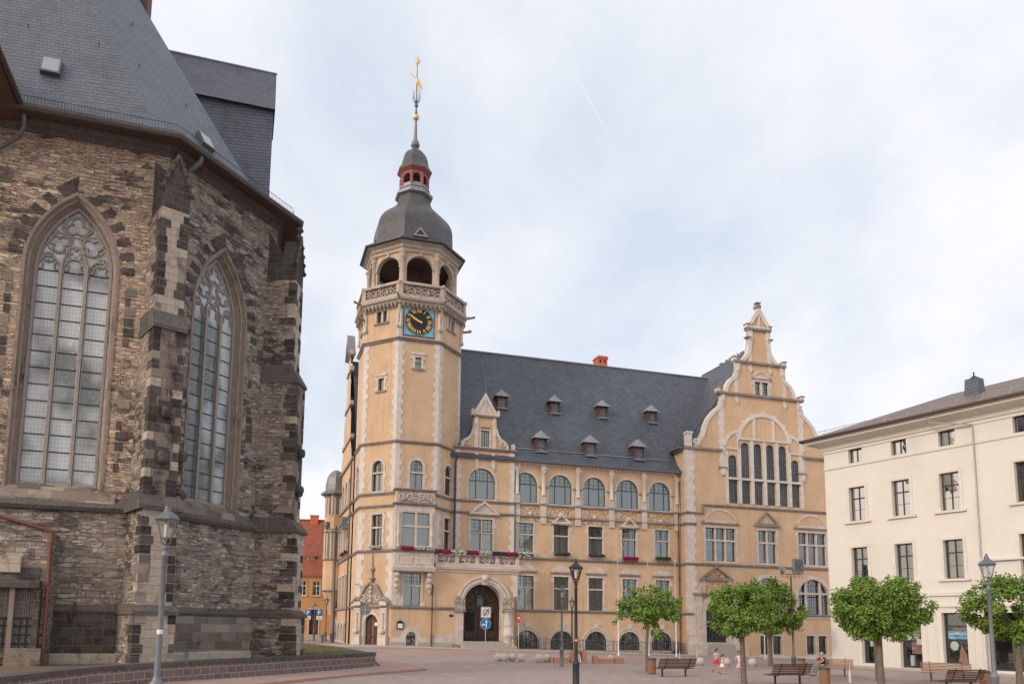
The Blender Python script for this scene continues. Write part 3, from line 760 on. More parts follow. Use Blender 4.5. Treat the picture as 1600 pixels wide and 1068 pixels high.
for i in range(nd):  # small blocks under the eaves
    u = uS + .3 + (uWL - uS - .6) * i / (nd - 1); trim.box(FM, u - .09, u + .09, -.02, .16, ZE - .42, ZE - .26, 'sandstone_plain')
trim.sweep([h2(uS, MO), h2(uWL, MO)], [(-.02, ZE - .28), (.3, ZE - .24), (.34, ZE - .04), (-.02, ZE - .04)], 'sandstone')
cut_trim('eaves_cornice')
# ---- narrow gabled bay beside the tower
uT = 4.25
P2 = arch(*px(FS, 732.5, 731.5, 773.9, 779)[:4], rise=1.5); P1 = rect(*px(FS, 735, 811, 769.3, 866))
PG = rect(*px(FS, 747, 674.2, 759.6, 699)); Pn = px(FS, 747, 674.2, 759.6, 699)
uc = (Pn[0] + Pn[1]) / 2
wS0, wS1 = uT - .1, uS
zg = FS.z(750, 701); hwS = (wS1 - wS0) / 2
uc = (wS0 + wS1) / 2 + .1
dgn = FS.z(756, 651) ; apx = FS.z(761, 614)
PG = rect(uc - .48, uc + .48, zg + .25, zg + 2.0)
sil = [(wS0, 7.0), (wS1, 7.0), (wS1, zg), (uc + 2.55, zg), (uc + 2.5, zg + .5), (uc + 2.25, zg + .85), (uc + 1.75, zg + 1.15), (uc + 1.45, zg + 1.6), (uc + 1.3, zg + 2.2), (uc + 1.2, dgn), (uc, apx - .1), (uc - 1.2, dgn), (uc - 1.3, zg + 2.2), (uc - 1.45, zg + 1.6), (uc - 1.75, zg + 1.15), (uc - 2.25, zg + .85), (uc - 2.5, zg + .5), (uc - 2.55, zg), (wS0, zg)]
wall(walls, FS, sil, [P2, P1, PG], 'stucco_ochre')
walls.prism(FS, [(a, b) for a, b in sil if b > zg - .01][1:-1], -.45, -.36, 'sandstone_plain')
zt = P2[0][1] + (max(p[1] for p in P2) - P2[0][1]) * .6; u0_, u1_ = P2[0][0], P2[1][0]
window(hall, FS, P2, -.2, muls=[lerp(u0_, u1_, .28), lerp(u0_, u1_, .72)], trans=[zt], lat=(.42, .38, zt, 99 if False else zt + 1.6), curt=CUR[1], fw=.09)
surround(surr, FS, P2, .24, .05, ears=(P2[0][1] + .1,), key=False, sill=False)
casement(FS, P1, .66, True, ('curtain', [(.52, 1, 0, 1)]), small=True); zm = P1[0][1] + (P1[2][1] - P1[0][1]) * .62
stone_cross(surr, FS, P1, [(P1[0][0] + P1[1][0]) / 2], [zm]); surround(surr, FS, P1, .2, .05, ears=(P1[0][1] + .1, P1[2][1] - .9), sill=False)
pediment(surr, FS, uc - 1.7, uc + 1.7, P1[2][1] + .4, P1[2][1] + 1.95, 'sandstone_plain', 'tri', 'sandstone', .22)
window(hall, FS, PG, -.2, muls=[uc], lat=(.24, .3, 0, 60), curt=None, fw=.05); surround(surr, FS, PG, .16, .05, sill=False)
for sg in (-1, 1):   # side scrolls and piers of the small gable
    trim.prism(FS, [(uc + sg * a, zg + b) for a, b in ((2.62, .12), (2.6, .55), (2.3, .95), (1.8, 1.25), (1.5, 1.7), (1.32, 2.35), (1.14, 2.35), (1.2, 1.7), (1.5, 1.1), (2.1, .75), (2.3, .4), (2.35, .12))][::sg], -.30, .08, 'sandstone')
    scroll(trim, FS, uc + sg * 1.95, zg + .6, .38, .08, 'sandstone', 1.6, sg, 0, .07)
    trim.box(FS, uc + sg * .78, uc + sg * 1.18, -.02, .12, zg + .14, dgn - .02, 'sandstone_plain')
    trim.box(FS, uc + sg * .72, uc + sg * 1.08, -.02, .13, zg - 2.0, zg - .42, 'sandstone')
    trim.prism(FS, [(uc + sg * 1.1, zg - 2.0), (uc + sg * .7, zg - 2.0), (uc + sg * .9, zg - 2.35)], -.02, .11, 'sandstone')
    trim.box(FS, uc + sg * 1.28, uc + sg * 1.52, -.4, .22, dgn + .12, dgn + .75, 'sandstone')
trim.box(FS, uc - 1.4, uc + 1.4, -.4, .25, dgn - .02, dgn + .16, 'string_stone')
trim.ring(FS, [(uc - 1.4, dgn + .18), (uc + 1.4, dgn + .18), (uc, apx)], [(uc - 1.0, dgn + .33), (uc + 1.0, dgn + .33), (uc, apx - .62)], -.4, .16, 'sandstone')
trim.prism(FS, [(uc - .98, dgn + .34), (uc + .98, dgn + .34), (uc, apx - .64)], -.3, .06, 'sandstone_plain')
trim.box(FS, uc - .08, uc + .08, .0, .14, dgn + .2, apx - .3, 'sandstone')
trim.tube([FS(uc, -.1, apx - .1), FS(uc, -.1, apx + 1.5)], .035, 'zinc', 5)
trim.box(FS, wS1 - .35, wS1 - .02, -.3, .16, zg + .14, zg + .75, 'sandstone'); trim.box(FS, wS0 + .9, wS0 + 1.2, -.3, .16, zg + .14, zg + .7, 'sandstone')
trim.prism(FS, [(uc - .5, zg + 2.25), (uc + .5, zg + 2.25), (uc + .42, zg + 2.4), (uc - .42, zg + 2.4)], 0, .14, 'string_stone')
quoins(trim, FS, wS1 - .38, wS1 + .0, Z2 + .3, zg - .1, right=False, ext=.2); quoins(trim, FS, wS0 + .35, wS0 + .8, Z2 + .3, zg - .2, ext=.16)
walls.box(FS, wS1 - .02, wS1, -.27, 0, 7, ZE + .3, 'sandstone')
cut_trim('small_gable_trim')
# ---- wing with the great gable
SG = 1   # symmetric outline, half widths measured from the axis of the gable
zc_ = FW.z(1084, 699.5)   # top cornice of the wing wall
def gz_(x, y): return (uWC - FW.u(x, y), FW.z(x, y))
half = [gz_(1085.5, 697), gz_(1086, 690)]
raw = [(1092, 683), (1096, 676), (1099, 664), (1104, 652), (1112, 642), (1121, 634), (1126.5, 627), (1127, 611), (1132, 609), (1134, 600), (1139, 592), (1147, 586), (1150, 577), (1152, 563), (1158, 561), (1164, 555), (1168, 547), (1170, 533), (1170.5, 514), (1173, 513), (1184.5, 480)]
half = [(uWC - FW.u(x, y), FW.z(x, y)) for x, y in raw]
half = [(9.98, zc_)] + [(9.1, zc_), (9.05, zc_ + .1)] + half[1:-1]
apexz = FW.z(1186.5, 479)
ginner = [(uWC + a, b) for a, b in half]; gl = [(uWC - a, b) for a, b in half][::-1]
outW = [(uWL, -1.6), (uWR, -1.6)] + ginner + [(uWC, apexz)] + gl
# windows of the wing
holesW = []
lx = [(1138.9, 1152.9), (1160, 1174.4), (1179, 1193.5), (1198, 1212), (1217.6, 1230), (1236.8, 1250.8)]
zb0, zb1 = FW.z(1195, 789), FW.z(1195, 694); zbm = FW.z(1195, 751)
Ls = [FW.u(a, 760) for a, b in lx]; Rs = [FW.u(b, 760) for a, b in lx]
bw = (Rs[5] - Ls[0]) ; ucb = (Rs[5] + Ls[0]) / 2
step = (Ls[5] - Ls[0]) / 5; lw = sum(b - a for a, b in zip(Ls, Rs)) / 6
for i in range(6):
    u0 = Ls[0] + step * i; top = zb1 if 0 < i < 5 else FW.z(1143, 710)
    P = arch(u0, u0 + lw, zbm + .14, top, lw / 2, 8); Q = rect(u0, u0 + lw, zb0, zbm - .12)
    holesW += [P, Q]
    for X in (P, Q): window(hall, FW, X, -.22, fm='window_dark', fw=.05, pane='glass_hall_lead', lat=(.3, .5, 0, 60), name='window')
tr = MB()
b0_, b1_ = Ls[0] - .22, Rs[5] + .22
for i in range(7):   # stone mullions in front of the great window
    u = (Ls[0] + step * i) - (step - lw) / 2; top = zb1 + .25 if 1 <= i <= 5 else FW.z(1143, 710) + .3
    if i in (0, 6): trim.box(FW, u - .2, u + .2, -.02, .07, zb0 - .1, top + .1, 'quoin_stone')
    else: trim.box(FW, u - (step - lw) * .42, u + (step - lw) * .42, -.02, .12, zb0, top, 'quoin_stone')
trim.box(FW, b0_, b1_, -.02, .145, zbm - .11, zbm + .13, 'quoin_stone')
trim.box(FW, Ls[1] - .4, Rs[4] + .4, -.02, .16, zb1 + .3, zb1 + .5, 'quoin_stone'); trim.box(FW, b0_ - .1, Ls[1] - .4, -.02, .14, zb1 - .95, zb1 - .75, 'quoin_stone'); trim.box(FW, Rs[4] + .4, b1_ + .1, -.02, .14, zb1 - .95, zb1 - .75, 'quoin_stone')
zar = FW.z(1193, 646.5); Ra = (Rs[4] - Ls[1]) / 2 + .62; zac = zar - Ra
ARC = lambda c, z, r, a, b, n=20: [(c + r * math.cos(R(a + (b - a) * i / n)), z + r * math.sin(R(a + (b - a) * i / n))) for i in range(n + 1)]
trim.ring(FW, ARC(ucb, zac, Ra, 0, 180), ARC(ucb, zac, Ra - .42, 0, 180), -.02, .12, 'quoin_stone', False)
for a in (12, 40, 65, 90, 115, 140, 168): q = ARC(ucb, zac, Ra + .2, a - 3, a + 3, 2); trim.prism(FW, q + ARC(ucb, zac, Ra - .02, a - 3.5, a + 3.5, 2)[::-1], -.02, .115, 'quoin_stone')
for sg in (-1, 1):
    trim.box(FW, ucb + sg * (Ra - .42), ucb + sg * Ra, -.02, .12, zb1 - .8, zac, 'quoin_stone')
    za_ = FW.z(1137, 699); A0, A1_ = (6, 90) if sg > 0 else (174, 90)
    qa = ARC(ucb + sg * (Ra - .35), za_, 2.15, A0, A1_, 10); qb = ARC(ucb + sg * (Ra - .35), za_, 1.82, A0, A1_, 10)
    trim.ring(FW, qa, qb, -.02, .11, 'quoin_stone', False)
    trim.box(FW, ucb + sg * .95 * Ra * .38 - .16, ucb + sg * .95 * Ra * .38 + .16, -.02, .1, zb1 + .5, zac + Ra * .86, 'quoin_stone')
    uq = uWC + sg * 5.35
    quoins(trim, FW, uq - .3, uq + .3, zb1 + 1.0 - 4.2, FW.z(1127, 620), h=.55, ext=.13); trim.prism(FW, [(uq - .35, zb1 - 3.2), (uq + .35, zb1 - 3.2), (uq + .2, zb1 - 4.0), (uq - .2, zb1 - 4.0)], -.02, .2, 'quoin_stone'); trim.box(FW, uq - .48, uq + .48, -.02, .25, zb1 - 3.25, zb1 - 3.05, 'string_stone')
# first floor windows of the wing
def wing_win(x0, x1, y0, y1, n, kind, sym=None):
    u0, u1, z0, z1 = px(FW, x0, y0, x1, y1) if sym is None else sym
    P = rect(u0, u1, z0, z1); holesW.append(P); w = (u1 - u0) / n
    window(hall, FW, P, -.24, muls=[u0 + w * i for i in range(1, n)], trans=[z0 + (z1 - z0) * .64], lat=(w / 3, .5, z0 + (z1 - z0) * .64, z1), curt=('curtain', [(.02, .98, .3, .62)]) if kind != 'tri' else CUR[0], fw=.07)
    stone_cross(surr, FW, P, [u0 + w * i for i in range(1, n)], [z0 + (z1 - z0) * .62], .2)
    surround(surr, FW, P, .24, .06, ears=(z0 + .05, z1 - .6), sill=False)
    c = (u0 + u1) / 2; hw = (u1 - u0) / 2
    if kind == 'tri': pediment(surr, FW, c - hw - .5, c + hw + .5, z1 + .45, z1 + 2.25, 'string_stone', 'tri', 'stucco_ochre', .25)
    else: pediment(surr, FW, c - hw - .5, c + hw + .5, z1 + .42, z1 + 2.2, 'sandstone', 'arc', 'stucco_ochre', .2)
    return u0, u1, z0, z1
w1 = wing_win(1102.4, 1149, 824.5, 876, 3, 'arc')
u0, u1, z0, z1 = px(FW, 1185, 830, 1212.7, 879); cw_ = (u0 + u1) / 2
wing_win(0, 0, 0, 0, 2, 'tri', (u0, u1, w1[2], w1[3])); wing_win(0, 0, 0, 0, 3, 'arc', (2 * cw_ - w1[1], 2 * cw_ - w1[0], w1[2], w1[3]))
# gable window
u0, u1, z0, z1 = px(FW, 1179.5, 597, 1200.5, 619); P = rect(u0, u1, z0, z1); holesW.append(P)
window(hall, FW, P, -.22, fm='window_dark', muls=[(u0 + u1) / 2], lat=(.3, .4, 0, 60), fw=.05); stone_cross(surr, FW, P, [(u0 + u1) / 2], [], .3); surround(surr, FW, P, .25, .06, ears=(z0 + .1, z1 - .5), sill=False)
pediment(surr, FW, (u0 + u1) / 2 - 1.35, (u0 + u1) / 2 + 1.35, z1 + .25, z1 + 1.35, 'sandstone', 'arc', 'stucco_ochre', .12)
# ground floor: door, round windows, basement windows
gW = gz(*h2(34, WO))
ud0, ud1, zd0, zd1 = px(FW, 1102.6, 938, 1137.4, 1003); PD = arch(ud0 - .0, ud1, zd0, zd1, (ud1 - ud0) / 2); holesW.append(PD)
dcx = (ud0 + ud1) / 2
e0, e1, ez0, ez1 = px(FW, 1246.5, 906.5, 1295, 960); ez1 += .1; PR = arch(e0, e1, ez0, ez1, min((e1 - e0) / 2, ez1 - ez0 - .2)); holesW.append(PR)
ec = (e0 + e1) / 2; hwr = (e1 - e0) / 2; e2 = FW.u(1200, 920); PR2 = arch(e2 - hwr, e2 + hwr, ez0, ez1, min(hwr, ez1 - ez0 - .2)); holesW.append(PR2)
for PX, cx2 in ((PR, ec), (PR2, e2)):
    window(hall, FW, PX, -.3, fm='window_dark', muls=[cx2 - hwr * .42, cx2 + hwr * .42], trans=[ez0 + (ez1 - ez0) * .5], lat=(.3, .4, 0, 60), fw=.08, pane='glass')
    stone_cross(surr, FW, PX, [cx2 - hwr * .45, cx2 + hwr * .45], [ez0 + (ez1 - ez0) * .6], .22)
    surr.ring(FW, inset(PX, -.005), inset(PX, -.42), -.02, .09, 'sandstone')
for xa, xb in ((1260.6, 1273.8), (1279, 1292.4), (1188, 1201), (1208, 1221.5)):
    u0, u1, z0, z1 = px(FW, xa, 992.8, xb, 1021.6); P = rect(u0, u1, z0, z1); holesW.append(P)
    window(hall, FW, P, -.3, fm='iron', lat=(.18, .35, 0, 9), fw=.06, name='basement_window'); surround(surr, FW, P, .18, .05, sill=False)
wall(walls, FW, outW, holesW, 'stucco_ochre')
walls.prism(FW, [p for p in outW if p[1] > zc_ - .01], -.5, -.36, 'stucco_ochre')
# raised stone edge of the gable, its shelves, pinnacles and scrolls
E1 = [(uWC - a, b) for a, b in half[1:]]; E2 = [(uWC + a, b) for a, b in half[1:]]
for E_ in (E1, E2):
    s_ = 1 if E_ is E1 else -1
    inn = []
    for i, (a, b) in enumerate(E_):
        p = Vector(E_[max(0, i - 1)]); q = Vector(E_[min(len(E_) - 1, i + 1)]); d = (q - p).normalized(); nn_ = Vector((d.y, -d.x)) * s_; inn.append((a + nn_.x * .42, b + nn_.y * .42))
    trim.ring(FW, E_, inn, -.5, .12, 'quoin_stone', False)
def shelf(hw, z, d=.26): trim.box(FW, uWC - hw, uWC + hw, -.52, d, z - .13, z + .13, 'string_stone')
zs1, zs2, zs3, zs4 = FW.z(1128, 613), FW.z(1150, 564), FW.z(1170, 513.5), FW.z(1170, 527)
shelf(5.8, zs1 - .0); shelf(3.5, zs2); shelf(1.6, zs3)
trim.box(FW, uWL - .2, uWL + 4.6, -.02, .26, zc_ - .13, zc_ + .13, 'string_stone'); trim.box(FW, uWR - 4.6, uWR + .2, -.02, .26, zc_ - .13, zc_ + .13, 'string_stone')
trim.ring(FW, [(uWC - 1.75, zs3 + .14), (uWC + 1.75, zs3 + .14), (uWC, apexz)], [(uWC - 1.15, zs3 + .35), (uWC + 1.15, zs3 + .35), (uWC, apexz - .95)], -.5, .18, 'quoin_stone')
trim.box(FW, uWC - .12, uWC + .12, -.02, .12, zs3 + .3, apexz - .4, 'quoin_stone')
trim.box(FW, uWC - .32, uWC + .32, -.45, .2, apexz - .25, apexz + .12, 'string_stone'); trim.box(FW, uWC - .18, uWC + .18, -.32, .08, apexz + .12, apexz + .36, 'sandstone_dark'); trim.box(FW, uWC - .32, uWC + .32, -.45, .2, apexz + .36, apexz + .46, 'sandstone_dark')
for sg in (-1, 1):
    for hw, z in ((5.75, zs1), (3.45, zs2), (1.6, zs3)):
        trim.box(FW, uWC + sg * (hw - .1) - .2, uWC + sg * (hw - .1) + .2, -.45, .18, z + .12, z + .5, 'quoin_stone'); trim.box(FW, uWC + sg * (hw - .1) - .27, uWC + sg * (hw - .1) + .27, -.5, .25, z + .5, z + .62, 'sandstone_dark')
    trim.box(FW, uWC + sg * 9.6 - .3, uWC + sg * 9.6 + .3, -.5, .2, zc_ + .13, zc_ + 1.6, 'quoin_stone'); trim.box(FW, uWC + sg * 9.6 - .4, uWC + sg * 9.6 + .4, -.5, .28, zc_ + 1.6, zc_ + 1.82, 'quoin_stone')
    scroll(trim, FW, uWC + sg * 8.7, zc_ + .75, .45, .1, 'quoin_stone', 1.6, sg, 0, .1)
    for hw, za, zb in ((3.25, zs1 + .2, zs2 - .1), (1.3, zs2 + .2, zs3 - .1)):
        quoins(trim, FW, uWC + sg * hw - .2, uWC + sg * hw + .2, za - .9, zb, h=.6, ext=.06); trim.prism(FW, [(uWC + sg * hw - .25, za - .9), (uWC + sg * hw + .25, za - .9), (uWC + sg * hw, za - 1.4)], -.02, .15, 'quoin_stone')
    
    for yq in (622, 572, 520):
        zq = FW.z(1150, yq + 6); uq_ = urange(outW, zq); scroll(trim, FW, (uq_[1] if sg > 0 else uq_[0]) - sg * .12, zq, .24, .13, 'quoin_stone', 1.2, sg, PI / 2, .09)
    trim.box(FW, uWC + sg * 1.5 - .3, uWC + sg * 1.5 + .3, -.4, .26, zs4 - .08, zs4 + .08, 'string_stone')
quoins(trim, FW, uWL, uWL + .85, gW + 2.2, zc_ - .1, left=False, h=.6, ext=.22); quoins(trim, FW, uWR - .85, uWR, gW + 2.2, zc_ - .1, right=False, h=.6, ext=.22)
FWL = Fr(hal(uWL, 0), N1)     # left return of the wing, u = n
walls.prism(FWL, rect(-3, WO, -1.6, zc_), -.3, 0, 'stucco_ochre'); quoins(trim, FWL, WO - .42, WO + .0, gW + 2.2, zc_ - .1, right=False, h=.6, ext=.16)
FWR = Fr(hal(uWR, 0), -N1); walls.prism(FWR, rect(-WO, 12, -1.6, zc_), -.3, 0, 'stucco_ochre')
trim.box(FW, uWL - .1, ud0 - .75, -.05, .09, -1.6, gW + 2.1, 'quoin_stone'); trim.box(FW, ud1 + .75, uWR, -.05, .07, -1.6, FW.z(1240, 1024), 'quoin_stone')
trim.box(FW, uWL - .18, uWL + 1.4, -.05, .5, -1.6, gW + 1.2, 'quoin_stone')
cut_trim('great_gable_trim')
# portal of the wing
trim.ring(FW, inset(PD, -.005), inset(PD, -.75), -.02, .14, 'sandstone'); trim.ring(FW, inset(PD, -.35), inset(PD, -.5), .135, .24, 'sandstone_plain')
zpo = FW.z(1120, 928); zpb = FW.z(1120, 907); zpa = FW.z(1121.5, 883)
trim.box(FW, dcx - 2.9, dcx + 2.9, -.02, .42, zpo - .12, zpo + .12, 'string_stone'); trim.box(FW, dcx - 1.5, dcx + 1.5, -.02, .14, zpo + .12, zpb, 'relief_ochre'); trim.box(FW, dcx - 1.8, dcx - 1.5, -.02, .22, zpo + .12, zpb, 'sandstone'); trim.box(FW, dcx + 1.5, dcx + 1.8, -.02, .22, zpo + .12, zpb, 'sandstone')
pediment(trim, FW, dcx - 2.1, dcx + 2.1, zpb, zpa, 'string_stone', 'tri', 'relief_ochre', .3)
for sg in (-1, 1): trim.prism(FW, [(dcx + sg * 2.8, zpo + .12), (dcx + sg * 1.85, zpo + .12), (dcx + sg * 1.85, zpo + 1.3), (dcx + sg * 2.3, zpo + .5)][::sg], -.02, .2, 'sandstone'); trim.box(FW, dcx + sg * 1.95, dcx + sg * 2.55, -.02, .26, gW + .1, zpo - .12, 'sandstone'); trim.box(FW, dcx + sg * 1.75 , dcx + sg * 3.3, -.02, .9, gW - .6, gW + 1.35, 'sandstone')
db = MB(); db.prism(FW, PD, -.55, -.45, 'window_dark')
for i in range(7): u = lerp(ud0, ud1, (i + .5) / 7); db.tube([FW(u, -.42, zd0 + .1), FW(u, -.42, zd1 - .5)], .025, 'iron', 5)
for zz_ in (zd0 + .5, zd0 + 1.1, zd0 + 2.3): db.box(FW, ud0, ud1, -.45, -.40, zz_ - .04, zz_ + .04, 'iron')
for sg in (-1, 1): scroll(db, FW, dcx + sg * .7, zd0 + 1.7, .45, -.41, 'iron', 1.5, sg, 0, .03, 5); scroll(db, FW, dcx + sg * .7, zd0 + .75, .3, -.41, 'iron', 1.5, -sg, 0, .03, 5)
db.box(FW, dcx - .04, dcx + .04, -.45, -.39, zd0, zd1 - 1.4, 'iron'); db.build('door', 'window_dark', hall)
for i in range(6): trim.box(FW, dcx - 1.75 - .0, dcx + 1.75, -.5, .35 + i * .34, -1.6, zd0 - .1 - i * (zd0 - gW) / 6.0, 'step_stone')
cut_trim('wing_portal')
# ---- string courses over all fronts
def course(z, o=.2, h=.3, m='string_stone'):
    pr = COURSE(z, o, h)
    trim.sweep([cor(-112.5, rr), cor(-67.5, rr), cor(-22.5, rr), cor(22.5, rr)] + ([h2(4.24, 3.0)] if z > 7.5 else [h2(FB.u(714, 950), rc)]), pr, m)
    if z < 7.5: trim.sweep([h2(FB.u(797, 950), rc), h2(FB.u(808, 960), rc), h2(FB.u(808, 960), MO + .1)], pr, m)
    if z > 7.5: trim.sweep([h2(4.26, SO), h2(uS, SO), h2(uS, MO), h2(uWL, MO)], pr, m)
    else: trim.sweep([h2(11.3, MO), h2(uWL, MO)], pr, m)
    return pr
course(Z1); course(Z2); course(FM.z(925, 812)); course(Z3)
def wcourse(z, pts, o=.2, h=.3): trim.sweep(pts, COURSE(z, o, h), 'string_stone')
for z in (Z2, ): wcourse(z, [h2(uWL, MO), h2(uWL, WO), h2(uWR, WO)])
wcourse(Z1, [h2(uWL, MO), h2(uWL, WO), h2(dcx - 2.9, WO)]); wcourse(ez0 - .12, [h2(dcx + 2.9, WO), h2(uWR, WO)])
wcourse(Z3, [h2(uWL, MO), h2(uWL, WO), h2(uWL + 2.0, WO)]); wcourse(Z3 + .95, [h2(uWL + 1.95, WO), h2(uWR, WO)]); trim.box(FW, uWL + 1.85, uWL + 2.08, -.02, .2, Z3 - .1, Z3 + 1.0, 'string_stone')
wcourse(FM.z(925, 812), [h2(uWL, MO), h2(uWL, WO), h2(uWL + 1.1, WO)])
wcourse(zc_ - .02, [h2(uWL, 1.5), h2(uWL, WO), h2(uWL + .5, WO)])
trim.sweep([h2(4.26, SO), h2(uS, SO), h2(uS, MO - .2)], COURSE(zg - .0, .28, .32), 'string_stone'); trim.sweep([h2(4.26, SO), h2(uS, SO), h2(uS, MO - .2)], COURSE(FS.z(750, 716.5), .22, .26), 'string_stone')
# plinth
trim.box(FM, uS - .6, uWL, -.05, .05, -1.2, .12, 'sandstone')
# eaves gutter
gut = MB(); gut.sweep([h2(uS + .0, MO), h2(uWL + .2, MO)], [(.28, ZE - .22), (.62, ZE - .14), (.68, ZE + .04), (.60, ZE + .06), (.3, ZE - .1)], 'zinc'); gut.sweep([h2(uWL, -.5), h2(uWL, MO + .9)], [(.2, zc_ - .02), (.5, zc_ + .02), (.52, zc_ + .2), (.3, zc_ + .14)], 'zinc'); gut.build('gutter', 'zinc', hall)
def downpipe(fr, u, o, z0, z1, m='pipe_brown', r=.075, parent=None, top=None):
    b = MB(); pts = ([top] if top else []) + [fr(u, o, z1), fr(u, o, (z0 + z1) / 2), fr(u, o, z0)]; b.tube(pts, r, m, 8)
    z = z0 + 1.2
    while z < z1: b.box(fr, u - r - .03, u + r + .03, o - .14, o + r + .015, z, z + .06, m); z += 2.4
    return b.build('downpipe', m, parent or hall)
downpipe(FM, uWL - .28, .16, -.4, ZE - .6, 'pipe_brown', .07, None, FM(uWL - .5, .5, ZE - .1))
downpipe(FS, wS0 + .28, .3, 7.9, zg - 1.6, 'gutter_dark', .11, None, FS(wS0 + .5, .35, zg - 1.0))
downpipe(FM, uS + .16, .16, 9.8, ZE - .9, 'zinc', .06, None, FM(uS + .4, .6, ZE - .1))
# ================================================================ tower of the town hall
def pz(py, x=648, o=0): return FB.z(x, py, o)
AX = Fr(HC, D1)                               # plane through the tower's axis
cut_trim('string_courses')
ZT1, ZT2 = pz(691), pz(531)                   # tower courses
ZTOP = pz(466)
fd = {}
holes = {0: [], -1: [], 1: []}
FR = {0: FB, -1: FA, 1: FC}
# second floor arched windows
u0, u1, z0, z1 = px(FB, 637.8, 718.5, 658.2, 766.5); w2 = (u1 - u0) / 2
for k in (0, -1, 1, -2):
    fr = ofr(k); P = arch(-w2, w2, z0, z1, w2, 10); holes.setdefault(k, []).append(P); zt = z0 + (z1 - z0) * .60
    window(hall, fr, P, -.25, muls=[0], trans=[zt], lat=(.28, .4, zt, z1), curt=CUR[0] if k == -1 else CUR[2], fw=.06)
    surround(surr, fr, P, .26, .06, ears=(z0 + .05, z0 + 1.3), sill=False); stone_cross(surr, fr, P, [], [zt], .16)
# first floor (oriel in front of the centre)
u0, u1, z0, z1 = px(FA, 582.2, 803.3, 598.3, 856.5); cA = (u0 + u1) / 2; w1_ = (u1 - u0) / 2
for k, c_ in ((-1, cA * .5), (1, 0)):
    fr = FR[k]; P = rect(c_ - w1_, c_ + w1_, z0, z1); holes[k].append(P); zt = z0 + (z1 - z0) * .62
    casement(fr, P, .66, True, CUR[0] if k == -1 else CUR[4], o=-.26); surround(surr, fr, P, .26, .06, ears=(z0 + .05, z1 - .5), sill=False); stone_cross(surr, fr, P, [], [zt], .16)
# ground floor
u0, u1, z0, z1 = px(FB, 630.3, 894.6, 657.3, 946.3); P = rect(u0, u1, z0, z1); holes[0].append(P); zt = z0 + (z1 - z0) * .62
casement(FB, P, .63, True, ('curtain_grey', [(0, 1, 0, .6)]), o=-.26); surround(surr, FB, P, .22, .06, ears=(z0 + .05, z1 - .5), sill=False); stone_cross(surr, FB, P, [], [zt], .18)
u0, u1, z0, z1 = px(FB, 634.2, 986.3, 649.7, 1007.8); P = arch(u0, u1, z0, z1, (u1 - u0) / 2, 8); holes[0].append(P)
window(hall, FB, P, -.2, fm='iron', muls=[(u0 + u1) / 2], fw=.06, name='basement_window', pane='glass_bright'); surr.ring(FB, inset(P, -.005), inset(P, -.52), -.02, .06, 'sandstone')
u0, u1, z0, z1 = px(FA, 569, 958.8, 590.6, 1009.5); cD = (u0 + u1) / 2; wd = (u1 - u0) / 2; z0 = .45; PDA = pointed(cD - wd, cD + wd, z0, z1 - .9, z1, 6); holes[-1].append(PDA)
# slits in the shaft
u0, u1, z0, z1 = px(FB, 648.6, 558, 658, 575.6); P = rect(u0, u1, z0, z1); holes[0].append(P); window(hall, FB, P, -.2, trans=[(z0 + z1) / 2], fw=.05); surround(surr, FB, P, .24, .07, ears=(z0 - .1, z1 - .25), sill=True)
surr.box(FB, u0 - .4, u1 + .4, -.02, .14, z1 + .24, z1 + .5, 'sandstone')
u0, u1, z0, z1 = px(FA, 591.3, 591, 599.9, 610.3); P = rect(u0, u1, z0, z1); holes[-1].append(P); window(hall, FA, P, -.2, fw=.05); surround(surr, FA, P, .24, .07, ears=(z0 - .1, z1 - .25), sill=True); surr.box(FA, u0 - .35, u1 + .35, -.02, .14, z1 + .24, z1 + .48, 'sandstone')
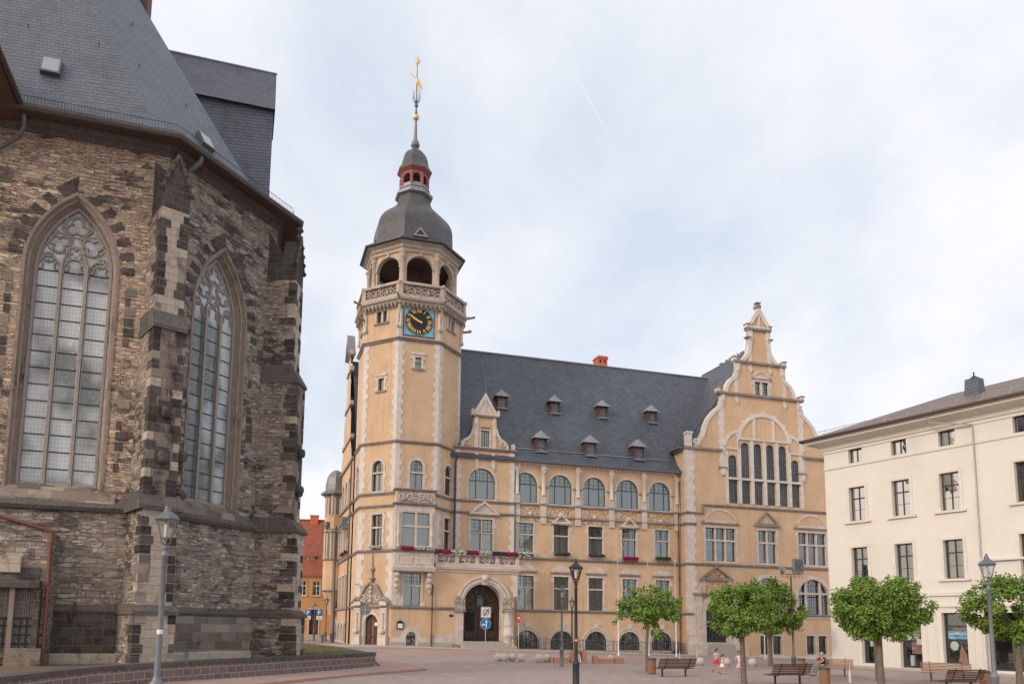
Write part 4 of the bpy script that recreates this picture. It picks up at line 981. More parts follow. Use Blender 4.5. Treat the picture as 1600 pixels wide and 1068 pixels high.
# twin windows beside the clock
u0, u1, z0, z1 = px(FB, 0, 0, 1, 1)
za, zb = FA.z(597, 504.5), FA.z(597, 486); wt = (FA.u(605, 495) - FA.u(589, 495)) / 2; cc = FA.u(597, 495)
for k, c_ in ((-1, cc), (1, 0.0), (-2, 0)):
    fr = ofr(k); P = rect(c_ - wt, c_ + wt, za, zb); holes.setdefault(k, []).append(P)
    window(hall, fr, P, -.22, fm='window_dark', muls=[c_ - wt * .5, c_ + wt * .5], fw=.05); stone_cross(surr, fr, P, [c_], [], .22); surround(surr, fr, P, .2, .07, sill=True); surr.box(fr, c_ - wt - .35, c_ + wt + .35, -.02, .16, zb + .2, zb + .38, 'sandstone')
for k in (-2, -1, 0, 1, 2, 3, 4, 5):
    fr = ofr(k); hol = holes.get(k, []) if k in (-2, -1, 0, 1) else []
    wall(walls, fr, [(-hs, -1), (hs, -1), (hs, ZTOP), (-hs, ZTOP)], hol, 'stucco_ochre')
    if k in (-3, -2, -1, 0, 1, 2):
        for za_, zb_ in ((ZT1 + .2, ZT2 - .15), (Z3 + .2, ZT1 - .2)):
            quoins(trim, fr, -hs, -hs + .42, za_, zb_, left=False, h=.52, ext=.2); quoins(trim, fr, hs - .42, hs, za_, zb_, right=False, h=.52, ext=.2)
        for za_, zb_ in ((Z2 + .2, Z3 - 1.8), (Z1 + .2, Z2 - .2)):
            quoins(trim, fr, -hs, -hs + .5, za_, zb_, left=False, h=.6, ext=.3); 
            if not (k == 0 and zb_ < Z2): quoins(trim, fr, hs - .5, hs, za_, zb_, right=False, h=.6, ext=.3)
        trim.box(fr, -hs, -hs + .3, -.02, .03, ZT2 + .15, ZTOP - 1.3, 'sandstone'); trim.box(fr, hs - .3, hs, -.02, .03, ZT2 + .15, ZTOP - 1.3, 'sandstone')
        trim.box(fr, -hs, hs, -.02, .05, -1, 1.0 if k != -1 else -.5, 'step_stone') if k in (1, 2) else None
        for sg in (-1, 1): trim.lathe(fr(sg * (hs - .12), .1, 0), [(.05, ZT2 + 1.1), (.22, ZT2 + 1.25), (.2, ZT2 + 1.5), (.12, ZT2 + 1.75), (.12, ZTOP - 1.3)], 'sandstone', 8)
allc = [cor(-112.5 + 45 * i, rr) for i in range(8)]
for z, o, h in ((ZT1, .22, .3), (ZT2, .3, .36)): trim.sweep(allc, COURSE(z, o, h), 'string_stone', True)
# gallery: corbels, slab, balustrade
zslab = pz(465.5, o=.5); zbt = pz(440, o=.6)
trim.sweep(allc, [(-.02, zslab - .95), (.12, zslab - .9), (.16, zslab - .62), (.34, zslab - .55), (.38, zslab - .3), (.58, zslab - .2), (.64, zslab + .0), (.62, zslab + .1), (-.02, zslab + .1)], 'weathered_stone', True)
for k in range(-3, 4):
    fr = ofr(k)
    for i in range(9): u = lerp(-hs + .25, hs - .25, i / 8); trim.box(fr, u - .09, u + .09, -.02, .5, zslab - .86, zslab - .4, 'sandstone_dark')
rb = 5.95
def ofk(k, r): return ofr(k, r * math.cos(PI / 8))
bal = MB(); bc = [cor(-112.5 + 45 * i, rb) for i in range(8)]; hb = rb * math.sin(PI / 8)
for z0_, z1_, q in ((zslab + .1, zslab + .34, .1), (zbt - .26, zbt, .12)): bal.sweep(bc, [(q, z0_), (q, z1_), (-.3, z1_), (-.3, z0_)], 'weathered_stone', True)
zc1, zc2 = zslab + .34, zbt - .26; zm_ = (zc1 + zc2) / 2; hr = (zc2 - zc1) / 2
for k in range(-2, 4):
    fr = ofk(k, rb)
    bal.box(fr, -hb + .1, hb - .1, -.24, -.2, zc1, zc2, 'sandstone_dark')
    for i in range(6):
        u = lerp(-hb + .55, hb - .55, i / 5); scroll(bal, fr, u, zm_, hr * .95, -.1, 'weathered_stone', 1.5, 1 if i % 2 else -1, PI * (i % 2), .06, 5); scroll(bal, fr, u + .22, zm_ + .15 * (-1) ** i, hr * .5, -.06, 'weathered_stone', 1.2, -1 if i % 2 else 1, 1.2, .05, 5)
    for sg in (-1, 1): bal.box(fr, sg * (hb - .36), sg * (hb - .0), -.25, .06, zc1 - .2, zc2 + .1, 'weathered_stone')
    p = Vector((*cor(k * 45 + 22.5, rb), 0)); dv = (p - HC).normalized()
    bal.tube([p + dv * -.5 + Vector((0, 0, zslab - .2)), p + dv * .1 + Vector((0, 0, zslab - .05)), p + dv * .75 + Vector((0, 0, zslab + .0)), p + dv * 1.05 + Vector((0, 0, zslab + .08))], [.15, .15, .11, .15], 'sandstone_dark', 7)
    if k in (-2, 1, -1, 0): bal.tube([p + dv * -.45 + Vector((0, 0, zslab - .3)), p + dv * -.3 + Vector((0, 0, zslab - 1.1)), p + dv * -.32 + Vector((0, 0, zslab - 1.7))], [.22, .18, .08], 'weathered_stone', 7)
    p2 = Vector((*cor(k * 45 + 22.5, rr), 0))
    if k in (-2, 1): q0 = p2 + Vector((0, 0, pz(492) )); bal.tube([q0 - dv * .2, q0 + dv * .6, q0 + dv * 1.1 + Vector((0, 0, .1))], [.16, .13, .17], 'sandstone_dark', 7)
    bal.ball(p + Vector((0, 0, zbt - .05)), .2, 'weathered_stone', 8, 6)
fl = MB(); fl.add([(*c, zslab + .12) for c in bc], [list(range(8))], 'sandstone_dark'); 
bal.build('balustrade', 'weathered_stone', hall)
# open arcade
ra = 4.72; ha = ra * math.sin(PI / 8); zae = pz(391, o=-.5); zar0 = zslab + .12
arc = MB()
for k in range(8):
    fr = ofk(k, ra); spr = zae - 1.75; w_ = ha - .42; P = [(-w_, zar0), (w_, zar0)] + [(w_ * math.cos(PI * i / 14), spr + w_ * .92 * math.sin(PI * i / 14)) for i in range(15)]
    O_ = rect(-ha, ha, zar0, zae); 
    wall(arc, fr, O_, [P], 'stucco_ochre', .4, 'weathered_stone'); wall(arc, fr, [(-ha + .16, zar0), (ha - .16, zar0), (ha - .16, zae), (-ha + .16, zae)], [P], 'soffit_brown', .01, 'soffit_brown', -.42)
    arc.ring(fr, inset(P, -.004)[2:], inset(P, -.26)[2:], -.02, .08, 'weathered_stone', False)
    arc.prism(fr, [(-.12, spr + w_ * .9), (.12, spr + w_ * .9), (.18, spr + w_ * .9 + .45), (-.18, spr + w_ * .9 + .45)], -.02, .18, 'weathered_stone')
    c = Vector((*cor(k * 45 + 22.5, ra - .02), 0))
    arc.lathe(c, [(.38, zar0), (.38, zbt - .1), (.27, zbt), (.25, zae - .75), (.31, zae - .7), (.27, zae - .62), (.40, zae - .3), (.44, zae - .25), (.44, zae - .1)], 'weathered_stone', 10)
    for sg in (-1, 1): arc.box(fr, sg * w_ - .0, sg * (w_ + .3), -.38, .12, spr - .12, spr + .06, 'weathered_stone')
    arc.box(fr, -w_, w_, -.3, -.06, zbt - .75, zbt - .4, 'weathered_stone')
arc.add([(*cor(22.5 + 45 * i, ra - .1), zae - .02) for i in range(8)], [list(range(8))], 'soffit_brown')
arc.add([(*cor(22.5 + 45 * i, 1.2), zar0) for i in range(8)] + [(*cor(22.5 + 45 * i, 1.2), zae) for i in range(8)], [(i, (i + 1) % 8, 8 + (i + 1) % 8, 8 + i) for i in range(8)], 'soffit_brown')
ac = [cor(-112.5 + 45 * i, ra) for i in range(8)]
zev = zae + .95
arc.sweep(ac, [(-.05, zae - .1), (.14, zae - .1), (.18, zae + .2), (.34, zae + .3), (.38, zae + .55), (.7, zae + .72), (.85, zae + .9), (-.05, zae + .9)], 'weathered_stone', True)
arc.build('arcade', 'stucco_ochre', hall)
walls_floor = fl.build('gallery_floor', 'sandstone_dark', hall)
# dome: octagonal bell-shaped slate roof, lantern, spire
def axz(py, x): return AX.z(x, py)
K8 = PI / 2 - PI / 8
def octa(mb, prof, m):
    prof = [(r, z) for r, z in prof]; V = []; F = []
    for r, z in prof:
        for k in range(8): V.append((*cor(22.5 + 45 * k, r), z))
    for i in range(len(prof) - 1):
        for k in range(8): F.append((i * 8 + k, i * 8 + (k + 1) % 8, (i + 1) * 8 + (k + 1) % 8, (i + 1) * 8 + k))
    mb.add(V, F, m); mb.add(V[:8], [list(range(8))], m); mb.add(V[-8:], [list(range(8))], m)
dz = lambda y: axz(y, 648)
dome = MB()
zb_ = zev
octa(dome, [(5.35, zb_ - .22), (5.85, zb_ - .12), (5.87, zb_ + .02), (4.75, zb_ + .25), (4.45, zb_ + .5), (4.38, dz(370)), (4.25, dz(362)), (4.0, dz(355)), (3.6, dz(348)), (3.05, dz(341.5)), (2.5, dz(335.5)), (2.08, dz(329)), (1.86, dz(321)), (1.80, dz(313))], 'slate_dome')
dome.build('dome', 'slate_dome', hall)
for k in (0, -2, 2):    # little triangular louvred dormer
    fr = ofk(k, 4.62); d = MB(); zfoot = ofk(0, 4.62).z(655, 368.5); z0 = zfoot; wdm = .82; hd = 1.05
    A = [(-wdm, z0), (wdm, z0), (0, z0 + hd)]; Bq = [(-wdm + .3, z0 + .16), (wdm - .3, z0 + .16), (0, z0 + hd - .32)]
    d.ring(fr, A, Bq, -.12, .0, 'lead'); d.prism(fr, Bq, -.3, -.12, 'timber_red'); d.add([fr(-wdm, 0, z0), fr(wdm, 0, z0), fr(0, 0, z0 + hd), fr(0, -1.5, z0 + hd), fr(-wdm, -1.2, z0), fr(wdm, -1.2, z0)], [(0, 2, 3, 4), (1, 5, 3, 2)], 'slate_dome'); d.build('roof_dormer', 'slate_dome', hall, fixn=False)
lan = MB(); zl0, zl1 = dz(312.8), dz(273.5)
octa(lan, [(1.86, zl0 - .05), (2.12, zl0 + .05), (2.12, zl0 + .3), (1.75, zl0 + .45), (1.68, zl0 + .75), (1.78, zl0 + .8), (1.78, zl0 + .92)], 'lead')
for k in range(8):
    a = 22.5 + 45 * k; p = Vector((*cor(a, 1.5), 0)); lan.lathe(p, [(.17, zl0 + .9), (.17, zl1 - .5)], 'lantern_red', 8)
    fr = ofk(k, 1.52); h_ = 1.52 * math.sin(PI / 8); O_ = rect(-h_, h_, zl1 - 1.05, zl1 - .2); P = [(-h_ + .14, zl1 - 1.05)] + [(-(h_ - .14) * math.cos(PI * i / 8), zl1 - 1.0 + .5 * math.sin(PI * i / 8)) for i in range(9)] + [(h_ - .14, zl1 - 1.05)]
    poly = [(-h_, zl1 - 1.05)] + P[0:] + [(h_, zl1 - 1.05), (h_, zl1 - .15), (-h_, zl1 - .15)]
    lan.prism(fr, poly, -.14, 0, 'lantern_red'); lan.box(fr, -h_, h_, -.12, .02, zl0 + .9, zl0 + 1.35, 'lead')
lan.lathe((HC.x, HC.y, 0), [(.42, zl0 + .9), (.42, zl1)], 'timber_red', 10)
octa(lan, [(1.4, zl1 - .25), (1.6, zl1 - .2), (1.95, zl1 + .05), (1.98, zl1 + .16)], 'lantern_red')
lan.build('lantern', 'lantern_red', hall)
cap = MB()
octa(cap, [(1.98, zl1 + .163), (1.62, dz(264)), (1.52, dz(259)), (1.45, dz(253)), (1.28, dz(246)), (.95, dz(240)), (.48, dz(236.5)), (.34, dz(233)), (.30, dz(230))], 'slate_dome')
cap.lathe((HC.x, HC.y, 0), [(.3, dz(230.5)), (.48, dz(229)), (.5, dz(226)), (.36, dz(223.5)), (.42, dz(222)), (.3, dz(220)), (.20, dz(217)), (.12, dz(189)), (.11, dz(187))], 'zinc', 14)
cap.build('spire', 'slate_dome', hall)
vn = MB(); zb1 = dz(183.5); c0_ = Vector((HC.x, HC.y, 0))
vn.ball(c0_ + Vector((0, 0, zb1)), .36, 'gold', 16, 10); vn.lathe(c0_, [(.1, zb1 + .3), (.16, zb1 + .5), (.09, dz(171)), (.05, dz(160)), (.04, dz(88))], 'iron_grey', 8)
vn.lathe(c0_, [(.06, dz(168)), (.22, dz(166)), (.2, dz(164)), (.08, dz(161)), (.16, dz(158)), (.05, dz(155))], 'iron_grey', 10)
for i in range(8):   # iron flower
    a = i * PI / 4
    for q, (rq, zq) in enumerate(((.42, 1.7), (.5, 1.0))):
        z = dz(163); vn.tube([c0_ + Vector((math.cos(a + q) * r_, math.sin(a + q) * r_, z + zz_)) for r_, zz_ in ((.05, 0), (rq * .5, zq * .25), (rq * .9, zq * .6), (rq, zq * .85), (rq * .85, zq))], .018, 'iron_grey', 5)
# gilded standing figure with a banner, crown at the tip
fz = dz(142)
for sx in (-1, 1): vn.tube([AX(sx * .12, 0, fz), AX(sx * .14 + .03, 0, fz + .55), AX(sx * .06, 0, fz + 1.0)], [.035, .05, .06], 'gold', 8)
vn.tube([AX(0, 0, fz + .9), AX(-.03, 0, fz + 1.4), AX(-.05, 0, fz + 1.75)], [.09, .12, .06], 'gold', 8); vn.ball(AX(-.06, 0, fz + 1.92), .085, 'gold', 8, 6)
vn.tube([AX(.14, 0, fz + 1.6), AX(.34, 0, fz + 1.3), AX(.45, 0, fz + .9)], [.04, .03, .025], 'gold', 6); vn.tube([AX(-.2, 0, fz + 1.6), AX(-.45, 0, fz + 1.75), AX(-.75, 0, fz + 2.1)], [.04, .03, .025], 'gold', 6)
vn.tube([AX(-1.0, 0, fz + 2.9), AX(-.5, 0, fz + 1.1)], .03, 'gold', 5); vn.prism(AX, [(.0, fz + 1.4), (.3, fz + 1.15), (.6, fz + .7), (.62, fz + .15), (.4, fz + .45), (.08, fz + .8)], -.012, .012, 'gold')
vn.lathe(c0_, [(.05, dz(101)), (.2, dz(98)), (.22, dz(95)), (.08, dz(93)), (.15, dz(91)), (.02, dz(88))], 'gold', 8)
for a in (-1, 1): vn.tube([c0_ + Vector((0, 0, dz(99))), AX(a * .3, 0, dz(95)), AX(a * .25, 0, dz(91))], .035, 'gold', 5)
vn.build('weather_vane', 'gold', hall)
# clock
u0, u1, z0, z1 = px(FB, 631.2, 478.5, 677.5, 526.5); cu, cz = (u0 + u1) / 2, (z0 + z1) / 2; hw = (u1 - u0) / 2; hw = (hw + (z1 - z0) / 2) / 2 * .97
ck = MB(); ck.box(FB, cu - hw - .08, cu + hw + .08, -.02, .05, cz - hw - .08, cz + hw + .08, 'iron'); ck.box(FB, cu - hw, cu + hw, .05, .075, cz - hw, cz + hw, 'clock_blue')
circ = lambda r, n=48: [(cu + r * math.cos(2 * PI * i / n), cz + r * math.sin(2 * PI * i / n)) for i in range(n)]
ck.prism(FB, circ(hw * .965), .076, .10, 'clock_black')
for i in range(60):
    a = 2 * PI * i / 60; r0, r1, t = hw * .895, hw * .94, .022 if i % 5 else .04; c_, s_ = math.cos(a), math.sin(a)
    ck.prism(FB, [(cu + r0 * c_ - t * s_, cz + r0 * s_ + t * c_), (cu + r0 * c_ + t * s_, cz + r0 * s_ - t * c_), (cu + r1 * c_ + t * s_, cz + r1 * s_ - t * c_), (cu + r1 * c_ - t * s_, cz + r1 * s_ + t * c_)], .101, .115, 'gold')
clock = ck.build('clock', 'clock_black', hall)
ROM = ['XII', 'I', 'II', 'III', 'IIII', 'V', 'VI', 'VII', 'VIII', 'IX', 'X', 'XI']
nm = MB()
for h_i, s_ in enumerate(ROM):
    a = PI / 2 - h_i * PI / 6; rd = Vector((math.cos(a), math.sin(a))); tg = Vector((rd.y, -rd.x)); r0, r1 = hw * .60, hw * .84
    wds = {'I': .1, 'V': .24, 'X': .26}; tot = sum(wds[c] for c in s_) + .05 * (len(s_) - 1); sc_ = min(1, .50 / tot) * hw / 1.55; x = -tot / 2 * sc_
    def bar(x0, x1, y0=0, y1=1, t=.036):
        p = Vector((cu, cz)) + tg * x0 + rd * (r0 + (r1 - r0) * y0); q = Vector((cu, cz)) + tg * x1 + rd * (r0 + (r1 - r0) * y1); n_ = (q - p).normalized(); n_ = Vector((-n_.y, n_.x)) * t
        nm.prism(FB, [tuple(p - n_), tuple(p + n_), tuple(q + n_), tuple(q - n_)][::-1], .101, .125, 'gold')
    for c in s_:
        w_ = wds[c] * sc_
        if c == 'I': bar(x + w_ / 2, x + w_ / 2)
        if c == 'V': bar(x + w_ / 2, x, 0, 1, .04); bar(x + w_ / 2, x + w_, 0, 1, .02)
        if c == 'X': bar(x, x + w_, 1, 0, .04); bar(x, x + w_, 0, 1, .02)
        x += w_ + .05 * sc_
nm.build('numerals', 'gold', clock)
hd_ = MB()
for ang, L, t, o_ in ((300, hw * .84, .075, .17), (295, hw * .55, .11, .14)):
    a = PI / 2 - R(ang); rd = Vector((math.cos(a), math.sin(a))); n_ = Vector((-rd.y, rd.x)); c_ = Vector((cu, cz))
    hd_.prism(FB, [tuple(c_ - rd * .35 - n_ * t), tuple(c_ + rd * L * .75 - n_ * t * .8), tuple(c_ + rd * L), tuple(c_ + rd * L * .75 + n_ * t * .8), tuple(c_ - rd * .35 + n_ * t)], o_, o_ + .02, 'gold')
hd_.build('hands', 'gold', clock)
# ---- oriel on the front face
OR = .75; FO = FB.off(OR)
u0, u1, z0, z1 = px(FO, 628.8, 800.2, 670.8, 857); zo0, zo1 = FO.z(646, 884), FO.z(646, 765); uo0, uo1 = FO.u(617.5, 830), FO.u(679, 830)
ucz = (u0 + u1) / 2
orl = MB(); P = rect(u0, u1, z0, z1); wall(orl, FO, rect(uo0, uo1, zo0, zo1 - .1), [P], 'sandstone', .3, 'sandstone_plain')
window(hall, FO, P, -.2, muls=[ucz], trans=[z0 + (z1 - z0) * .63], curt=('curtain_grey', [(0, .12, 0, 1), (.88, 1, 0, 1)]), fw=.07); stone_cross(orl, FO, P, [ucz], [z0 + (z1 - z0) * .62], .2)
orl.box(FO, uo0, uo0 + .02, -OR, -.01, zo0, zo1 - .1, 'sandstone'); orl.box(FO, uo1 - .02, uo1, -OR, -.01, zo0, zo1 - .1, 'sandstone'); orl.box(FO, uo0, uo1, -OR, .0, zo0 - .25, zo0, 'sandstone')
zpan = FO.z(646, 787)
orl.sweep([tuple(FO(uo0, -OR, 0).xy), tuple(FO(uo0, 0, 0).xy), tuple(FO(uo1, 0, 0).xy), tuple(FO(uo1, -OR, 0).xy)], [(-.02, zo0 - .5), (.1, zo0 - .45), (.16, zo0 - .2), (.16, zo0 - .02), (-.02, zo0)], 'sandstone')
for z_, o_ in ((Z2, .16), (zpan, .25), (zo1, .22)): orl.sweep([tuple(FO(uo0, -OR, 0).xy), tuple(FO(uo0, 0, 0).xy), tuple(FO(uo1, 0, 0).xy), tuple(FO(uo1, -OR, 0).xy)], COURSE(z_, o_, .26), 'string_stone')
orl.box(FO, uo0 + .25, uo1 - .25, -.01, .06, zpan + .2, zo1 - .22, 'relief_stone'); orl.box(FO, uo0, uo1, -OR, 0, zo1 - .12, zo1 - .02, 'lead')
for sg in (-1, 1):
    c = (uo0 + uo1) / 2
    for q in (.3, .72): scroll(orl, FO, c + sg * (uo1 - uo0) * .5 * q, (zpan + zo1) / 2, .38, .09, 'sandstone_plain', 1.5, sg, 0, .06, 5)
    # consoles, corner columns, blind arches below the window
    orl.prism(FB, [(c + sg * (uo1 - c) - sg * .05, zo0 - .5), (c + sg * (uo1 - c) - sg * .62, zo0 - .5), (c + sg * (uo1 - c) - sg * .6, zo0 - 2.1), (c + sg * (uo1 - c) - sg * .3, zo0 - 2.6), (c + sg * (uo1 - c) - sg * .07, zo0 - 2.1)][::-sg], -.02, .34, 'sandstone')
    for q in range(3): orl.ball(FB(c + sg * (uo1 - c) - sg * .34, .36 + .1 * q, zo0 - 1.9 + .55 * q), .26, 'sandstone', 8, 6)
    orl.lathe(FO(c + sg * (uo1 - c - .3), .06, 0), [(.2, z0 + .15), (.14, z0 + .3), (.12, z0 + 1.2), (.2, z0 + 1.35), (.12, z0 + 1.45), (.12, z1 - .4), (.22, z1 - .2), (.26, z1)], 'sandstone_plain', 8)
    orl.ring(FO, inset(rect(c + sg * .15, c + sg * 1.7, zo0 + .2, Z2 - .3)[::sg], .0), inset(rect(c + sg * .15, c + sg * 1.7, zo0 + .2, Z2 - .3)[::sg], .16), -.01, .05, 'sandstone_plain')
orl.build('oriel', 'sandstone', hall)
# ---- porch block with balcony in front of the gabled bay
uP = FB.u(808, 960); zfl = FB.z(760, 884); ztb = FB.z(760, 866.5)
porch = MB()
ua, ub = FB.u(724.5, 940), FB.u(786, 940); zsl = FB.z(750, 1001); zat = FB.z(752, 911.5)
PPo = arch(ua, ub, zsl, zat, (ub - ua) / 2, 18); cP = (ua + ub) / 2
wall(porch, FB, [(hs - .01, -1), (uP, -1), (uP, zfl - .3), (hs - .01, zfl - .3)], [PPo], 'stucco_ochre', 1.3, 'sandstone_plain')
FPR = Fr(FB(uP, 0, 0), -N1); porch.prism(FPR, rect(0, 2.3, -1, zfl - .3), -.3, 0, 'stucco_ochre')
porch.box(FB, hs - .2, uP, -2.1, .0, zfl - .3, zfl - .02, 'sandstone_dark')
porch.sweep([h2(hs, rc), h2(uP, rc), h2(uP, MO)], [(-.02, zfl - .75), (.08, zfl - .72), (.12, zfl - .5), (.26, zfl - .42), (.32, zfl - .2), (.32, zfl - .02), (-.02, zfl)], 'sandstone')
porch.ring(FB, inset(PPo, -.005)[1:], inset(PPo, -.75)[1:], -.02, .12, 'sandstone', False); porch.ring(FB, inset(PPo, -.2)[1:], inset(PPo, -.42)[1:], .11, .22, 'sandstone_plain', False); porch.ring(FB, inset(PPo, -.6)[1:], inset(PPo, -.8)[1:], .11, .24, 'sandstone_plain', False)
porch.prism(FB, [(cP - .22, zat - .1), (cP + .22, zat - .1), (cP + .38, zat + .95), (cP - .38, zat + .95)], -.02, .42, 'sandstone'); porch.ball(FB(cP, .42, zat + .5), .28, 'sandstone_plain', 8, 6)
for c_, sg in ((ua - .42, -1), (ub + .45, 1)):
    porch.box(FB, c_ - .5, c_ + .5, -.02, .5 if sg > 0 else .3, Z1 - .1, Z1 + 1.2, 'relief_stone'); porch.box(FB, c_ - .58, c_ + .58, -.02, .6 if sg > 0 else .36, Z1 - .3, Z1 - .1, 'string_stone')
c_ = ub + .45; porch.lathe(FB(c_, .3, 0), [(.55, .2), (.55, 1.5), (.62, 1.55), (.62, 1.7), (.5, 1.75), (.46, 2.6), (.5, 2.65), (.46, 2.7), (.44, Z1 - .4), (.52, Z1 - .3)], 'sandstone', 14)
porch.box(FB, ua - .8, ua - .02, -.02, .1, -.5, Z1 - .3, 'sandstone'); porch.box(FB, FB.u(674, 980), ua - .8, -.02, .07, -.5, FB.z(690, 991), 'sandstone'); porch.box(FB, -hs, FB.u(631, 990), -.02, .07, -.5, FB.z(650, 994.5), 'sandstone'); porch.box(FB, FB.u(653, 990), FB.u(672, 980), -.02, .07, -.5, FB.z(650, 994.5), 'sandstone')
porch.box(FB, -hs, FB.u(631, 990), .0, .13, -.5, FB.z(650, 1003), 'step_stone'); porch.box(FB, FB.u(653, 990), ua - 1.0, .0, .13, -.5, FB.z(650, 1003), 'step_stone'); porch.box(FB, FB.u(631, 990), FB.u(653, 990), .0, .13, -.5, FB.z(642, 1008.2), 'step_stone')
quoins(porch, FB, uP - .45, uP, Z1 + 1.3, zfl - .8, right=False, ext=.2)
# rough carved blocks flanking the stair
random.seed(3)
def rough(mb, c, s, m, seg=10):
    V0 = len(mb.v); mb.ball(c, 1, m, seg, 7)
    for i in range(V0, len(mb.v)):
        v = mb.v[i] - Vector(c); n_ = 1 + .35 * noise.noise(v * 1.7 + Vector(c)); mb.v[i] = Vector(c) + Vector((v.x * s[0], v.y * s[1], v.z * s[2])) * n_

for uu, oo, z0_, z1_, w_, d_, m_ in ((ua - .95, .5, .1, .7, .55, .9, 'sandstone_dark'), (ua - 1.6, .45, .1, .5, .45, .7, 'sandstone_dark'), (ub + .55, .7, .1, 1.1, .45, 1.3, 'sandstone'), (ub + .5, .5, 1.1, 1.6, .4, .6, 'sandstone')):
    V0 = len(porch.v)
    for a_ in range(4):
        for b_ in range(3): porch.box(FB, uu - w_ + a_ * w_ / 2, uu - w_ + (a_ + 1) * w_ / 2 - .01, max(.02, oo - d_ / 2) + b_ * d_ / 3, max(.02, oo - d_ / 2) + (b_ + 1) * d_ / 3, z0_ - .2, z1_ - .14 * b_ - random.uniform(0, .28), m_)
    for i in range(V0, len(porch.v)): porch.v[i] += Vector((noise.noise(porch.v[i] * 3), noise.noise(porch.v[i] * 3 + Vector((9, 1, 4))), noise.noise(porch.v[i] * 3 + Vector((2, 7, 4))))) * .1
nst = 6; gP = .25
for i in range(nst): z_ = zsl - (zsl - gP) * (i + 0.0) / nst; porch.box(FB, ua - .35 - .0 * i, ub + .35, -1.4 if i == 0 else .2 + .34 * i, .2 + .34 * (i + 1), -.3, z_ - .0, 'step_stone')
porch.build('porch', 'stucco_ochre', hall)
dr = MB(); fdr = FB.off(-1.3); dr.prism(fdr, inset(PPo, -.15), -.08, 0, 'door_brown'); zti = Z1 + .1
for u in (ua + .1, cP, ub - .1): dr.box(fdr, u - .12, u + .12, 0, .1, zsl, zti, 'door_brown')
dr.box(fdr, ua, ub, 0, .14, zti - .12, zti + .14, 'door_brown')
for sg in (-1, 1):
    c_ = cP + sg * (ub - ua) * .25; dr.box(fdr, c_ - .48, c_ + .48, .0, .02, zsl + 1.0, zti - .4, 'room_dark'); dr.box(fdr, c_ - .5, c_ + .5, 0, .08, zsl + .25, zsl + .85, 'door_brown')
    for q in range(4): scroll(dr, fdr, c_ + .18 * (-1) ** q, zsl + 1.35 + .6 * q, .26, .05, 'iron', 1.4, (-1) ** q, 0, .025, 5)
for a in range(1, 8): aa = PI * a / 8; rr_ = (ub - ua) / 2 - .1; dr.tube([fdr(cP, .04, zti + .1), fdr(cP + rr_ * math.cos(aa), .04, zti + .1 + rr_ * math.sin(aa) * .95)], .035, 'iron', 5)
dr.ring(fdr, ARC(cP, zti + .1, 1.0, 0, 180), ARC(cP, zti + .1, .9, 0, 180), 0, .08, 'iron', False); dr.prism(fdr, [(cP - .3, zti + .15), (cP + .3, zti + .15), (cP + .3, zti + 1.0), (cP, zti + 1.35), (cP - .3, zti + 1.0)], 0, .06, 'iron_light')
dr.build('door', 'door_brown', hall)
# balcony balustrade
bb = MB(); FBB = FB.off(.18); ubL = FB.u(679, 876) + .0
bb.sweep([h2(ubL, rc + .18), h2(uP + .12, rc + .18), h2(uP + .12, MO + .2)], [(.06, ztb - .2), (.1, ztb), (-.3, ztb), (-.26, ztb - .2)], 'sandstone'); bb.sweep([h2(ubL, rc + .18), h2(uP + .12, rc + .18), h2(uP + .12, MO + .2)], [(.06, zfl - .0), (.06, zfl + .22), (-.26, zfl + .22), (-.26, zfl)], 'sandstone')
npn = 4
for i in range(npn + 1): u = lerp(ubL + .1, uP - .12, i / npn); bb.box(FBB, u - .2, u + .2, -.28, .08, zfl + .2, ztb - .18, 'sandstone')
for i in range(npn):
    ul, ur = lerp(ubL + .1, uP - .12, i / npn) + .2, lerp(ubL + .1, uP - .12, (i + 1) / npn) - .2; c_ = (ul + ur) / 2; zc2_ = (zfl + ztb) / 2; hh = (ztb - zfl - .4) / 2
    bb.box(FBB, ul, ur, -.2, -.16, zfl + .2, ztb - .2, 'sandstone_dark')
    bb.ring(FBB, [(c_ + hh * math.cos(2 * PI * q / 20), zc2_ + hh * math.sin(2 * PI * q / 20)) for q in range(20)], [(c_ + (hh - .1) * math.cos(2 * PI * q / 20), zc2_ + (hh - .1) * math.sin(2 * PI * q / 20)) for q in range(20)], -.15, .0, 'sandstone')
    for sg in (-1, 1): scroll(bb, FBB, c_ + sg * (ur - ul) * .34, zc2_ + .1, hh * .75, -.08, 'sandstone_plain', 1.5, sg, PI / 2, .055, 5); scroll(bb, FBB, c_ + sg * .16, zc2_, hh * .5, -.05, 'sandstone_plain', 1.3, -sg, 0, .05, 5)
bb.build('balcony_balustrade', 'sandstone', hall)
# ---- corner door under its carved gable
dd = MB(); FAd = FA.off(-.3); dd.prism(FAd, PDA, -.08, 0, 'door_red_wood')
for i in range(4): u = lerp(cD - wd, cD + wd, (i + .5) / 4); dd.box(FAd, u - .04, u + .04, 0, .03, .5, z1, 'door_brown')
for z_ in (1.2, 3.0): dd.box(FAd, cD - wd, cD + wd, 0, .05, z_, z_ + .14, 'iron')
dd.box(FAd, cD - wd * .95, cD - wd * .3, .02, .06, .5, 3.6, 'door_brown'); dd.box(FAd, cD + wd * .35, cD + wd * .98, .02, .06, .5, 3.6, 'door_brown'); dd.box(FAd, cD + .25, cD + .7, .08, .1, FA.z(587, 977), FA.z(587, 971.5), 'paper')
dd.build('door', 'door_red_wood', hall)
cg = MB(); zgd = FA.z(580, 948); zap = FA.z(577, 912); zdt = max(p[1] for p in PDA)
cg.ring(FA, inset(PDA, -.005), inset(PDA, -.28), -.02, .1, 'sandstone')
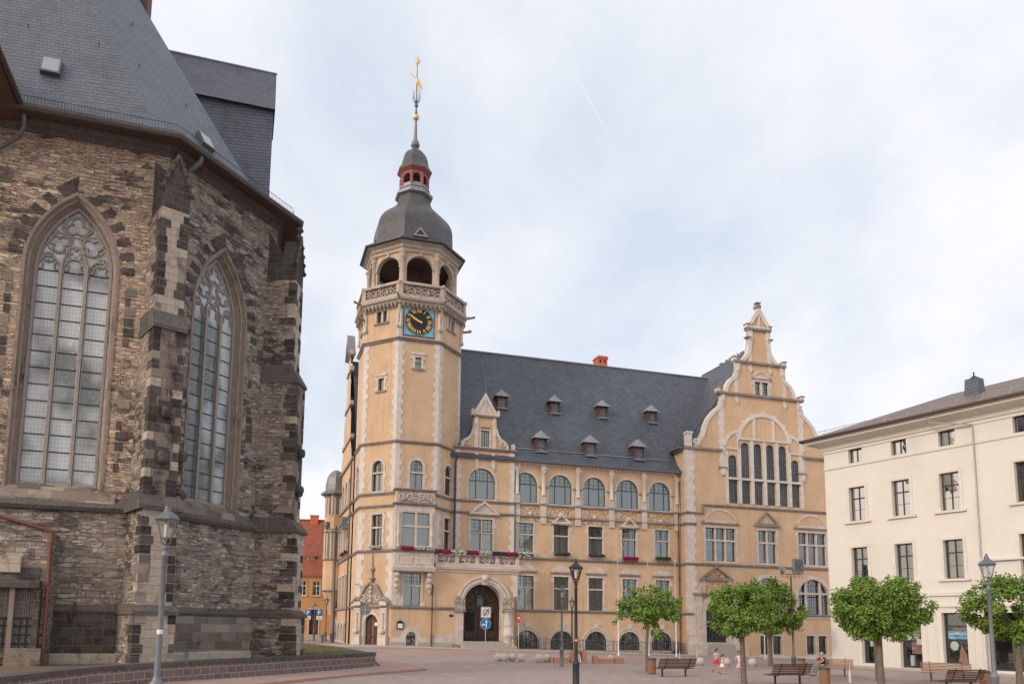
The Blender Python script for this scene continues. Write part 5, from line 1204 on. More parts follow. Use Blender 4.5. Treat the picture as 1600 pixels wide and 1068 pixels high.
for sg in (-1, 1):
    c_ = cD + sg * (wd + .72); cg.box(FA, c_ - .38, c_ + .38, -.02, .3, .2, Z1 - .1, 'sandstone'); cg.box(FA, c_ - .48, c_ + .48, -.02, .45, .2, 1.5, 'sandstone'); cg.ball(FA(c_, .42, 1.8), .3, 'sandstone_plain', 8, 6); cg.lathe(FA(c_, .3, 0), [(.16, 2.2), (.12, 3.4), (.2, 3.6)], 'sandstone_plain', 8)
    cg.box(FA, c_ - .42, c_ + .42, -.02, .4, Z1 + .15, Z1 + .55, 'sandstone'); cg.tube([FA(c_ - sg * .3, .22, Z1 + .75), FA(c_ + sg * .1, .28, Z1 + .85), FA(c_ + sg * .45, .3, Z1 + .6), FA(c_ + sg * .8, .28, Z1 + .32)], [.12, .22, .2, .08], 'sandstone_dark', 7)
pts_l = [(1.75, Z1 + .35), (1.45, Z1 + .5), (1.05, Z1 + 1.3), (.55, Z1 + 2.1), (.2, zap)]
cg.prism(FA, [(cD + a, b) for a, b in pts_l] + [(cD - a, b) for a, b in pts_l[::-1]], -.02, .22, 'sandstone_dark')
for sg in (-1, 1): cg.tube([FA(cD + sg * a, .25, b) for a, b in pts_l], .16, 'sandstone_dark', 6); scroll(cg, FA, cD + sg * .9, Z1 + .9, .42, .26, 'sandstone', 1.5, sg, 0, .08)
for q in range(4): cg.ball(FA(cD, .25, Z1 + .6 + q * .42), .2, 'sandstone', 8, 5)
cg.lathe(FA(cD, .12, 0), [(.2, zap - .1), (.16, zap + .4), (.38, zap + .55), (.14, zap + .7), (.1, zap + 1.2), (.25, zap + 1.4), (.24, zap + 1.6), (.06, zap + 1.75), (.04, zap + 3.0)], 'sandstone_dark', 8)
cg.tube([FA(cD - 1.9, .2, Z1 + 2.2), FA(cD - 1.2, .9, Z1 + 2.2), FA(cD - .9, 1.0, Z1 + 2.2)], .04, 'iron', 5); cg.build('door_gable', 'sandstone', hall)
nb = MB(); u0, u1, z0, z1 = px(FB, 619.7, 972, 630, 982); nb.box(FB, u0, u1, .0, .12, z0, z1, 'iron'); nb.box(FB, u0 + .09, u1 - .09, .12, .13, z0 + .09, z1 - .09, 'white_paint'); nb.prism(FB, [(u0 - .04, z1), (u1 + .04, z1), ((u0 + u1) / 2 + .1, z1 + .22), ((u0 + u1) / 2 - .1, z1 + .22)], 0, .14, 'iron'); nb.build('notice_case', 'iron', hall)
downpipe(FB, FB.u(674.5, 960), .16, .35, zfl - 2.0, 'pipe_brown', .07)
sn = MB(); u0, z0 = FB.uz(705, 961.2); sn.box(FB, u0 - .2, u0 + .2, 0, .03, z0 - .12, z0 + .12, 'iron'); sn.build('house_number_plate', 'iron', hall)
# ---- side towards the lane
side = MB(); hE = []; nb_ = 7
def sidez(y): return 0
for i in range(nb_):
    n_ = lerp(-22.0, -5.2, i / (nb_ - 1))
    for (za, zb, ar) in ((zC0, zC1, 0), (zB0, zB1, 0), (zA0, zA1 - .3, 1)):
        P = arch(n_ - .8, n_ + .8, za, zb, .8, 8) if ar else rect(n_ - .8, n_ + .8, za, zb); hE.append(P)
        casement(FE, P, .64, True, None, o=-.2, small=False); surround(surr, FE, P, .2, .06, sill=True)
    P = arch(n_ - .75, n_ + .75, .6, 2.6, .75, 8); hE.append(P); window(hall, FE, P, -.2, fm='iron', fw=.06, name='basement_window'); surr.ring(FE, inset(P, -.005), inset(P, -.3), -.02, .06, 'sandstone')
gcn = -9.5; zgE = [(-5.2, ZE), (-4.6, ZE + 1.6), (-3.4, ZE + 3.0), (-3.2, ZE + 6.0), (-2.0, ZE + 7.2), (-1.7, ZE + 10.0), (-1.2, ZE + 11.5), (-1.1, ZE + 13.5), (0, ZE + 15.9)]
gsil = [(gcn - a, b) for a, b in zgE[:-1]][::-1]
outE = [(-24, -1), (-2.05, -1), (-2.05, ZE)] + [(gcn - a, b) for a, b in zgE] + [(gcn + a, b) for a, b in zgE[:-1]][::-1] + [(-24, ZE)]
outE = [p for i, p in enumerate(outE) if i == 0 or (Vector(p) - Vector(outE[i - 1])).length > 1e-4]
wall(side, FE, outE, hE, 'stucco_ochre')
for z in (Z1, Z2, FM.z(925, 812), Z3, ZE + .1): side.box(FE, -24, -2.1, -.02, .2, z - .14, z + .14, 'string_stone')
for z, a in ((ZE + 3.0, 3.6), (ZE + 7.2, 2.3), (ZE + 11.5, 1.5), (ZE + 13.5, 1.3)): side.box(FE, gcn - a, gcn + a, -.4, .14, z - .1, z + .1, 'string_stone'); [side.box(FE, gcn + s_ * a - .18, gcn + s_ * a + .18, -.35, .1, z + .1, z + .6, 'sandstone') for s_ in (-1, 1)]
for sg in (-1, 1): side.prism(FE, [(gcn + sg * .0, ZE + 16.3), (gcn + sg * 1.4, ZE + 13.7), (gcn + sg * 1.4, ZE + 13.4), (gcn, ZE + 15.6)][::-sg], -.5, .4, 'lead')
for n_ in (-4.2, -9.5 - 5.3, -23.7): quoins(side, FE, n_ - .4, n_ + .4, 1, ZE, h=.6, o1=.06)
for n_ in (-2.6, -14.3): side.tube([FE(n_, .2, .5), FE(n_, .2, ZE)], .09, 'pipe_brown', 7)
side.prism(Fr(hal(-5.3, -24), -D1), rect(-13, 0, -1, ZE), 0, .3, 'stucco_ochre')
# corner turret
tc = hal(-5.9, -14.0); rt_ = 1.2
side.lathe((tc.x, tc.y, 0), [(.3, 3.5), (rt_ * .6, 5.0), (rt_, 6.2), (rt_, ZE - 2.2)], 'stucco_ochre', 8, PI / 8 + A1, False)
for z in (6.3, Z2 + .4, Z3 - 2.0, ZE - 2.4): side.lathe((tc.x, tc.y, 0), [(rt_, z - .15), (rt_ + .2, z), (rt_, z + .15)], 'string_stone', 8, PI / 8 + A1, False)
side.lathe((tc.x, tc.y, 0), [(rt_ + .55, ZE - 2.2), (rt_ + .6, ZE - 2.0), (rt_ * 1.05, ZE - 1.6), (rt_ * 1.02, ZE - .9), (rt_ * .9, ZE - .1), (rt_ * .66, ZE + .5), (rt_ * .3, ZE + .85), (.05, ZE + .95)], 'zinc', 8, PI / 8 + A1, False)
for k in range(8):
    a = k * PI / 4 + A1 * 0 + R(0); n_ = N1 * math.cos(a) + D1 * math.sin(a); d_ = D1 * math.cos(a) - N1 * math.sin(a); f_ = Fr(tc + n_ * (rt_ * .93), d_)
    for za, zb in ((zA0 - .2, zA1 - .8), (zB0, zB1)): side.prism(f_, arch(-.36, .36, za, zb, .36, 6), -.3, .03, 'glass_hall_lead'); side.ring(f_, arch(-.36, .36, za, zb, .36, 6), arch(-.5, .5, za - .1, zb + .14, .5, 6), -.3, .07, 'sandstone')
side.build('side_front', 'stucco_ochre', hall)
# ---- roofs
rf = MB(); nR, zR = -4.6, 34.25; nE, zEv = MO + .62, ZE - .05
Lx = -1.4
def P3(u, n, z): p = hal(u, n); return (p.x, p.y, z)
zk = ZE + 1.05; nk = MO - .35
rf.add([P3(Lx, nE, zEv), P3(uWL + 1, nE, zEv), P3(uWL + 1, nk, zk), P3(Lx, nk, zk), P3(uWL + 9.9, nR, zR), P3(Lx, nR, zR), P3(uWL + 9.9, nk, zk)], [(0, 1, 2, 3), (3, 6, 4, 5)], 'slate_hall')
rf.add([P3(Lx, nR, zR), P3(uWL + 9.9, nR, zR), P3(uWL + 9.9, -12.5, ZE), P3(Lx, -12.5, ZE)], [(0, 1, 2, 3)], 'slate_hall')
rf.box(FM, Lx, uWL, .0, .6, ZE - .15, ZE - .08, 'slate_hall')
# wing roof, ridge towards the gable
uo = 9.75; zw = zc_ - .05; zRw = 35.7; nG = WO - .4
rf.add([P3(uWC, -7.5, zRw), P3(uWC, nG, zRw), P3(uWC - uo - .7, nG, zw - .2), P3(uWC - uo - .7, -14, zw - .2), P3(uWC + uo, nG, zw), P3(uWC + uo, -14, zw)], [(0, 1, 2, 3), (1, 0, 5, 4), (0, 3, 5)], 'slate_hall')
rf.prism(FW, [(uWC - uo - .6, zw - .15), (uWC + uo, zw - .15), (uWC, zRw - .02)], -.46, -.42, 'slate_hall')
# cross roof behind the small gable and behind the lane gable
zg2 = zg + 1.9; um = uc
rf.add([P3(um, SO - .35, dgn + 1.2), P3(um, -1.5, dgn + 1.2), P3(um - 1.9, SO - .35, zg + 1.0), P3(um - 1.9, 0, zg + 1.0), P3(um + 1.9, SO - .35, zg + 1.0), P3(um + 1.9, 0, zg + 1.0)], [(0, 1, 3, 2), (0, 4, 5, 1)], 'slate_hall')
rf.add([P3(-4.95, gcn, ZE + 13.2), P3(6, gcn, ZE + 13.2), P3(-4.95, gcn + 7.2, ZE), P3(6, gcn + 7.2, ZE), P3(-4.95, gcn - 7.2, ZE), P3(6, gcn - 7.2, ZE)], [(0, 1, 3, 2), (0, 4, 5, 1)], 'slate_hall')
roof = rf.build('roof', 'slate_hall', hall, fixn=False)
rdg = MB(); rdg.tube([P3(Lx, nR, zR + .02), P3(uWL + 9.9, nR, zR + .02)], .11, 'zinc', 6); rdg.tube([P3(uWC, -7.5, zRw), P3(uWC, nG, zRw)], .11, 'zinc', 6)
slope = lambda n: zk + (nk - n) / (nk - nR) * (zR - zk)
rdg.tube([P3(uS, nk - .1, slope(nk - .1) + .22), P3(uWL - .5, nk - .1, slope(nk - .1) + .22)], .035, 'galvanised', 5)
# lightning conductors and the eaves rails
FRf = Fr(hal(0, 0), D1)
def onroof(x, y):
    d = FW_ + RT * ((x - CX) / FPX) - UP * ((y - CY) / FPX); a = hal(0, nk) + Vector((0, 0, zk)); b = hal(0, nR) + Vector((0, 0, zR)); nrm = D1.cross(b - a).normalized(); t = (a - CAM).dot(nrm) / d.dot(nrm); p = CAM + d * t; q = p - HC; return q.dot(D1), q.dot(N1), p.z
for (xa, ya, xb, yb) in ((746, 552, 763, 616), (858, 640, 881, 716), (935, 655, 958, 722), (1012, 663, 1036, 728)):
    A_, B_ = onroof(xa, ya), onroof(xb, yb); rdg.tube([P3(A_[0], A_[1] + .1, A_[2] + .08), P3(B_[0], B_[1] + .1, B_[2] + .08)], .02, 'zinc', 4)
for (xa, ya, xb, yb) in ((800, 695, 822, 699), (857, 704, 910, 709), (958, 709, 987, 712)):
    A_, B_ = onroof(xa, ya), onroof(xb, yb); rdg.tube([P3(A_[0], A_[1] + .12, A_[2] + .2), P3(B_[0], B_[1] + .12, B_[2] + .2)], .03, 'zinc', 4)
rdg.build('ridge_capping', 'zinc', roof)
def dormer(x, y, s=1.0):
    """small hooded dormer; x,y: the foot of its window in the photo"""
    u, n, z = onroof(x, y); d = MB(); F_ = Fr(hal(0, n + .12), D1); w, h = .5 * s, 1.25 * s
    d.box(F_, u - w, u - w + .14, -2.2, 0, z, z + h, 'timber_red'); d.box(F_, u + w - .14, u + w, -2.2, 0, z, z + h, 'timber_red'); d.box(F_, u - w, u + w, -.12, .01, z + h - .14, z + h + .02, 'timber_red')
    d.box(F_, u - w - .1, u + w + .1, -.1, .16, z - .14, z, 'lead'); d.box(F_, u - w + .14, u + w - .14, -.14, -.1, z, z + h, 'glass_hall_lead')
    d.box(F_, u - .03, u + .03, -.1, -.04, z, z + h, 'zinc'); [d.box(F_, u - w + .14, u + w - .14, -.1, -.05, z + h * q, z + h * q + .04, 'zinc') for q in (.33, .66)]
    # rounded lead hood, hipped to the front
    sec = [(-1.0, 0), (-.9, .18), (-.62, .42), (-.3, .6), (0, .78), (.3, .6), (.62, .42), (.9, .18), (1.0, 0)]; V = []; rows = ((.42, .0, 1.02), (.36, .08, 1.0), (.12, .55, .93), (-.15, 1, .85), (-2.6, 1, .85))
    for o_, hh, ws in rows:
        for a, b in sec: V.append(F_(u + a * (w + .33 * s) * ws, o_, z + h - .06 + b * hh * s * .95 - (.1 if o_ > .2 else 0)))
    k = len(sec); d.add(V, [(i * k + j, i * k + j + 1, (i + 1) * k + j + 1, (i + 1) * k + j) for i in range(len(rows) - 1) for j in range(k - 1)], 'lead'); d.add(V[:k], [list(range(k))[::-1]], 'lead')
    return d.build('dormer', 'lead', roof, fixn=True)
for x, y in ((784, 637.5), (867, 645.5), (942, 652.5), (1019, 660)): dormer(x, y, 1.12)
for x, y in ((845.5, 705), (923, 711.5), (998, 717.5)): dormer(x, y, 1.22)
ch = MB(); u, n, z = onroof(941, 571); F_ = Fr(hal(0, nR - .2), D1); cu_ = AX.u(941, 565, nR)
cu_ = F_.u(941, 565); zc0, zc1 = F_.z(941, 575), F_.z(941, 560)
ch.box(F_, cu_ - .65, cu_ + .65, -1.2, .1, zR - 1.2, zc1, 'brick_orange'); ch.prism(F_, [(cu_ - .75, zc1), (cu_ + .75, zc1), (cu_ + .62, zc1 + .3), (cu_ - .62, zc1 + .3)], -1.3, .2, 'brick_orange')
for q in (-.3, .3): ch.box(F_, cu_ + q - .12, cu_ + q + .12, .1, .11, zc1 - .55, zc1 - .2, 'room_dark')
ch.build('chimney', 'brick_orange', roof)
walls.build('walls', 'stucco_ochre', hall); flush_surround(); cut_trim('tower_stone_trim')
# stair railing and light-well wall before the basement windows
rl = MB(); FRl = Fr(hal(0, MO + 1.5), D1); ra0, ra1 = uP + .3, uWL - .5; n_ = 60
def rz(u): return gz(*h2(u, MO + 1.5)) + .1
rl.tube([FRl(lerp(ra0, ra1, i / 20), 0, rz(lerp(ra0, ra1, i / 20)) + 1.12) for i in range(21)], .03, 'iron_grey', 5); rl.tube([FRl(lerp(ra0, ra1, i / 20), 0, rz(lerp(ra0, ra1, i / 20)) + .12) for i in range(21)], .025, 'iron_grey', 5)
for i in range(9):
    u = lerp(ra0, ra1, i / 8); rl.tube([FRl(u, 0, rz(u)), FRl(u, 0, rz(u) + 1.2)], .04, 'iron_grey', 6)
    if i < 8:
        w_ = (ra1 - ra0) / 8
        for q in range(1, 10): rl.tube([FRl(u + w_ * q / 10, 0, rz(u) + .12), FRl(u + w_ * q / 10, 0, rz(u) + 1.12)], .012, 'iron_grey', 4)
        for sg, c_ in ((1, u + w_ * .28), (-1, u + w_ * .72)): scroll(rl, FRl, c_, rz(u) + .55, .42, .03, 'iron_grey', 1.5, sg, 0, .022, 4)
        rl.tube([FRl(u + w_ * k_ / 8, .03, rz(u) + .35 + .5 * math.sin(PI * k_ / 8)) for k_ in range(9)], .022, 'iron_grey', 4)
railing = single(rl, 'railing', 'iron_grey', tuple(FRl(ra0, 0, rz(ra0))), 'grey iron railing with scrolls before the basement windows of the town hall', 'railing')

# ================================================================ church
KP = Vector((-14.27, 33.16, 0)); aL, aR_ = R(73), R(27.5)
DL = Vector((math.sin(aL), math.cos(aL), 0)); DR = Vector((math.sin(aR_), math.cos(aR_), 0)); dn = 2 * aR_ - aL
DN = Vector((math.sin(dn), math.cos(dn), 0)); SD = 7.3
K2 = KP + DR * SD; FL_ = Fr(KP, DL); FRR = Fr(KP, DR); FN = Fr(K2, DN)
church = empty('church', (KP.x, KP.y, .75), 'old dark rubble stone church choir with pointed tracery windows and steep slate roof', 'church')
zc_t = .4; ZP, ZSt, ZEv = 2.88, 7.2, 24.5
cw = MB(); cst = MB()
# windows
def church_window(fr, u0, u1, z0, zs, z1):
    P = pointed(u0, u1, z0, zs, z1, 12); Pj = inset(P, -.27); c = (u0 + u1) / 2; w = u1 - u0; dp = .55
    # splayed jamb: from the wall face in to the tracery plane
    a = [(u, z) for u, z in Pj]; n = len(P); A = [fr(u, 0, z) for u, z in a]; B = [fr(u, -dp, z) for u, z in P]
    j = MB(); j.add(A + B, [(i, (i + 1) % n, n + (i + 1) % n, n + i) for i in range(1, n)], 'ashlar_jamb')
    j.ring(fr, [Pj[0]] + Pj[1:], inset(Pj, -.34), -.02, .03, 'ashlar_jamb', True) if False else None
    Po = inset(Pj, -.12); j.ring(fr, Pj[1:] + [Pj[0]], Po[1:] + [Po[0]], -.02, .035, 'ashlar_jamb', False)
    for q, rr2 in ((.3, .05),):   # roll mouldings in the splay
        pth = [fr(*(lambda t_: (t_[0], -dp * q * 1.2, t_[1]))(p)) for p in inset(P, -.27 * (1 - q))[1:]] + [fr(*(lambda t_: (t_[0], -dp * q * 1.2, t_[1]))(inset(P, -.27 * (1 - q))[0]))]
        j.tube(pth, rr2, 'sandstone_dark', 6)
    # alternating voussoirs in two tones
    m = len(Pj)
    Pin_ = inset(Pj, -.18); Pout = inset(Pj, -.72)
    for i in range(2, m - 1):
        if i % 2 == 0 and Pj[i][1] > zs - .2: j.prism(fr, [Pin_[i], Pout[i], Pout[i + 1], Pin_[i + 1]], -.02, .028, 'ashlar_dark')
    zq = z0 + .2; q = 0
    while zq < zs - .5:
        for sg, ue in ((-1, u0 - .70), (1, u1 + .70)):
            if random.random() < .8: j.box(fr, ue, ue + sg * random.uniform(.15, .5), -.02, .02 + .012 * random.random(), zq, zq + .38, random.choice(['ashlar_dark', 'ashlar_dark', 'ashlar_mixed', 'ashlar_jamb']))
        zq += .47
    # sloped sill
    s0, s1 = u0 - .9, u1 + .9; j.add([fr(s0, .32, ZSt + .1), fr(s1, .32, ZSt + .1), fr(u1 + .4, -dp + .05, z0), fr(u0 - .4, -dp + .05, z0), fr(s0, -.02, z0 - .15), fr(s1, -.02, z0 - .15)], [(0, 1, 5, 4), (4, 5, 2, 3)], 'ashlar_mixed')
    win = j.build('window', 'ashlar_jamb', church, fixn=False)
    t = MB(); mw = .065; us = [u0 + w / 3, u0 + 2 * w / 3]; o = -dp
    zspr = zs + .1
    for u in us: t.prism(fr, [(u - mw, z0), (u + mw, z0), (u + mw, zspr + .3), (u - mw, zspr + .3)], o - .12, o + .14, 'tracery_stone')
    t.ring(fr, inset(P, -.02), inset(P, .10), o - .12, o + .10, 'tracery_stone')
    for i in range(3):   # trefoil heads of the lights
        a_, b_ = u0 + w * i / 3 + mw, u0 + w * (i + 1) / 3 - mw; lc = (a_ + b_) / 2; lr = (b_ - a_) / 2
        t.tube([fr(lc - lr, o, zspr - .25), fr(lc - lr, o, zspr)] + [fr(lc + lr * math.cos(PI - PI * k / 10) * 1.0, o, zspr + lr * 1.25 * math.sin(PI * k / 10)) for k in range(1, 10)] + [fr(lc + lr, o, zspr), fr(lc + lr, o, zspr - .25)], .06, 'tracery_stone', 6)
        for sg in (-1, 1): t.tube([fr(lc + sg * lr, o, zspr - .05), fr(lc + sg * lr * .55, o, zspr - .0), fr(lc + sg * lr * .5, o, zspr + .22), fr(lc + sg * lr * .75, o, zspr + .34)], .045, 'tracery_stone', 6)
    def foil(cu, cz, r, n_=3, a0=90, th=.055):
        for k in range(n_):
            a = R(a0 + 360 * k / n_); lx_, lz_ = cu + r * .5 * math.cos(a), cz + r * .5 * math.sin(a); lr_ = r * .5
            t.tube([fr(lx_ + lr_ * math.cos(a + R(q)), o, lz_ + lr_ * math.sin(a + R(q))) for q in range(-125, 126, 25)], th, 'tracery_stone', 6)
        t.tube([fr(cu + r * 1.08 * math.cos(R(q)), o - .03, cz + r * 1.08 * math.sin(R(q))) for q in range(0, 361, 20)], th * .9, 'tracery_stone', 6)
    hz_ = z1 - zspr; k_ = w / 3.1
    foil(c, zspr + hz_ * .70, .46 * k_, 3, 90); foil(c - w * .22, zspr + hz_ * .42, .44 * k_, 3, 150); foil(c + w * .22, zspr + hz_ * .42, .44 * k_, 3, 30); foil(c, zspr + hz_ * .28, .30 * k_, 4, 45, .045)
    foil(c - w * .34, zspr + hz_ * .17, .22 * k_, 3, 90, .04); foil(c + w * .34, zspr + hz_ * .17, .22 * k_, 3, 90, .04)
    for sg in (-1, 1):
        t.tube([fr(c + sg * w * .16, o, zspr + .3), fr(c + sg * w * .05, o, zspr + hz_ * .5), fr(c + sg * w * .2, o, zspr + hz_ * .66), fr(c + sg * w * .12, o, zspr + hz_ * .88)], .055, 'tracery_stone', 6)
        t.tube([fr(c + sg * w * .49, o, zspr + .1), fr(c + sg * w * .40, o, zspr + hz_ * .36), fr(c + sg * w * .24, o, zspr + hz_ * .62)], .05, 'tracery_stone', 6)
    t.build('tracery', 'sandstone_dark', win)
    g_ = MB(); g_.prism(fr, inset(P, .02), o - .06, o - .03, 'glass_church'); g_.build('leaded_glass', 'glass_church', win)
    s = MB(); z = z0 + .72
    while z < zspr: s.box(fr, u0 + .05, u1 - .05, o - .04, o + .0, z - .022, z + .022, 'iron'); z += .74
    for i in range(3):
        a_, b_ = u0 + w * i / 3 + mw, u0 + w * (i + 1) / 3 - mw
        s.box(fr, a_ + .02, a_ + .05, o - .035, o - .0, z0, zspr, 'galvanised'); s.box(fr, b_ - .05, b_ - .02, o - .035, o - .0, z0, zspr, 'galvanised')
    s.build('saddle_bars', 'iron', win)
    return Pj
PL = church_window(FL_, -5.24, -2.14, 8.2, 17.8, 20.85)
PRr = church_window(FRR, 2.2, 5.0, 8.15, 17.4, 20.5)
UA = -6.9
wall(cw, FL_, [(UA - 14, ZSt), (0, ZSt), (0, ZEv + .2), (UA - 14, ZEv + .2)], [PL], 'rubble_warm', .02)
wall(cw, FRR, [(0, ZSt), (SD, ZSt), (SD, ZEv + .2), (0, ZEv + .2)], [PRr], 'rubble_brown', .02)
cw.box(FN, 0, 5.2, -.5, 0, 0, ZEv + .2, 'rubble_brown')
for fr, a, b, mm in ((FL_, UA - 12, 0, 'rubble_low'), (FRR, 0, SD, 'rubble_low')):
    cw.box(fr, a, b, -.5, .14, ZP, ZSt - .1, mm); cw.box(fr, a, b, -.5, .26, zc_t, ZP - .08, 'ashlar_dark' if fr is FL_ else 'ashlar_mixed')
path = [tuple(FL_(UA - 12, 0, 0).xy), (KP.x, KP.y), (K2.x, K2.y), tuple(FN(5.2, 0, 0).xy)]
cst.sweep(path, [(-.05, ZSt - .16), (.30, ZSt - .14), (.40, ZSt + .02), (.36, ZSt + .14), (-.05, ZSt + .5)], 'coping_dark')
cst.build('string_course', 'coping_dark', church); cst = MB()
cst.sweep(path, [(.1, ZP - .14), (.30, ZP - .12), (.36, ZP - .02), (.26, ZP + .06), (.12, ZP + .26), (.1, ZP + .26)], 'coping_dark')
cst.build('string_course', 'coping_dark', church); cst = MB()
cst.sweep(path, [(.2, zc_t), (.34, zc_t), (.34, 1.05), (.26, 1.1), (.2, 1.1)], 'ashlar_pale')
cst.build('plinth', 'ashlar_pale', church); cst = MB()
cst.sweep(path, [(-.05, ZEv - .75), (.08, ZEv - .72), (.12, ZEv - .4), (.3, ZEv - .25), (.34, ZEv + .1), (-.05, ZEv + .1)], 'coping_dark')
cw.build('walls', 'rubble_brown', church); cst.build('cornice', 'coping_dark', church)
# buttresses
def buttress(K, ang, finial=True):
    d = Vector((math.sin(ang), math.cos(ang), 0)); F_ = Fr(K - Vector((d.y, -d.x, 0)) * .3, d); b = MB(); w = .66
    d0 = 2.0
    st = [(zc_t, ZP, w + .16, d0 + .45, 'ashlar_pale'), (ZP, ZSt - .1, w + .05, d0 + .25, 'ashlar_pale'), (ZSt + .1, 15.1, w, d0 + .0, 'ashlar_brown'), (15.4, 20.6, w - .06, d0 - .35, 'ashlar_pale')]
    for z0, z1, hw, dd_, m in st:
        b.box(F_, -hw, hw, 0, dd_, z0, z1, m)
        b.box(F_, -hw - .012, -hw, .05, dd_ - .005, z0, z1, 'rubble_brown'); b.box(F_, hw, hw + .012, .05, dd_ - .005, z0, z1, 'rubble_brown')
        z = z0
        while z < z1 - .35:   # black and pale corner blocks
            for sg in (-1, 1):
                if random.random() < .93:
                    L_ = random.uniform(.2, .5); L2 = random.uniform(.3, .8); b.box(F_, sg * (hw + .02), sg * (hw - L_), dd_ - L2, dd_ + .018, z + .012, z + .37, random.choice(['soot', 'soot', 'ashlar_dark', 'ashlar_dark', 'ashlar_mixed', 'ashlar_pale']))
            z += .39
    def wedge(z0, z1, hw, da, db, m): b.add([F_(-hw, 0, z0), F_(hw, 0, z0), F_(hw, da, z0), F_(-hw, da, z0), F_(-hw, 0, z1), F_(hw, 0, z1), F_(hw, db, z1), F_(-hw, db, z1)], [(0, 1, 2, 3), (4, 7, 6, 5), (0, 3, 7, 4), (1, 5, 6, 2), (3, 2, 6, 7), (0, 4, 5, 1)], m)
    wedge(ZP, ZP + .3, w + .26, d0 + .58, d0 + .2, 'coping_dark'); b.box(F_, -w - .26, w + .26, 0, d0 + .58, ZP - .14, ZP, 'coping_dark')
    b.box(F_, -w - .24, w + .24, 0, d0 + .42, ZSt - .14, ZSt + .02, 'coping_dark'); wedge(ZSt + .02, ZSt + .6, w + .24, d0 + .42, d0 - .05, 'coping_dark')
    b.box(F_, -w - .07, w + .07, 0, d0 + .1, 14.95, 15.1, 'coping_dark'); wedge(15.1, 15.9, w + .07, d0 + .1, d0 - .38, 'coping_dark')
    # gabled top stage with sloping back, finial and gargoyle
    b.prism(F_, [(-w + .06, 20.6), (w - .06, 20.6), (w - .06, 21.6), (0, 23.1), (-w + .06, 21.6)], d0 - 1.2, d0 - .35, 'ashlar_dark')
    wedge(20.6, 23.4, w - .1, d0 - .6, .1, 'ashlar_dark')
    for sg in (-1, 1):
        b.tube([F_(sg * (w + .02), d0 - .35, 21.4), F_(0, d0 - .33, 23.2)], .09, 'coping_dark', 5)
        for q in range(4): b.ball(F_(sg * (w - (w) * q / 4), d0 - .33, 21.5 + 1.7 * q / 4), .14, 'ashlar_dark', 6, 4)
    if finial: b.lathe(F_(0, d0 - .5, 0), [(.12, 22.7), (.09, 23.1), (.22, 23.2), (.24, 23.35), (.1, 23.42), (.12, 23.6), (.26, 23.68), (.2, 23.82), (.08, 23.9)], 'ashlar_dark', 7)
    for z, s_ in ((9.3, 1), (11.3, .9)):
        rough(b, F_(0, d0 + .16, z), (.24 * s_, .26, .3 * s_), 'ashlar_dark', 8); b.box(F_, -.32 * s_, .32 * s_, d0, d0 + .03, z - .45, z + .5, 'ashlar_dark')
    rough(b, F_(w + .25, d0 * .7, 9.6), (.4, .25, .3), 'ashlar_dark', 8); rough(b, F_(w + .25, d0 * .7, 7.9), (.4, .25, .3), 'ashlar_dark', 8)
    return b.build('buttress', 'ashlar_pale', church)
b1_ = (aL + aR_) / 2; b2_ = (aR_ + dn) / 2
buttress(KP, b1_, False); buttress(K2, b2_)
# roof: octagonal apse roof with a flared foot
bis = Vector((DL.x + DR.x, DL.y + DR.y, 0)).normalized(); bo = Vector((bis.y, -bis.x, 0)); Rad = SD / 2 / math.sin(R(45.5) / 2); CO = KP - bo * Rad
APX = Vector((-34.7, 40.64, 62.3)); lf = FL_.N
prof = [(-.068, ZEv - .28), (-.055, ZEv + .02), (0, ZEv + .5), (.03, ZEv + .95), (.06, ZEv + 1.65), (.1, 27.56), (.3, 23.7 + 38.6 * .3), (.6, 23.7 + 38.6 * .6), (1, 62.3)]
cr = MB(); wc = [KP, K2, FN(5.2, 0, 0)]; wo = [bo, None, None]
oc = [KP + (KP - CO) * .0, K2, FN(5.2, 0, 0)]
def ringp(i):
    t_, z = prof[i]; L = []
    for q in wc:
        if t_ < 0: p = q + (q - CO).normalized() * (-t_ * 18)
        else: p = q.lerp(Vector((APX.x, APX.y, 0)), t_)
        L.append(Vector((p.x, p.y, z)))
    return L
for i in range(len(prof) - 1):
    a, b = ringp(i), ringp(i + 1)
    for k in range(2): cr.add([a[k], a[k + 1], b[k + 1], b[k]], [(0, 1, 2, 3)], 'slate_church')
    cr.add([a[0] - DL * 14, a[0], b[0], b[0] - DL * 14], [(0, 1, 2, 3)], 'slate_church')
eave = [FL_(UA - 10, 0, 0).xy, KP.xy, K2.xy, FN(5.2, 0, 0).xy]
rc_ = cr.build('roof', 'slate_church', church, fixn=False)
ext = .068 * 18 * math.cos(R(22.75)); hipw = MB()
ev = MB()
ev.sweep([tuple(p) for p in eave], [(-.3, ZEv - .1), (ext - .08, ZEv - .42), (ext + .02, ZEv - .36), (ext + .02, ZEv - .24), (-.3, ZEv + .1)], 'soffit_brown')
ev.sweep([tuple(p) for p in eave], [(ext - .04, ZEv - .40), (ext + .0, ZEv - .46), (ext + .14, ZEv - .46), (ext + .2, ZEv - .34), (ext + .2, ZEv - .25), (ext, ZEv - .26)], 'gutter_dark')
ev.build('eaves_gutter', 'gutter_dark', rc_)
sg_ = MB()
def guard(fr, a, b, o, z, h=.42):
    n_ = int(abs(b - a) / .13)
    for i in range(n_ + 1): u = lerp(a, b, i / n_); sg_.tube([fr(u, o, z), fr(u, o + .02, z + h)], .009, 'iron', 3)
    for q in (0.08, h): sg_.tube([fr(a, o, z + q), fr(b, o, z + q)], .013, 'iron', 4)
guard(FL_, UA + .2, .3, ext * .7, ZEv + .05); guard(FRR, -.3, SD + .2, ext * .7, ZEv + .05); guard(FN, -.2, 5, ext * .7, ZEv + .05)
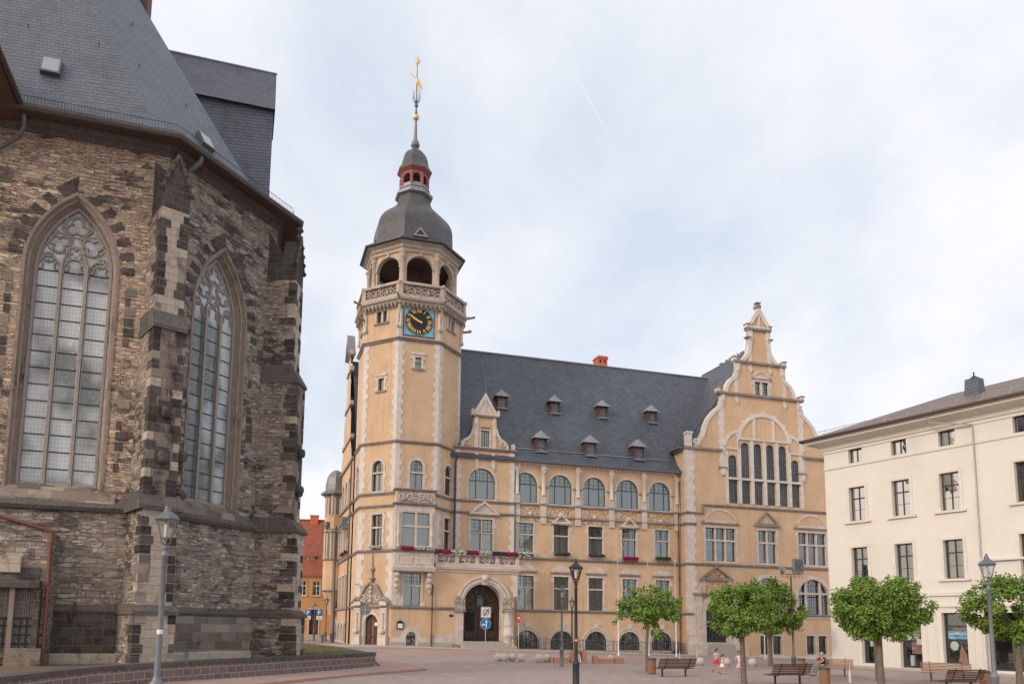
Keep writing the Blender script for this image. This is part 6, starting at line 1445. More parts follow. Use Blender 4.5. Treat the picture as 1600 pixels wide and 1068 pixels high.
sg_.build('snow_guard', 'iron', rc_)
def onface(fr, x, y):
    """point of the straight roof slope above wall fr seen at a photo pixel, with the slope's axes"""
    P0 = fr(0, 0, 23.7); nrm = fr.D.cross(APX - P0).normalized()
    if nrm.z < 0: nrm = -nrm
    d = FW_ + RT * ((x - CX) / FPX) - UP * ((y - CY) / FPX); t_ = (P0 - CAM).dot(nrm) / d.dot(nrm); return CAM + d * t_, nrm
def skylight(fr, x, y, s=1.0):
    p, nrm = onface(fr, x, y); up = nrm.cross(fr.D).normalized(); up = up if up.z > 0 else -up; b = MB()
    q = lambda a_, c_, h: p + fr.D * a_ * s + up * c_ * s + nrm * h
    V = [q(a_, c_, h) for h in (-.05, .24) for c_ in (-.5, .5) for a_ in (-.42, .42)]; b.add(V, [(0, 2, 3, 1), (4, 5, 7, 6), (0, 1, 5, 4), (2, 6, 7, 3), (0, 4, 6, 2), (1, 3, 7, 5)], 'iron_grey')
    b.add([q(a_, c_, .25) for a_, c_ in ((-.35, -.42), (.35, -.42), (.35, .42), (-.35, .42))], [(0, 1, 2, 3)], 'skylight_pane')
    b.build('skylight', 'iron_grey', rc_, fixn=False)
skylight(FL_, 81, 108, 1.0); skylight(FRR, 319, 224, .95)
for fr, x, y in ((FL_, 45, 45), (FL_, 155, 72), (FRR, 216, 105), (FRR, 290, 166), (FRR, 205, 40)):
    p, nrm = onface(fr, x, y); h_ = MB(); h_.tube([p - nrm * .05, p + nrm * .1, p + nrm * .12 + Vector((0, 0, .1))], .02, 'iron', 5); h_.build('roof_hook', 'iron', rc_)
# slate-hung block rising behind the apse
FBk = Fr(KP + Vector((-4.5, 13.0, 0)), DL)
ur_, ul_ = FBk.u(428.5, 200), FBk.u(205, 60); zt_, zbk, zmid = FBk.z(430, 112), 20, FBk.z(428.5, 172)
bk = MB(); bk.box(FBk, ul_, ur_ - .1, -3, 0, zbk, zmid, 'slate_church')
bk.add([FBk(ul_, .3, zmid - .15), FBk(ur_, .3, zmid - .15), FBk(ur_, -1.6, zt_ + 1.0), FBk(ul_, -1.6, zt_ + 1.0), FBk(ur_, -3.2, zmid - .15), FBk(ul_, -3.2, zmid - .15), FBk(ur_, -.0, zmid), FBk(ul_, -.0, zmid)], [(0, 1, 2, 3), (2, 4, 5, 3), (1, 4, 2), (1, 0, 7, 6)], 'slate_church')
bk.tube([FBk(ul_, -1.6, zt_ + 1.02), FBk(ur_ + .05, -1.6, zt_ + 1.02)], .07, 'lead', 5)
bk.build('slate_block', 'slate_church', church, fixn=False)
tw = MB(); twp = FBk(FBk.u(214, 5), -2, 0); tw.box(FBk, FBk.u(195, 0), FBk.u(226.5, 0), -3, -1, 30, 50, 'soffit_brown'); 
tw.build('stair_turret', 'soffit_brown', church)
# eaves of the next roof on the left
lt = MB(); us_ = -6.02; FTr = Fr(FL_(us_, 0, 0), FL_.N)   # runs towards the viewer
lt.add([FL_(us_, -.5, ZEv - .35), FL_(us_, 9, ZEv - .35), FL_(us_ - 3, 9, ZEv - .75), FL_(us_ - 3, -.5, ZEv - .75), FL_(us_ + .06, -.5, ZEv - .12), FL_(us_ + .06, 9, ZEv - .12), FL_(us_ - 3, 9, ZEv + 3.4), FL_(us_ - 3, -.5, ZEv + 3.4)], [(0, 1, 2, 3), (4, 7, 6, 5), (0, 4, 5, 1), (1, 5, 6, 2)], 'soffit_brown')
lt.tube([FL_(us_ + .14, -.3, ZEv - .22), FL_(us_ + .14, 9, ZEv - .22)], .12, 'gutter_dark', 7); lt.build('side_eaves', 'soffit_brown', church)
dp_ = MB(); dp_.tube([FL_(-5.8, .95, ZEv - .5), FL_(-5.8, .8, ZEv - .95), FL_(-6.05, .5, ZEv - 1.3), FL_(-7.2, .25, ZEv - 2.2)], .10, 'iron_grey', 7); dp_.build('downpipe', 'iron_grey', church)
dp_ = MB(); dp_.tube([FRR(.9, 1.05, ZEv - .35), FRR(.9, 1.0, ZEv - .7), FRR(.75, .5, ZEv - 1.1)], .11, 'iron_grey', 7); dp_.build('downpipe', 'iron_grey', church)
# annexe at the left edge: stone portal, weathered doors, copper gutter
FAn = Fr(FL_(0, 1.35, 0), DL); ur = FAn.u(78, 900)
an = MB(); zg0, zg1 = FAn.z(80, 832), FAn.z(0, 806)
an.prism(FAn, [(ur - 8, zc_t), (ur, zc_t), (ur, zg0), (FAn.u(0, 806), zg1), (ur - 8, zg1 + 1.5)], -1.3, 0, 'rubble_low')
an.box(FAn, FAn.u(-20, 890), FAn.u(34, 890), .0, .28, FAn.z(20, 894), FAn.z(20, 868), 'ashlar_pale'); an.box(FAn, FAn.u(27, 905), FAn.u(62, 905), 0, .1, FAn.z(45, 903), FAn.z(45, 886), 'ashlar_dark')
zdt_ = FAn.z(30, 918)
for xa, xb, m in ((52, 62, 'ashlar_dark'), (14, 22, 'ashlar_brown'), (-30, -10, 'ashlar_brown')): an.box(FAn, FAn.u(xa, 980), FAn.u(xb, 980), 0, .34, zc_t, zdt_, m)
an.box(FAn, FAn.u(-30, 930), FAn.u(64, 930), 0, .46, zdt_, zdt_ + .3, 'ashlar_dark'); an.box(FAn, FAn.u(10, 1040), FAn.u(66, 1040), 0, .5, zc_t, 1.35, 'ashlar_brown')
annx = an.build('annexe', 'rubble_low', church)
dw = MB()
for xa, xb in ((22, 52), (-10, 14)):
    a_, b_ = FAn.u(xa, 980), FAn.u(xb, 980); dw.box(FAn, a_, b_, -.05, .06, 1.2, zdt_, 'old_wood')
    for q in range(8): u = lerp(a_, b_, (q + .5) / 8); dw.box(FAn, u - .035, u + .035, .06, .085 + .02 * (q % 2), 2.55, zdt_ - .2, 'old_wood')
    for z_ in (1.5, 1.85, 2.2, 2.5): dw.box(FAn, a_, b_, .06, .12, z_, z_ + .05, 'iron')
    for q in (.33, .66): u = lerp(a_, b_, q); dw.box(FAn, u - .02, u + .02, .06, .11, 1.3, 2.5, 'iron')
dw.build('door', 'old_wood', annx)
gt = MB(); gt.tube([FAn(FAn.u(-10, 803), .12, FAn.z(-10, 803)), FAn(FAn.u(70, 826), .12, FAn.z(70, 826)), FAn(FAn.u(80, 830), .12, FAn.z(80, 829)), FAn(FAn.u(82, 838), .12, FAn.z(82, 836)), FAn(FAn.u(79, 860), .12, FAn.z(80, 860)), FAn(FAn.u(73, 960), .12, 3.0), FAn(FAn.u(66, 1040), .12, .7)], .075, 'copper_red', 8)
gt.build('downpipe', 'copper_red', annx)
hk = MB(); a_ = FL_.uz(113, 960, .3); hk.tube([FL_(a_[0] + .12, .5, a_[1] + .55), FL_(a_[0], .45, a_[1] + .1), FL_(a_[0] - .05, .3, a_[1] - .2)], .06, 'copper_red', 6); hk.build('iron_bracket', 'copper_red', church)

# ---- low red sandstone wall with dark coping, raised bed behind it
lwp = [(-13.3, 19), (-13.15, 24.15), (-13.1, 27.2), (-12.5, 29.6), (-11.2, 32.9), (-9.95, 35.5), (-7.8, 40.2), (-5.55, 45.4)]
lw = MB(); lw.sweep(lwp, [(.0, -.3), (.0, .72), (-.45, .72), (-.45, -.3)], 'red_block'); lw.sweep(lwp + [(-5.55, 45.4)][:0], [(.05, .723), (.06, .87), (-.48, .88), (-.48, .723)], 'coping_dark')
lw.sweep([(-5.55, 45.4), (-9.5, 57), (-14, 66)], [(.0, -.3), (.0, .66), (-.4, .66), (-.4, -.3)], 'red_block'); lw.sweep([(-5.58, 45.42), (-9.53, 57.02), (-14, 66)], [(.05, .663), (.06, .80), (-.45, .80), (-.45, .663)], 'coping_dark')
single(lw, 'low_wall', 'red_block', (-9.95, 35.5, 0), 'low red sandstone block wall with dark coping curving along the church', 'wall')
tb = MB(); poly = [(-13.5, 19), (-13.4, 24.15), (-13.3, 27.2), (-12.7, 29.8), (-11.4, 33.2), (-10.2, 35.8), (-8.0, 40.4), (-5.85, 45.4), (-9.9, 57), (-14.4, 66), (-40, 66), (-40, 19)]
tb.add([(x, y, .66) for x, y in poly], [t for t in tessellate_polygon([[Vector((x, y, 0)) for x, y in poly]])], 'earth'); tag(tb.build('terrace', 'earth'), kind='structure')
gr = MB(); random.seed(11)
for i in range(9000):
    t_ = random.random(); y = lerp(40.5, 60, random.random() ** 1.2); x = -6.4 - (y - 45.4) * .34 - random.random() * 5.5 if y > 45.4 else -7.6 - random.random() * 2.5 - (45.4 - y) * .4
    h_ = random.uniform(.05, .22); a = random.uniform(0, PI); w_ = .018; l_ = random.uniform(-.08, .08); l2 = random.uniform(-.08, .08)
    gr.add([(x - w_ * math.cos(a), y - w_ * math.sin(a), .66), (x + w_ * math.cos(a), y + w_ * math.sin(a), .66), (x + l_, y + l2, .66 + h_)], [(0, 1, 2)], 'grass_blade')
tag(gr.build('grass', 'grass_blade', fixn=False), 'dry yellow-green grass in the raised bed behind the low wall', 'grass', kind='stuff')

# ================================================================ cream corner house on the right
WH = Fr((26.2046, 56.1464), (.5089, -.86083))
house = empty('corner_house', (26.2046, 56.1464, 0), 'cream rendered four-storey corner house with dark windows and brown tiled roof', 'house')
hw_ = MB(); ht = MB(); hh = []
UR = 22.0; ZC = 14.42; ZEV = 16.0
def hpx(x0, y0, x1, y1, oy=560): return (WH.u(1250 + x0 / 4.109, oy + (y0 + y1) / 2 / 4.109), WH.u(1250 + x1 / 4.109, oy + (y0 + y1) / 2 / 4.109))
def hwin(u0, u1, z0, z1, kind, frame=True):
    P = rect(u0, u1, z0, z1); hh.append(P); c = (u0 + u1) / 2
    if kind == 'attic': w = window(house, WH, P, -.28, fm='window_dark', muls=[c], pane='glass_bright', curt=('curtain', [(0, 1, 0, 1)]), fw=.07)
    else: w = window(house, WH, P, -.28, fm='window_dark', muls=[c], trans=[z0 + (z1 - z0) * .67], pane='glass_bright' if kind == 'bright' else 'glass', curt=('curtain_grey', [(0, .35, 0, 1), (.65, 1, 0, 1)]) if kind != 'bright' else ('curtain', [(0, 1, 0, 1)]), lat=(9, (z1 - z0) / 3.0, z0, z0 + (z1 - z0) * .67), fw=.07)
    if kind != 'attic':
        ht.ring(WH, inset(P, -.004), inset(P, -.2), -.02, .045, 'cream_trim'); ht.box(WH, u0 - .38, u1 + .38, -.02, .16, z0 - .16, z0 - .004, 'cream_trim')
attz = (WH.z(1354, 722.5), WH.z(1404, 687)); 
cu4 = [WH.u(1336, 708), WH.u(1403, 695), WH.u(1478.5, 679)]; pit = (cu4[2] - cu4[0]) / 2
cols = [cu4[0] + pit * i for i in range(3)]
cols += [WH.u(1600, 656) - .1]
cols += [cols[3] + pit * i for i in (1, 2)]
a0z, a1z = WH.z(1337, 722), WH.z(1337, 695.5)
b0z, b1z = WH.z(1480, 797), WH.z(1480, 738); c0z, c1z = WH.z(1491, 903), WH.z(1491, 842)
for i, u in enumerate(cols):
    hwin(u - .52, u + .52, a0z, a1z, 'attic'); hwin(u - .60, u + .60, b0z, b1z, 'bright' if i < 3 else 'dark'); hwin(u - .60, u + .60, c0z, c1z, 'dark' if i != 2 else 'dark')
g1z = WH.z(1491, 956.5)
shop = []
def shopwin(x0, x1, zb, door=False):
    u0, u1 = WH.u(x0, 1000), WH.u(x1, 1000); P = rect(u0, u1, zb, g1z); hh.append(P)
    w = window(house, WH, P, -.34, fm='window_dark', muls=[], trans=[g1z - .85], pane='glass_clear', fw=.09, name='shop_window' if not door else 'shop_door', depth=1.6)
    ht.box(WH, u0 - .42, u0 - .3, -.02, .03, .0, g1z + .35, 'cream_trim'); ht.box(WH, u1 + .3, u1 + .42, -.02, .03, 0, g1z + .35, 'cream_trim'); ht.box(WH, u0 - .42, u1 + .42, -.02, .09, g1z + .35, g1z + .5, 'cream_trim')
    return u0, u1, w
s1 = shopwin(1346.5, 1367.5, .35); s2 = shopwin(1406, 1440, .18, True); s3 = shopwin(1473, 1512, .55)
s4 = shopwin(1544, 1640, .30)
wall(hw_, WH, rect(0, UR, -.5, ZEV + .3), hh, 'stucco_cream', .36, 'stucco_cream')
hw_.box(WH, -.0, .3, -12, -.01, -1.2, ZEV, 'stucco_cream'); hw_.box(WH, 0, UR, -12, -11.7, -1, ZEV, 'stucco_cream')
hw_.box(WH, 10.6, UR, -.02, .06, 4.95, 7.0, 'stucco_cream') if False else None
for z, a, b in ((ZC, 0, UR), (15.65, 0, UR), (4.95, 0, UR)):
    ht.box(WH, a - .02, b, -.02, .07, z - .09, z + .09, 'cream_trim')
ht.box(WH, -.03, UR, -.02, .10, 4.86, 5.1, 'cream_trim'); ht.box(WH, 10.3, UR, -.02, .22, 6.92, 7.05, 'cream_trim'); ht.box(WH, 9.6, UR, -.02, .10, g1z + .75, g1z + .85, 'cream_trim')
ht.sweep([tuple(WH(-.02, -12, 0).xy), tuple(WH(-.02, 0, 0).xy), tuple(WH(UR, 0, 0).xy)], [(-.02, ZEV - .25), (.1, ZEV - .2), (.2, ZEV + .1), (.7, ZEV + .25), (.95, ZEV + .32), (.98, ZEV + .62), (-.02, ZEV + .7)], 'cream_trim')
ht.box(WH, -.03, UR, -.03, .035, -.3, .16, 'step_stone')
hw_.build('walls', 'stucco_cream', house); ht.build('cornices', 'cream_trim', house)
zr0 = ZEV + .66; dpt = 6.5; zr1 = WH.z(1523, 604, -4) ; zr1 = zr0 + 3.15
hr_ = MB(); e = 1.12
hr_.add([WH(-e, e, zr0), WH(UR, e, zr0), WH(UR, -dpt, zr1), WH(dpt - .5, -dpt, zr1), WH(-e, -13, zr0), WH(UR, -13, zr0)], [(0, 1, 2, 3), (4, 0, 3), (5, 4, 3, 2)], 'tiles_brown')
hr_.add([WH(-e, e, zr0 - .08), WH(UR, e, zr0 - .08), WH(UR, .9, zr0 - .1), WH(-.9, .9, zr0 - .1)], [(0, 1, 2, 3)], 'soffit_brown')
hroof = hr_.build('roof', 'tiles_brown', house, fixn=False)
gt = MB(); gt.tube([WH(-e - .05, -13, zr0 - .06), WH(-e - .05, e + .05, zr0 - .06), WH(UR, e + .05, zr0 - .06)], .10, 'pipe_brown', 8); gt.build('gutter', 'pipe_brown', hroof)
gd = MB(); slp = (zr1 - zr0) / (dpt + e)
for i in range(int(UR / .16)):
    u = i * .16; gd.tube([WH(u, e - .55, zr0 + .55 * slp), WH(u, e - .5, zr0 + .55 * slp + .34)], .014, 'galvanised', 3)
for q in (.04, .34): gd.tube([WH(0, e - .53, zr0 + .55 * slp + q), WH(UR, e - .53, zr0 + .55 * slp + q)], .018, 'galvanised', 4)
for i in range(14): u = .6 + i * 1.55; gd.tube([WH(u, e - .2, zr0 + .1), WH(u, e - .53, zr0 + .55 * slp + .42)], .022, 'galvanised', 4)
gd.build('snow_guard', 'galvanised', hroof)
hc = MB(); FH = WH.off(-3.2); uca, ucb_ = FH.u(1510, 600), FH.u(1535, 600); zb_c = zr0 + slp * (3.2 + e); zt_c = FH.z(1523, 592); cch = (uca + ucb_) / 2; hwc = (ucb_ - uca) / 2
hc.add([WH(cch + a, -3.2 + b, z) for z, k in ((zb_c - .8, 1.0), (zt_c, .8)) for a, b in ((-hwc * k, hwc * k), (hwc * k, hwc * k), (hwc * k, -hwc * k), (-hwc * k, -hwc * k))], [(0, 1, 5, 4), (1, 2, 6, 5), (2, 3, 7, 6), (3, 0, 4, 7), (4, 5, 6, 7)], 'slate_church')
hc.lathe(WH(cch, -3.2, 0), [(.26, zt_c), (.22, zt_c + .12), (.1, zt_c + .2), (.04, zt_c + .28), (.04, zt_c + .4), (.07, zt_c + .44), (.01, zt_c + .5)], 'iron', 10); hc.build('chimney', 'slate_church', hroof, fixn=False)
b = MB(); up_ = WH.u(1520.5, 660)
b.tube([WH(up_ - 2.3, e, zr0 - .12), WH(up_ - 2.2, .95, ZEV + .05), WH(up_, .2, ZEV - .45), WH(up_, .14, ZEV - .8), WH(up_, .14, 10), WH(up_, .14, .2)], .045, 'galvanised', 8); b.build('downpipe', 'zinc', house)
# what stands in the shop windows
def text_mesh(body, size, fr, u, o, z, mat, name, parent, align='LEFT', fit=None, bold=.0):
    cu = bpy.data.curves.new('t', 'FONT'); cu.body = body; cu.size = size; cu.align_x = align; cu.extrude = .004; cu.offset = bold; cu.resolution_u = 3
    ob = bpy.data.objects.new('t', cu); COL.objects.link(ob); dg = bpy.context.evaluated_depsgraph_get(); me = bpy.data.meshes.new_from_object(ob.evaluated_get(dg)); bpy.data.objects.remove(ob)
    xs_ = [v.co.x for v in me.vertices]; k = fit / (max(xs_) - min(xs_)) if fit else 1
    b = MB(); x0 = min(xs_)
    b.add([fr(u + ((v.co.x - x0) if align == 'LEFT' else v.co.x) * k, o + v.co.z, z + v.co.y * (1 if not fit else min(1, k * 1.15))) for v in me.vertices], [tuple(p.vertices) for p in me.polygons], mat)
    return b.build(name, mat, parent)
u0, u1, w3 = s3; zw0, zw1 = .55, g1z
FP = WH.off(-.41)
bn = MB(); zbn1 = WH.z(1493, 985); zbn0 = WH.z(1493, 998.5); bn.box(FP, u0 + .12, u1 - .05, -.02, 0, zbn0, zbn1, 'poster_blue'); bn.box(FP, u0 + .12, u1 - .05, -.06, -.03, zw0, zbn0 - .02, 'room_dark')
ban = bn.build('banner', 'poster_blue', w3)
hgt = zbn1 - zbn0
text_mesh('Sanitätshaus', hgt * .48, FP, u0 + .16, .003, zbn0 + hgt * .55, 'sign_sky', 'lettering', ban if False else w3, fit=(u1 - u0) * 1.02 - .2, bold=.012)
text_mesh('Focus-Medica', hgt * .36, FP, u0 + .16, .003, zbn0 + hgt * .14, 'sign_sky', 'lettering', w3, fit=(u1 - u0) - .2, bold=.008)
ds = MB(); random.seed(5)
for u, h, r in ((u0 + .42, .95, .17), (u0 + .75, .5, .2), (u1 - .35, 1.1, .0)):
    if r: ds.lathe(FP(u, -.25, 0), [(r, zw0 + .02), (r * 1.05, zw0 + h * .4), (r * .8, zw0 + h * .55), (r * .35, zw0 + h * .65), (r * .3, zw0 + h), (.01, zw0 + h + .05)], 'poster_white', 10)
    else: ds.box(FP, u - .25, u + .25, -.5, -.1, zw0, zw0 + h, 'poster_white')
ds.prism(FP, [(u0 + .5 + .26 * math.cos(q * .5), zbn0 - .4 + .3 * math.sin(q * .5)) for q in range(13)][:12], .0, .008, 'poster_white'); ds.prism(FP, [(u1 - .8, zbn0 - 1.4), (u1 - .25, zbn0 - 1.5), (u1 - .3, zbn0 - .9), (u1 - .6, zbn0 - .3)], -.01, .0, 'red_sandstone'); ds.build('window_display', 'poster_white', w3)
u0, u1, w2 = s2; ds = MB()
for q, (a, z) in enumerate(((u0 + .42, 2.95), (u0 + .42, 2.25))): ds.prism(FP, [(a + .17 * math.cos(k * PI / 8), z + .22 * math.sin(k * PI / 8)) for k in range(16)], .0, .01, 'poster_white'); ds.tube([FP(a - .08, .02, z - .02), FP(a - .01, .02, z - .08), FP(a + .1, .02, z + .03)], .02, 'iron', 4)
for q in range(5): ds.box(FP, u0 + .7, u1 - .35, 0, .008, 2.45 - q * .09, 2.48 - q * .09, 'paper')
ds.box(FP, u1 - .55, u1 - .15, 0, .01, 1.7, 2.1, 'paper'); ds.box(FP, u0 + .3, u0 + .55, -.4, -.2, .3, 1.0, 'poster_white'); ds.box(FP, u0 + .3, u1 - .3, -.5, -.45, 1.1, 1.9, 'red_sandstone'); ds.build('window_display', 'poster_white', w2)
u0, u1, wshp = s1; ds = MB()
for q in range(9): ds.box(FP, u0 + .2, u1 - .15, 0, .008, 2.9 - q * .12, 2.93 - q * .12, 'paper')
ds.box(FP, u0 + .35, u0 + .7, 0, .01, 1.5, 1.9, 'paper'); ds.box(FP, u0 + .4, u1 - .2, -.5, -.45, .5, 1.4, 'red_sandstone'); ds.build('window_display', 'paper', wshp)
u0, u1, w4 = s4; ds = MB()
for a in (u0 + .9, u0 + 2.0, u0 + 3.2):   # chairs and tables inside
    for du in (-.22, .22): ds.tube([FP(a + du, -.5, .32), FP(a + du, -.5, 1.2)], .03, 'window_dark', 5); ds.tube([FP(a + du, -.95, .32), FP(a + du, -.95, .8)], .03, 'window_dark', 5)
    ds.box(FP, a - .25, a + .25, -1.0, -.48, .78, .84, 'old_wood'); ds.box(FP, a - .25, a + .25, -.54, -.48, .95, 1.35, 'old_wood')
ds.box(FP, u0 + .5, u1 - .2, -1.45, -1.4, .4, 2.2, 'curtain_grey'); ds.build('window_display', 'old_wood', w4)

# ================================================================ orange house in the lane
OH = Fr((-19.2655 - .4, 95.1147), (.995, .0998)); oh = empty('lane_house', (-19.6655, 95.1147, .3), 'small orange rendered house with steep red tiled roof in the lane behind the church', 'house')
ow = MB(); ot = MB(); oz = OH.z(490, 898); ohh = []
def ox(x0, x1, y0, y1): return OH.u(x0, (y0 + y1) / 2), OH.u(x1, (y0 + y1) / 2), OH.z((x0 + x1) / 2, y1), OH.z((x0 + x1) / 2, y0)
for x0, x1, y0, y1 in ((488.5, 500, 907.5, 929.5), (467, 478.5, 907, 929.5), (523, 534.5, 908, 930), (448, 459, 907, 929)):
    u0, u1, z0, z1 = ox(x0, x1, y0, y1); P = rect(u0, u1, z0, z1); ohh.append(P); window(oh, OH, P, -.1, fm='window_white', muls=[(u0 + u1) / 2], trans=[z0 + (z1 - z0) * .68], lat=(9, (z1 - z0) / 3, z0, z1), fw=.07); ot.ring(OH, inset(P, -.005), inset(P, -.16), -.02, .05, 'stucco_orange'); ot.box(OH, u0 - .2, u1 + .2, -.02, .12, z0 - .12, z0 - .01, 'sandstone')
for x0, x1 in ((465, 473), (521, 532)):
    u0, u1, z0, z1 = ox(x0, x1, 956, 976); P = rect(u0, u1, z0, z1); ohh.append(P); window(oh, OH, P, -.1, fm='window_white', muls=[(u0 + u1) / 2], trans=[z0 + (z1 - z0) * .66], fw=.07); ot.box(OH, u0 - .2, u1 + .2, -.02, .12, z0 - .12, z0 - .01, 'sandstone')
u0, u1, z0, z1 = ox(483, 497.5, 951.5, 990.5); P = rect(u0, u1, z0, z1); ohh.append(P); d_ = MB(); d_.box(OH, u0, u1, -.35, -.25, z0, z1, 'door_brown'); d_.box(OH, (u0 + u1) / 2 - .03, (u0 + u1) / 2 + .03, -.25, -.2, z0, z1, 'iron')
for q in (.25, .75): d_.box(OH, lerp(u0, u1, q) - .22, lerp(u0, u1, q) + .22, -.25, -.22, z0 + .4, z0 + 1.3, 'timber_red'); d_.box(OH, lerp(u0, u1, q) - .22, lerp(u0, u1, q) + .22, -.25, -.22, z0 + 1.6, z1 - .6, 'timber_red')
d_.build('door', 'door_brown', oh); ot.ring(OH, inset(P, -.005), inset(P, -.14), -.02, .05, 'sandstone')
for i in range(4): ot.box(OH, u0 - .3 - .18 * i, u1 + .3 + .18 * i, -.3, .3 + .3 * i, -.2, z0 - .02 - i * (z0 - .35) / 4, 'step_stone')
wall(ow, OH, [(-12, -.3), (8, -.3), (8, oz), (-12, oz)], ohh, 'stucco_orange', .3, 'stucco_orange'); ow.box(OH, -12, 8, -.02, .06, -.3, .95, 'sandstone'); ow.box(OH, 7.7, 8, -8, -.01, 0, oz, 'stucco_orange')
ot.sweep([tuple(OH(-12, 0, 0).xy), tuple(OH(8, 0, 0).xy)], [(-.02, oz - .3), (.12, oz - .28), (.3, oz - .05), (.3, oz + .02), (-.02, oz + .02)], 'stucco_orange')
ow.build('walls', 'stucco_orange', oh); ot.build('trim', 'sandstone', oh)
orf = MB(); zrd = OH.off(-4.2).z(490, 812.5); orf.add([OH(-12, .4, oz - .05), OH(8, .4, oz - .05), OH(8, -4.2, zrd), OH(-12, -4.2, zrd), OH(8, -8.6, oz), OH(-12, -8.6, oz)], [(0, 1, 2, 3), (3, 2, 4, 5)], 'tiles_red')
orf.tube([OH(-12, -4.2, zrd), OH(8, -4.2, zrd)], .14, 'tiles_red', 6); orf.add([OH(8, 0, oz), OH(8, -8.4, oz), OH(8, -4.2, zrd)], [(0, 1, 2)], 'stucco_orange'); oroof = orf.build('roof', 'tiles_red', oh, fixn=False)
FD2 = OH.off(-.9); u0, u1, z0, z1 = FD2.u(479, 877), FD2.u(491.5, 877), FD2.z(485, 885), FD2.z(485, 869); dm = MB()
dm.box(FD2, u0, u1, -2.5, 0, z0 - .1, z1, 'stucco_orange'); dm.ring(FD2, rect(u0 + .12, u1 - .12, z0 + .1, z1 - .1), rect(u0 + .2, u1 - .2, z0 + .18, z1 - .18), 0, .06, 'window_white'); dm.box(FD2, u0 + .2, u1 - .2, 0, .01, z0 + .18, z1 - .18, 'glass_bright'); dm.box(FD2, (u0 + u1) / 2 - .03, (u0 + u1) / 2 + .03, .01, .05, z0 + .1, z1 - .1, 'window_white'); dm.box(FD2, u0 + .1, u1 - .1, .01, .05, (z0 + z1) / 2, (z0 + z1) / 2 + .05, 'window_white')
dm.add([FD2(u0 - .25, .3, z1 - .02), FD2(u1 + .25, .3, z1 - .02), FD2(u1 + .25, -2.6, z1 + 1.6), FD2(u0 - .25, -2.6, z1 + 1.6)], [(0, 1, 2, 3)], 'tiles_red'); dm.add([FD2(u0, 0, z1), FD2(u0, -2.4, z1), FD2(u0, -2.4, z1 + 1.3)], [(0, 1, 2)], 'tiles_red'); dm.add([FD2(u1, 0, z1), FD2(u1, -2.4, z1), FD2(u1, -2.4, z1 + 1.3)], [(0, 1, 2)], 'tiles_red')
dm.build('dormer', 'stucco_orange', oroof, fixn=False)
oc_ = MB(); u_ = OH.off(-4).u(491, 812); oc_.box(OH, u_ - .5, u_ + .5, -4.6, -3.8, zrd - 1, zrd + .55, 'brick_orange'); oc_.box(OH, u_ - .58, u_ + .58, -4.68, -3.72, zrd + .55, zrd + .68, 'sandstone'); oc_.build('chimney', 'brick_orange', oroof)

# ================================================================ street furniture
def lamp(x, y, mats, label, T=5.1, group='lantern-headed street lamps', sticker=False, s=1.0, z=None):
    pm, cm_ = mats; z = gz(x, y) if z is None else z
    r = empty('street_lamp', (x, y, z), label, 'street lamp', group); c = Vector((x, y, z)); k = T / 5.1
    p = MB(); p.lathe(c, [(.17, 0), (.17, .06), (.135, .09), (.13, 1.02), (.15, 1.05), (.15, 1.10), (.12, 1.14), (.085, 1.2), (.082, 1.24)], pm, 16)
    p.lathe(c, [(.075, 1.2), (.066, 2.4), (.055, 3.96 * k), (.078, 3.98 * k), (.082, 4.02 * k), (.056, 4.05 * k), (.055, 4.14 * k), (.075, 4.16 * k), (.078, 4.2 * k), (.03, 4.24 * k)], pm, 16); p.build('post', pm, r)
    z0 = 4.24 * k; l = MB(); zb, zt = z0 + .16, z0 + .58; rb_, rt2 = .125, .25
    for a in range(6):
        q = a * PI / 3; ca, sa = math.cos(q), math.sin(q)
        l.tube([c + Vector((.03 * ca, .03 * sa, z0 - .02)), c + Vector((.11 * ca, .11 * sa, z0 + .06)), c + Vector((rb_ * ca, rb_ * sa, zb))], .012, pm, 5)
        l.tube([c + Vector((rb_ * ca, rb_ * sa, zb)), c + Vector((rt2 * ca, rt2 * sa, zt))], .012, pm, 5)
    l.lathe(c, [(rb_ + .01, zb - .015), (rb_ + .018, zb + .015), (rb_ - .03, zb + .015)], pm, 6, 0, False); l.lathe(c, [(rt2 - .02, zt - .015), (rt2 + .02, zt), (rt2 + .03, zt + .02)], pm, 6, 0, False)
    l.lathe(c, [(.05, zb), (.055, zt - .1)], 'lamp_mantle', 10); l.lathe(c, [(.02, z0), (.03, zb + .02)], pm, 8)
    lo = l.build('lantern', pm, r)
    g_ = MB(); g_.lathe(c, [(rb_ - .004, zb), (rt2 - .006, zt)], 'glass_clear', 6, 0, False); g_.build('pane', 'glass_clear', lo)
    h = MB(); h.lathe(c, [(rt2 + .045, zt + .015), (rt2 + .04, zt + .05), (.15, zt + .17), (.10, zt + .2)], cm_, 6, 0, False); h.lathe(c, [(.10, zt + .19), (.085, zt + .22), (.06, zt + .30), (.055, zt + .32), (.02, zt + .34)], cm_, 12); h.ball(c + Vector((0, 0, zt + .365)), .035, cm_, 10, 6); h.build('cap', cm_, lo)
    if sticker:
        q = MB(); zs = 2.0; d = (CAM - c); d.z = 0; d.normalize(); f_ = Fr(c + d * .0, (-d.y, d.x)); q.box(f_, -.055, .055, .064, .075, zs - .055, zs + .055, 'sign_red'); q.box(f_, -.045, .045, .0755, .078, zs - .012, zs + .012, 'white_paint'); q.build('sticker', 'sign_red', r)
    if sticker is None:
        q = MB(); q.lathe(c, [(.069, 2.2), (.069, 2.3)], 'white_paint', 12); q.build('sticker', 'white_paint', r)
    return r
lamp(-7.11, 17.7, ('iron_light', 'lamp_cap'), 'tall light grey lantern street lamp in front of the church buttress', sticker=None)
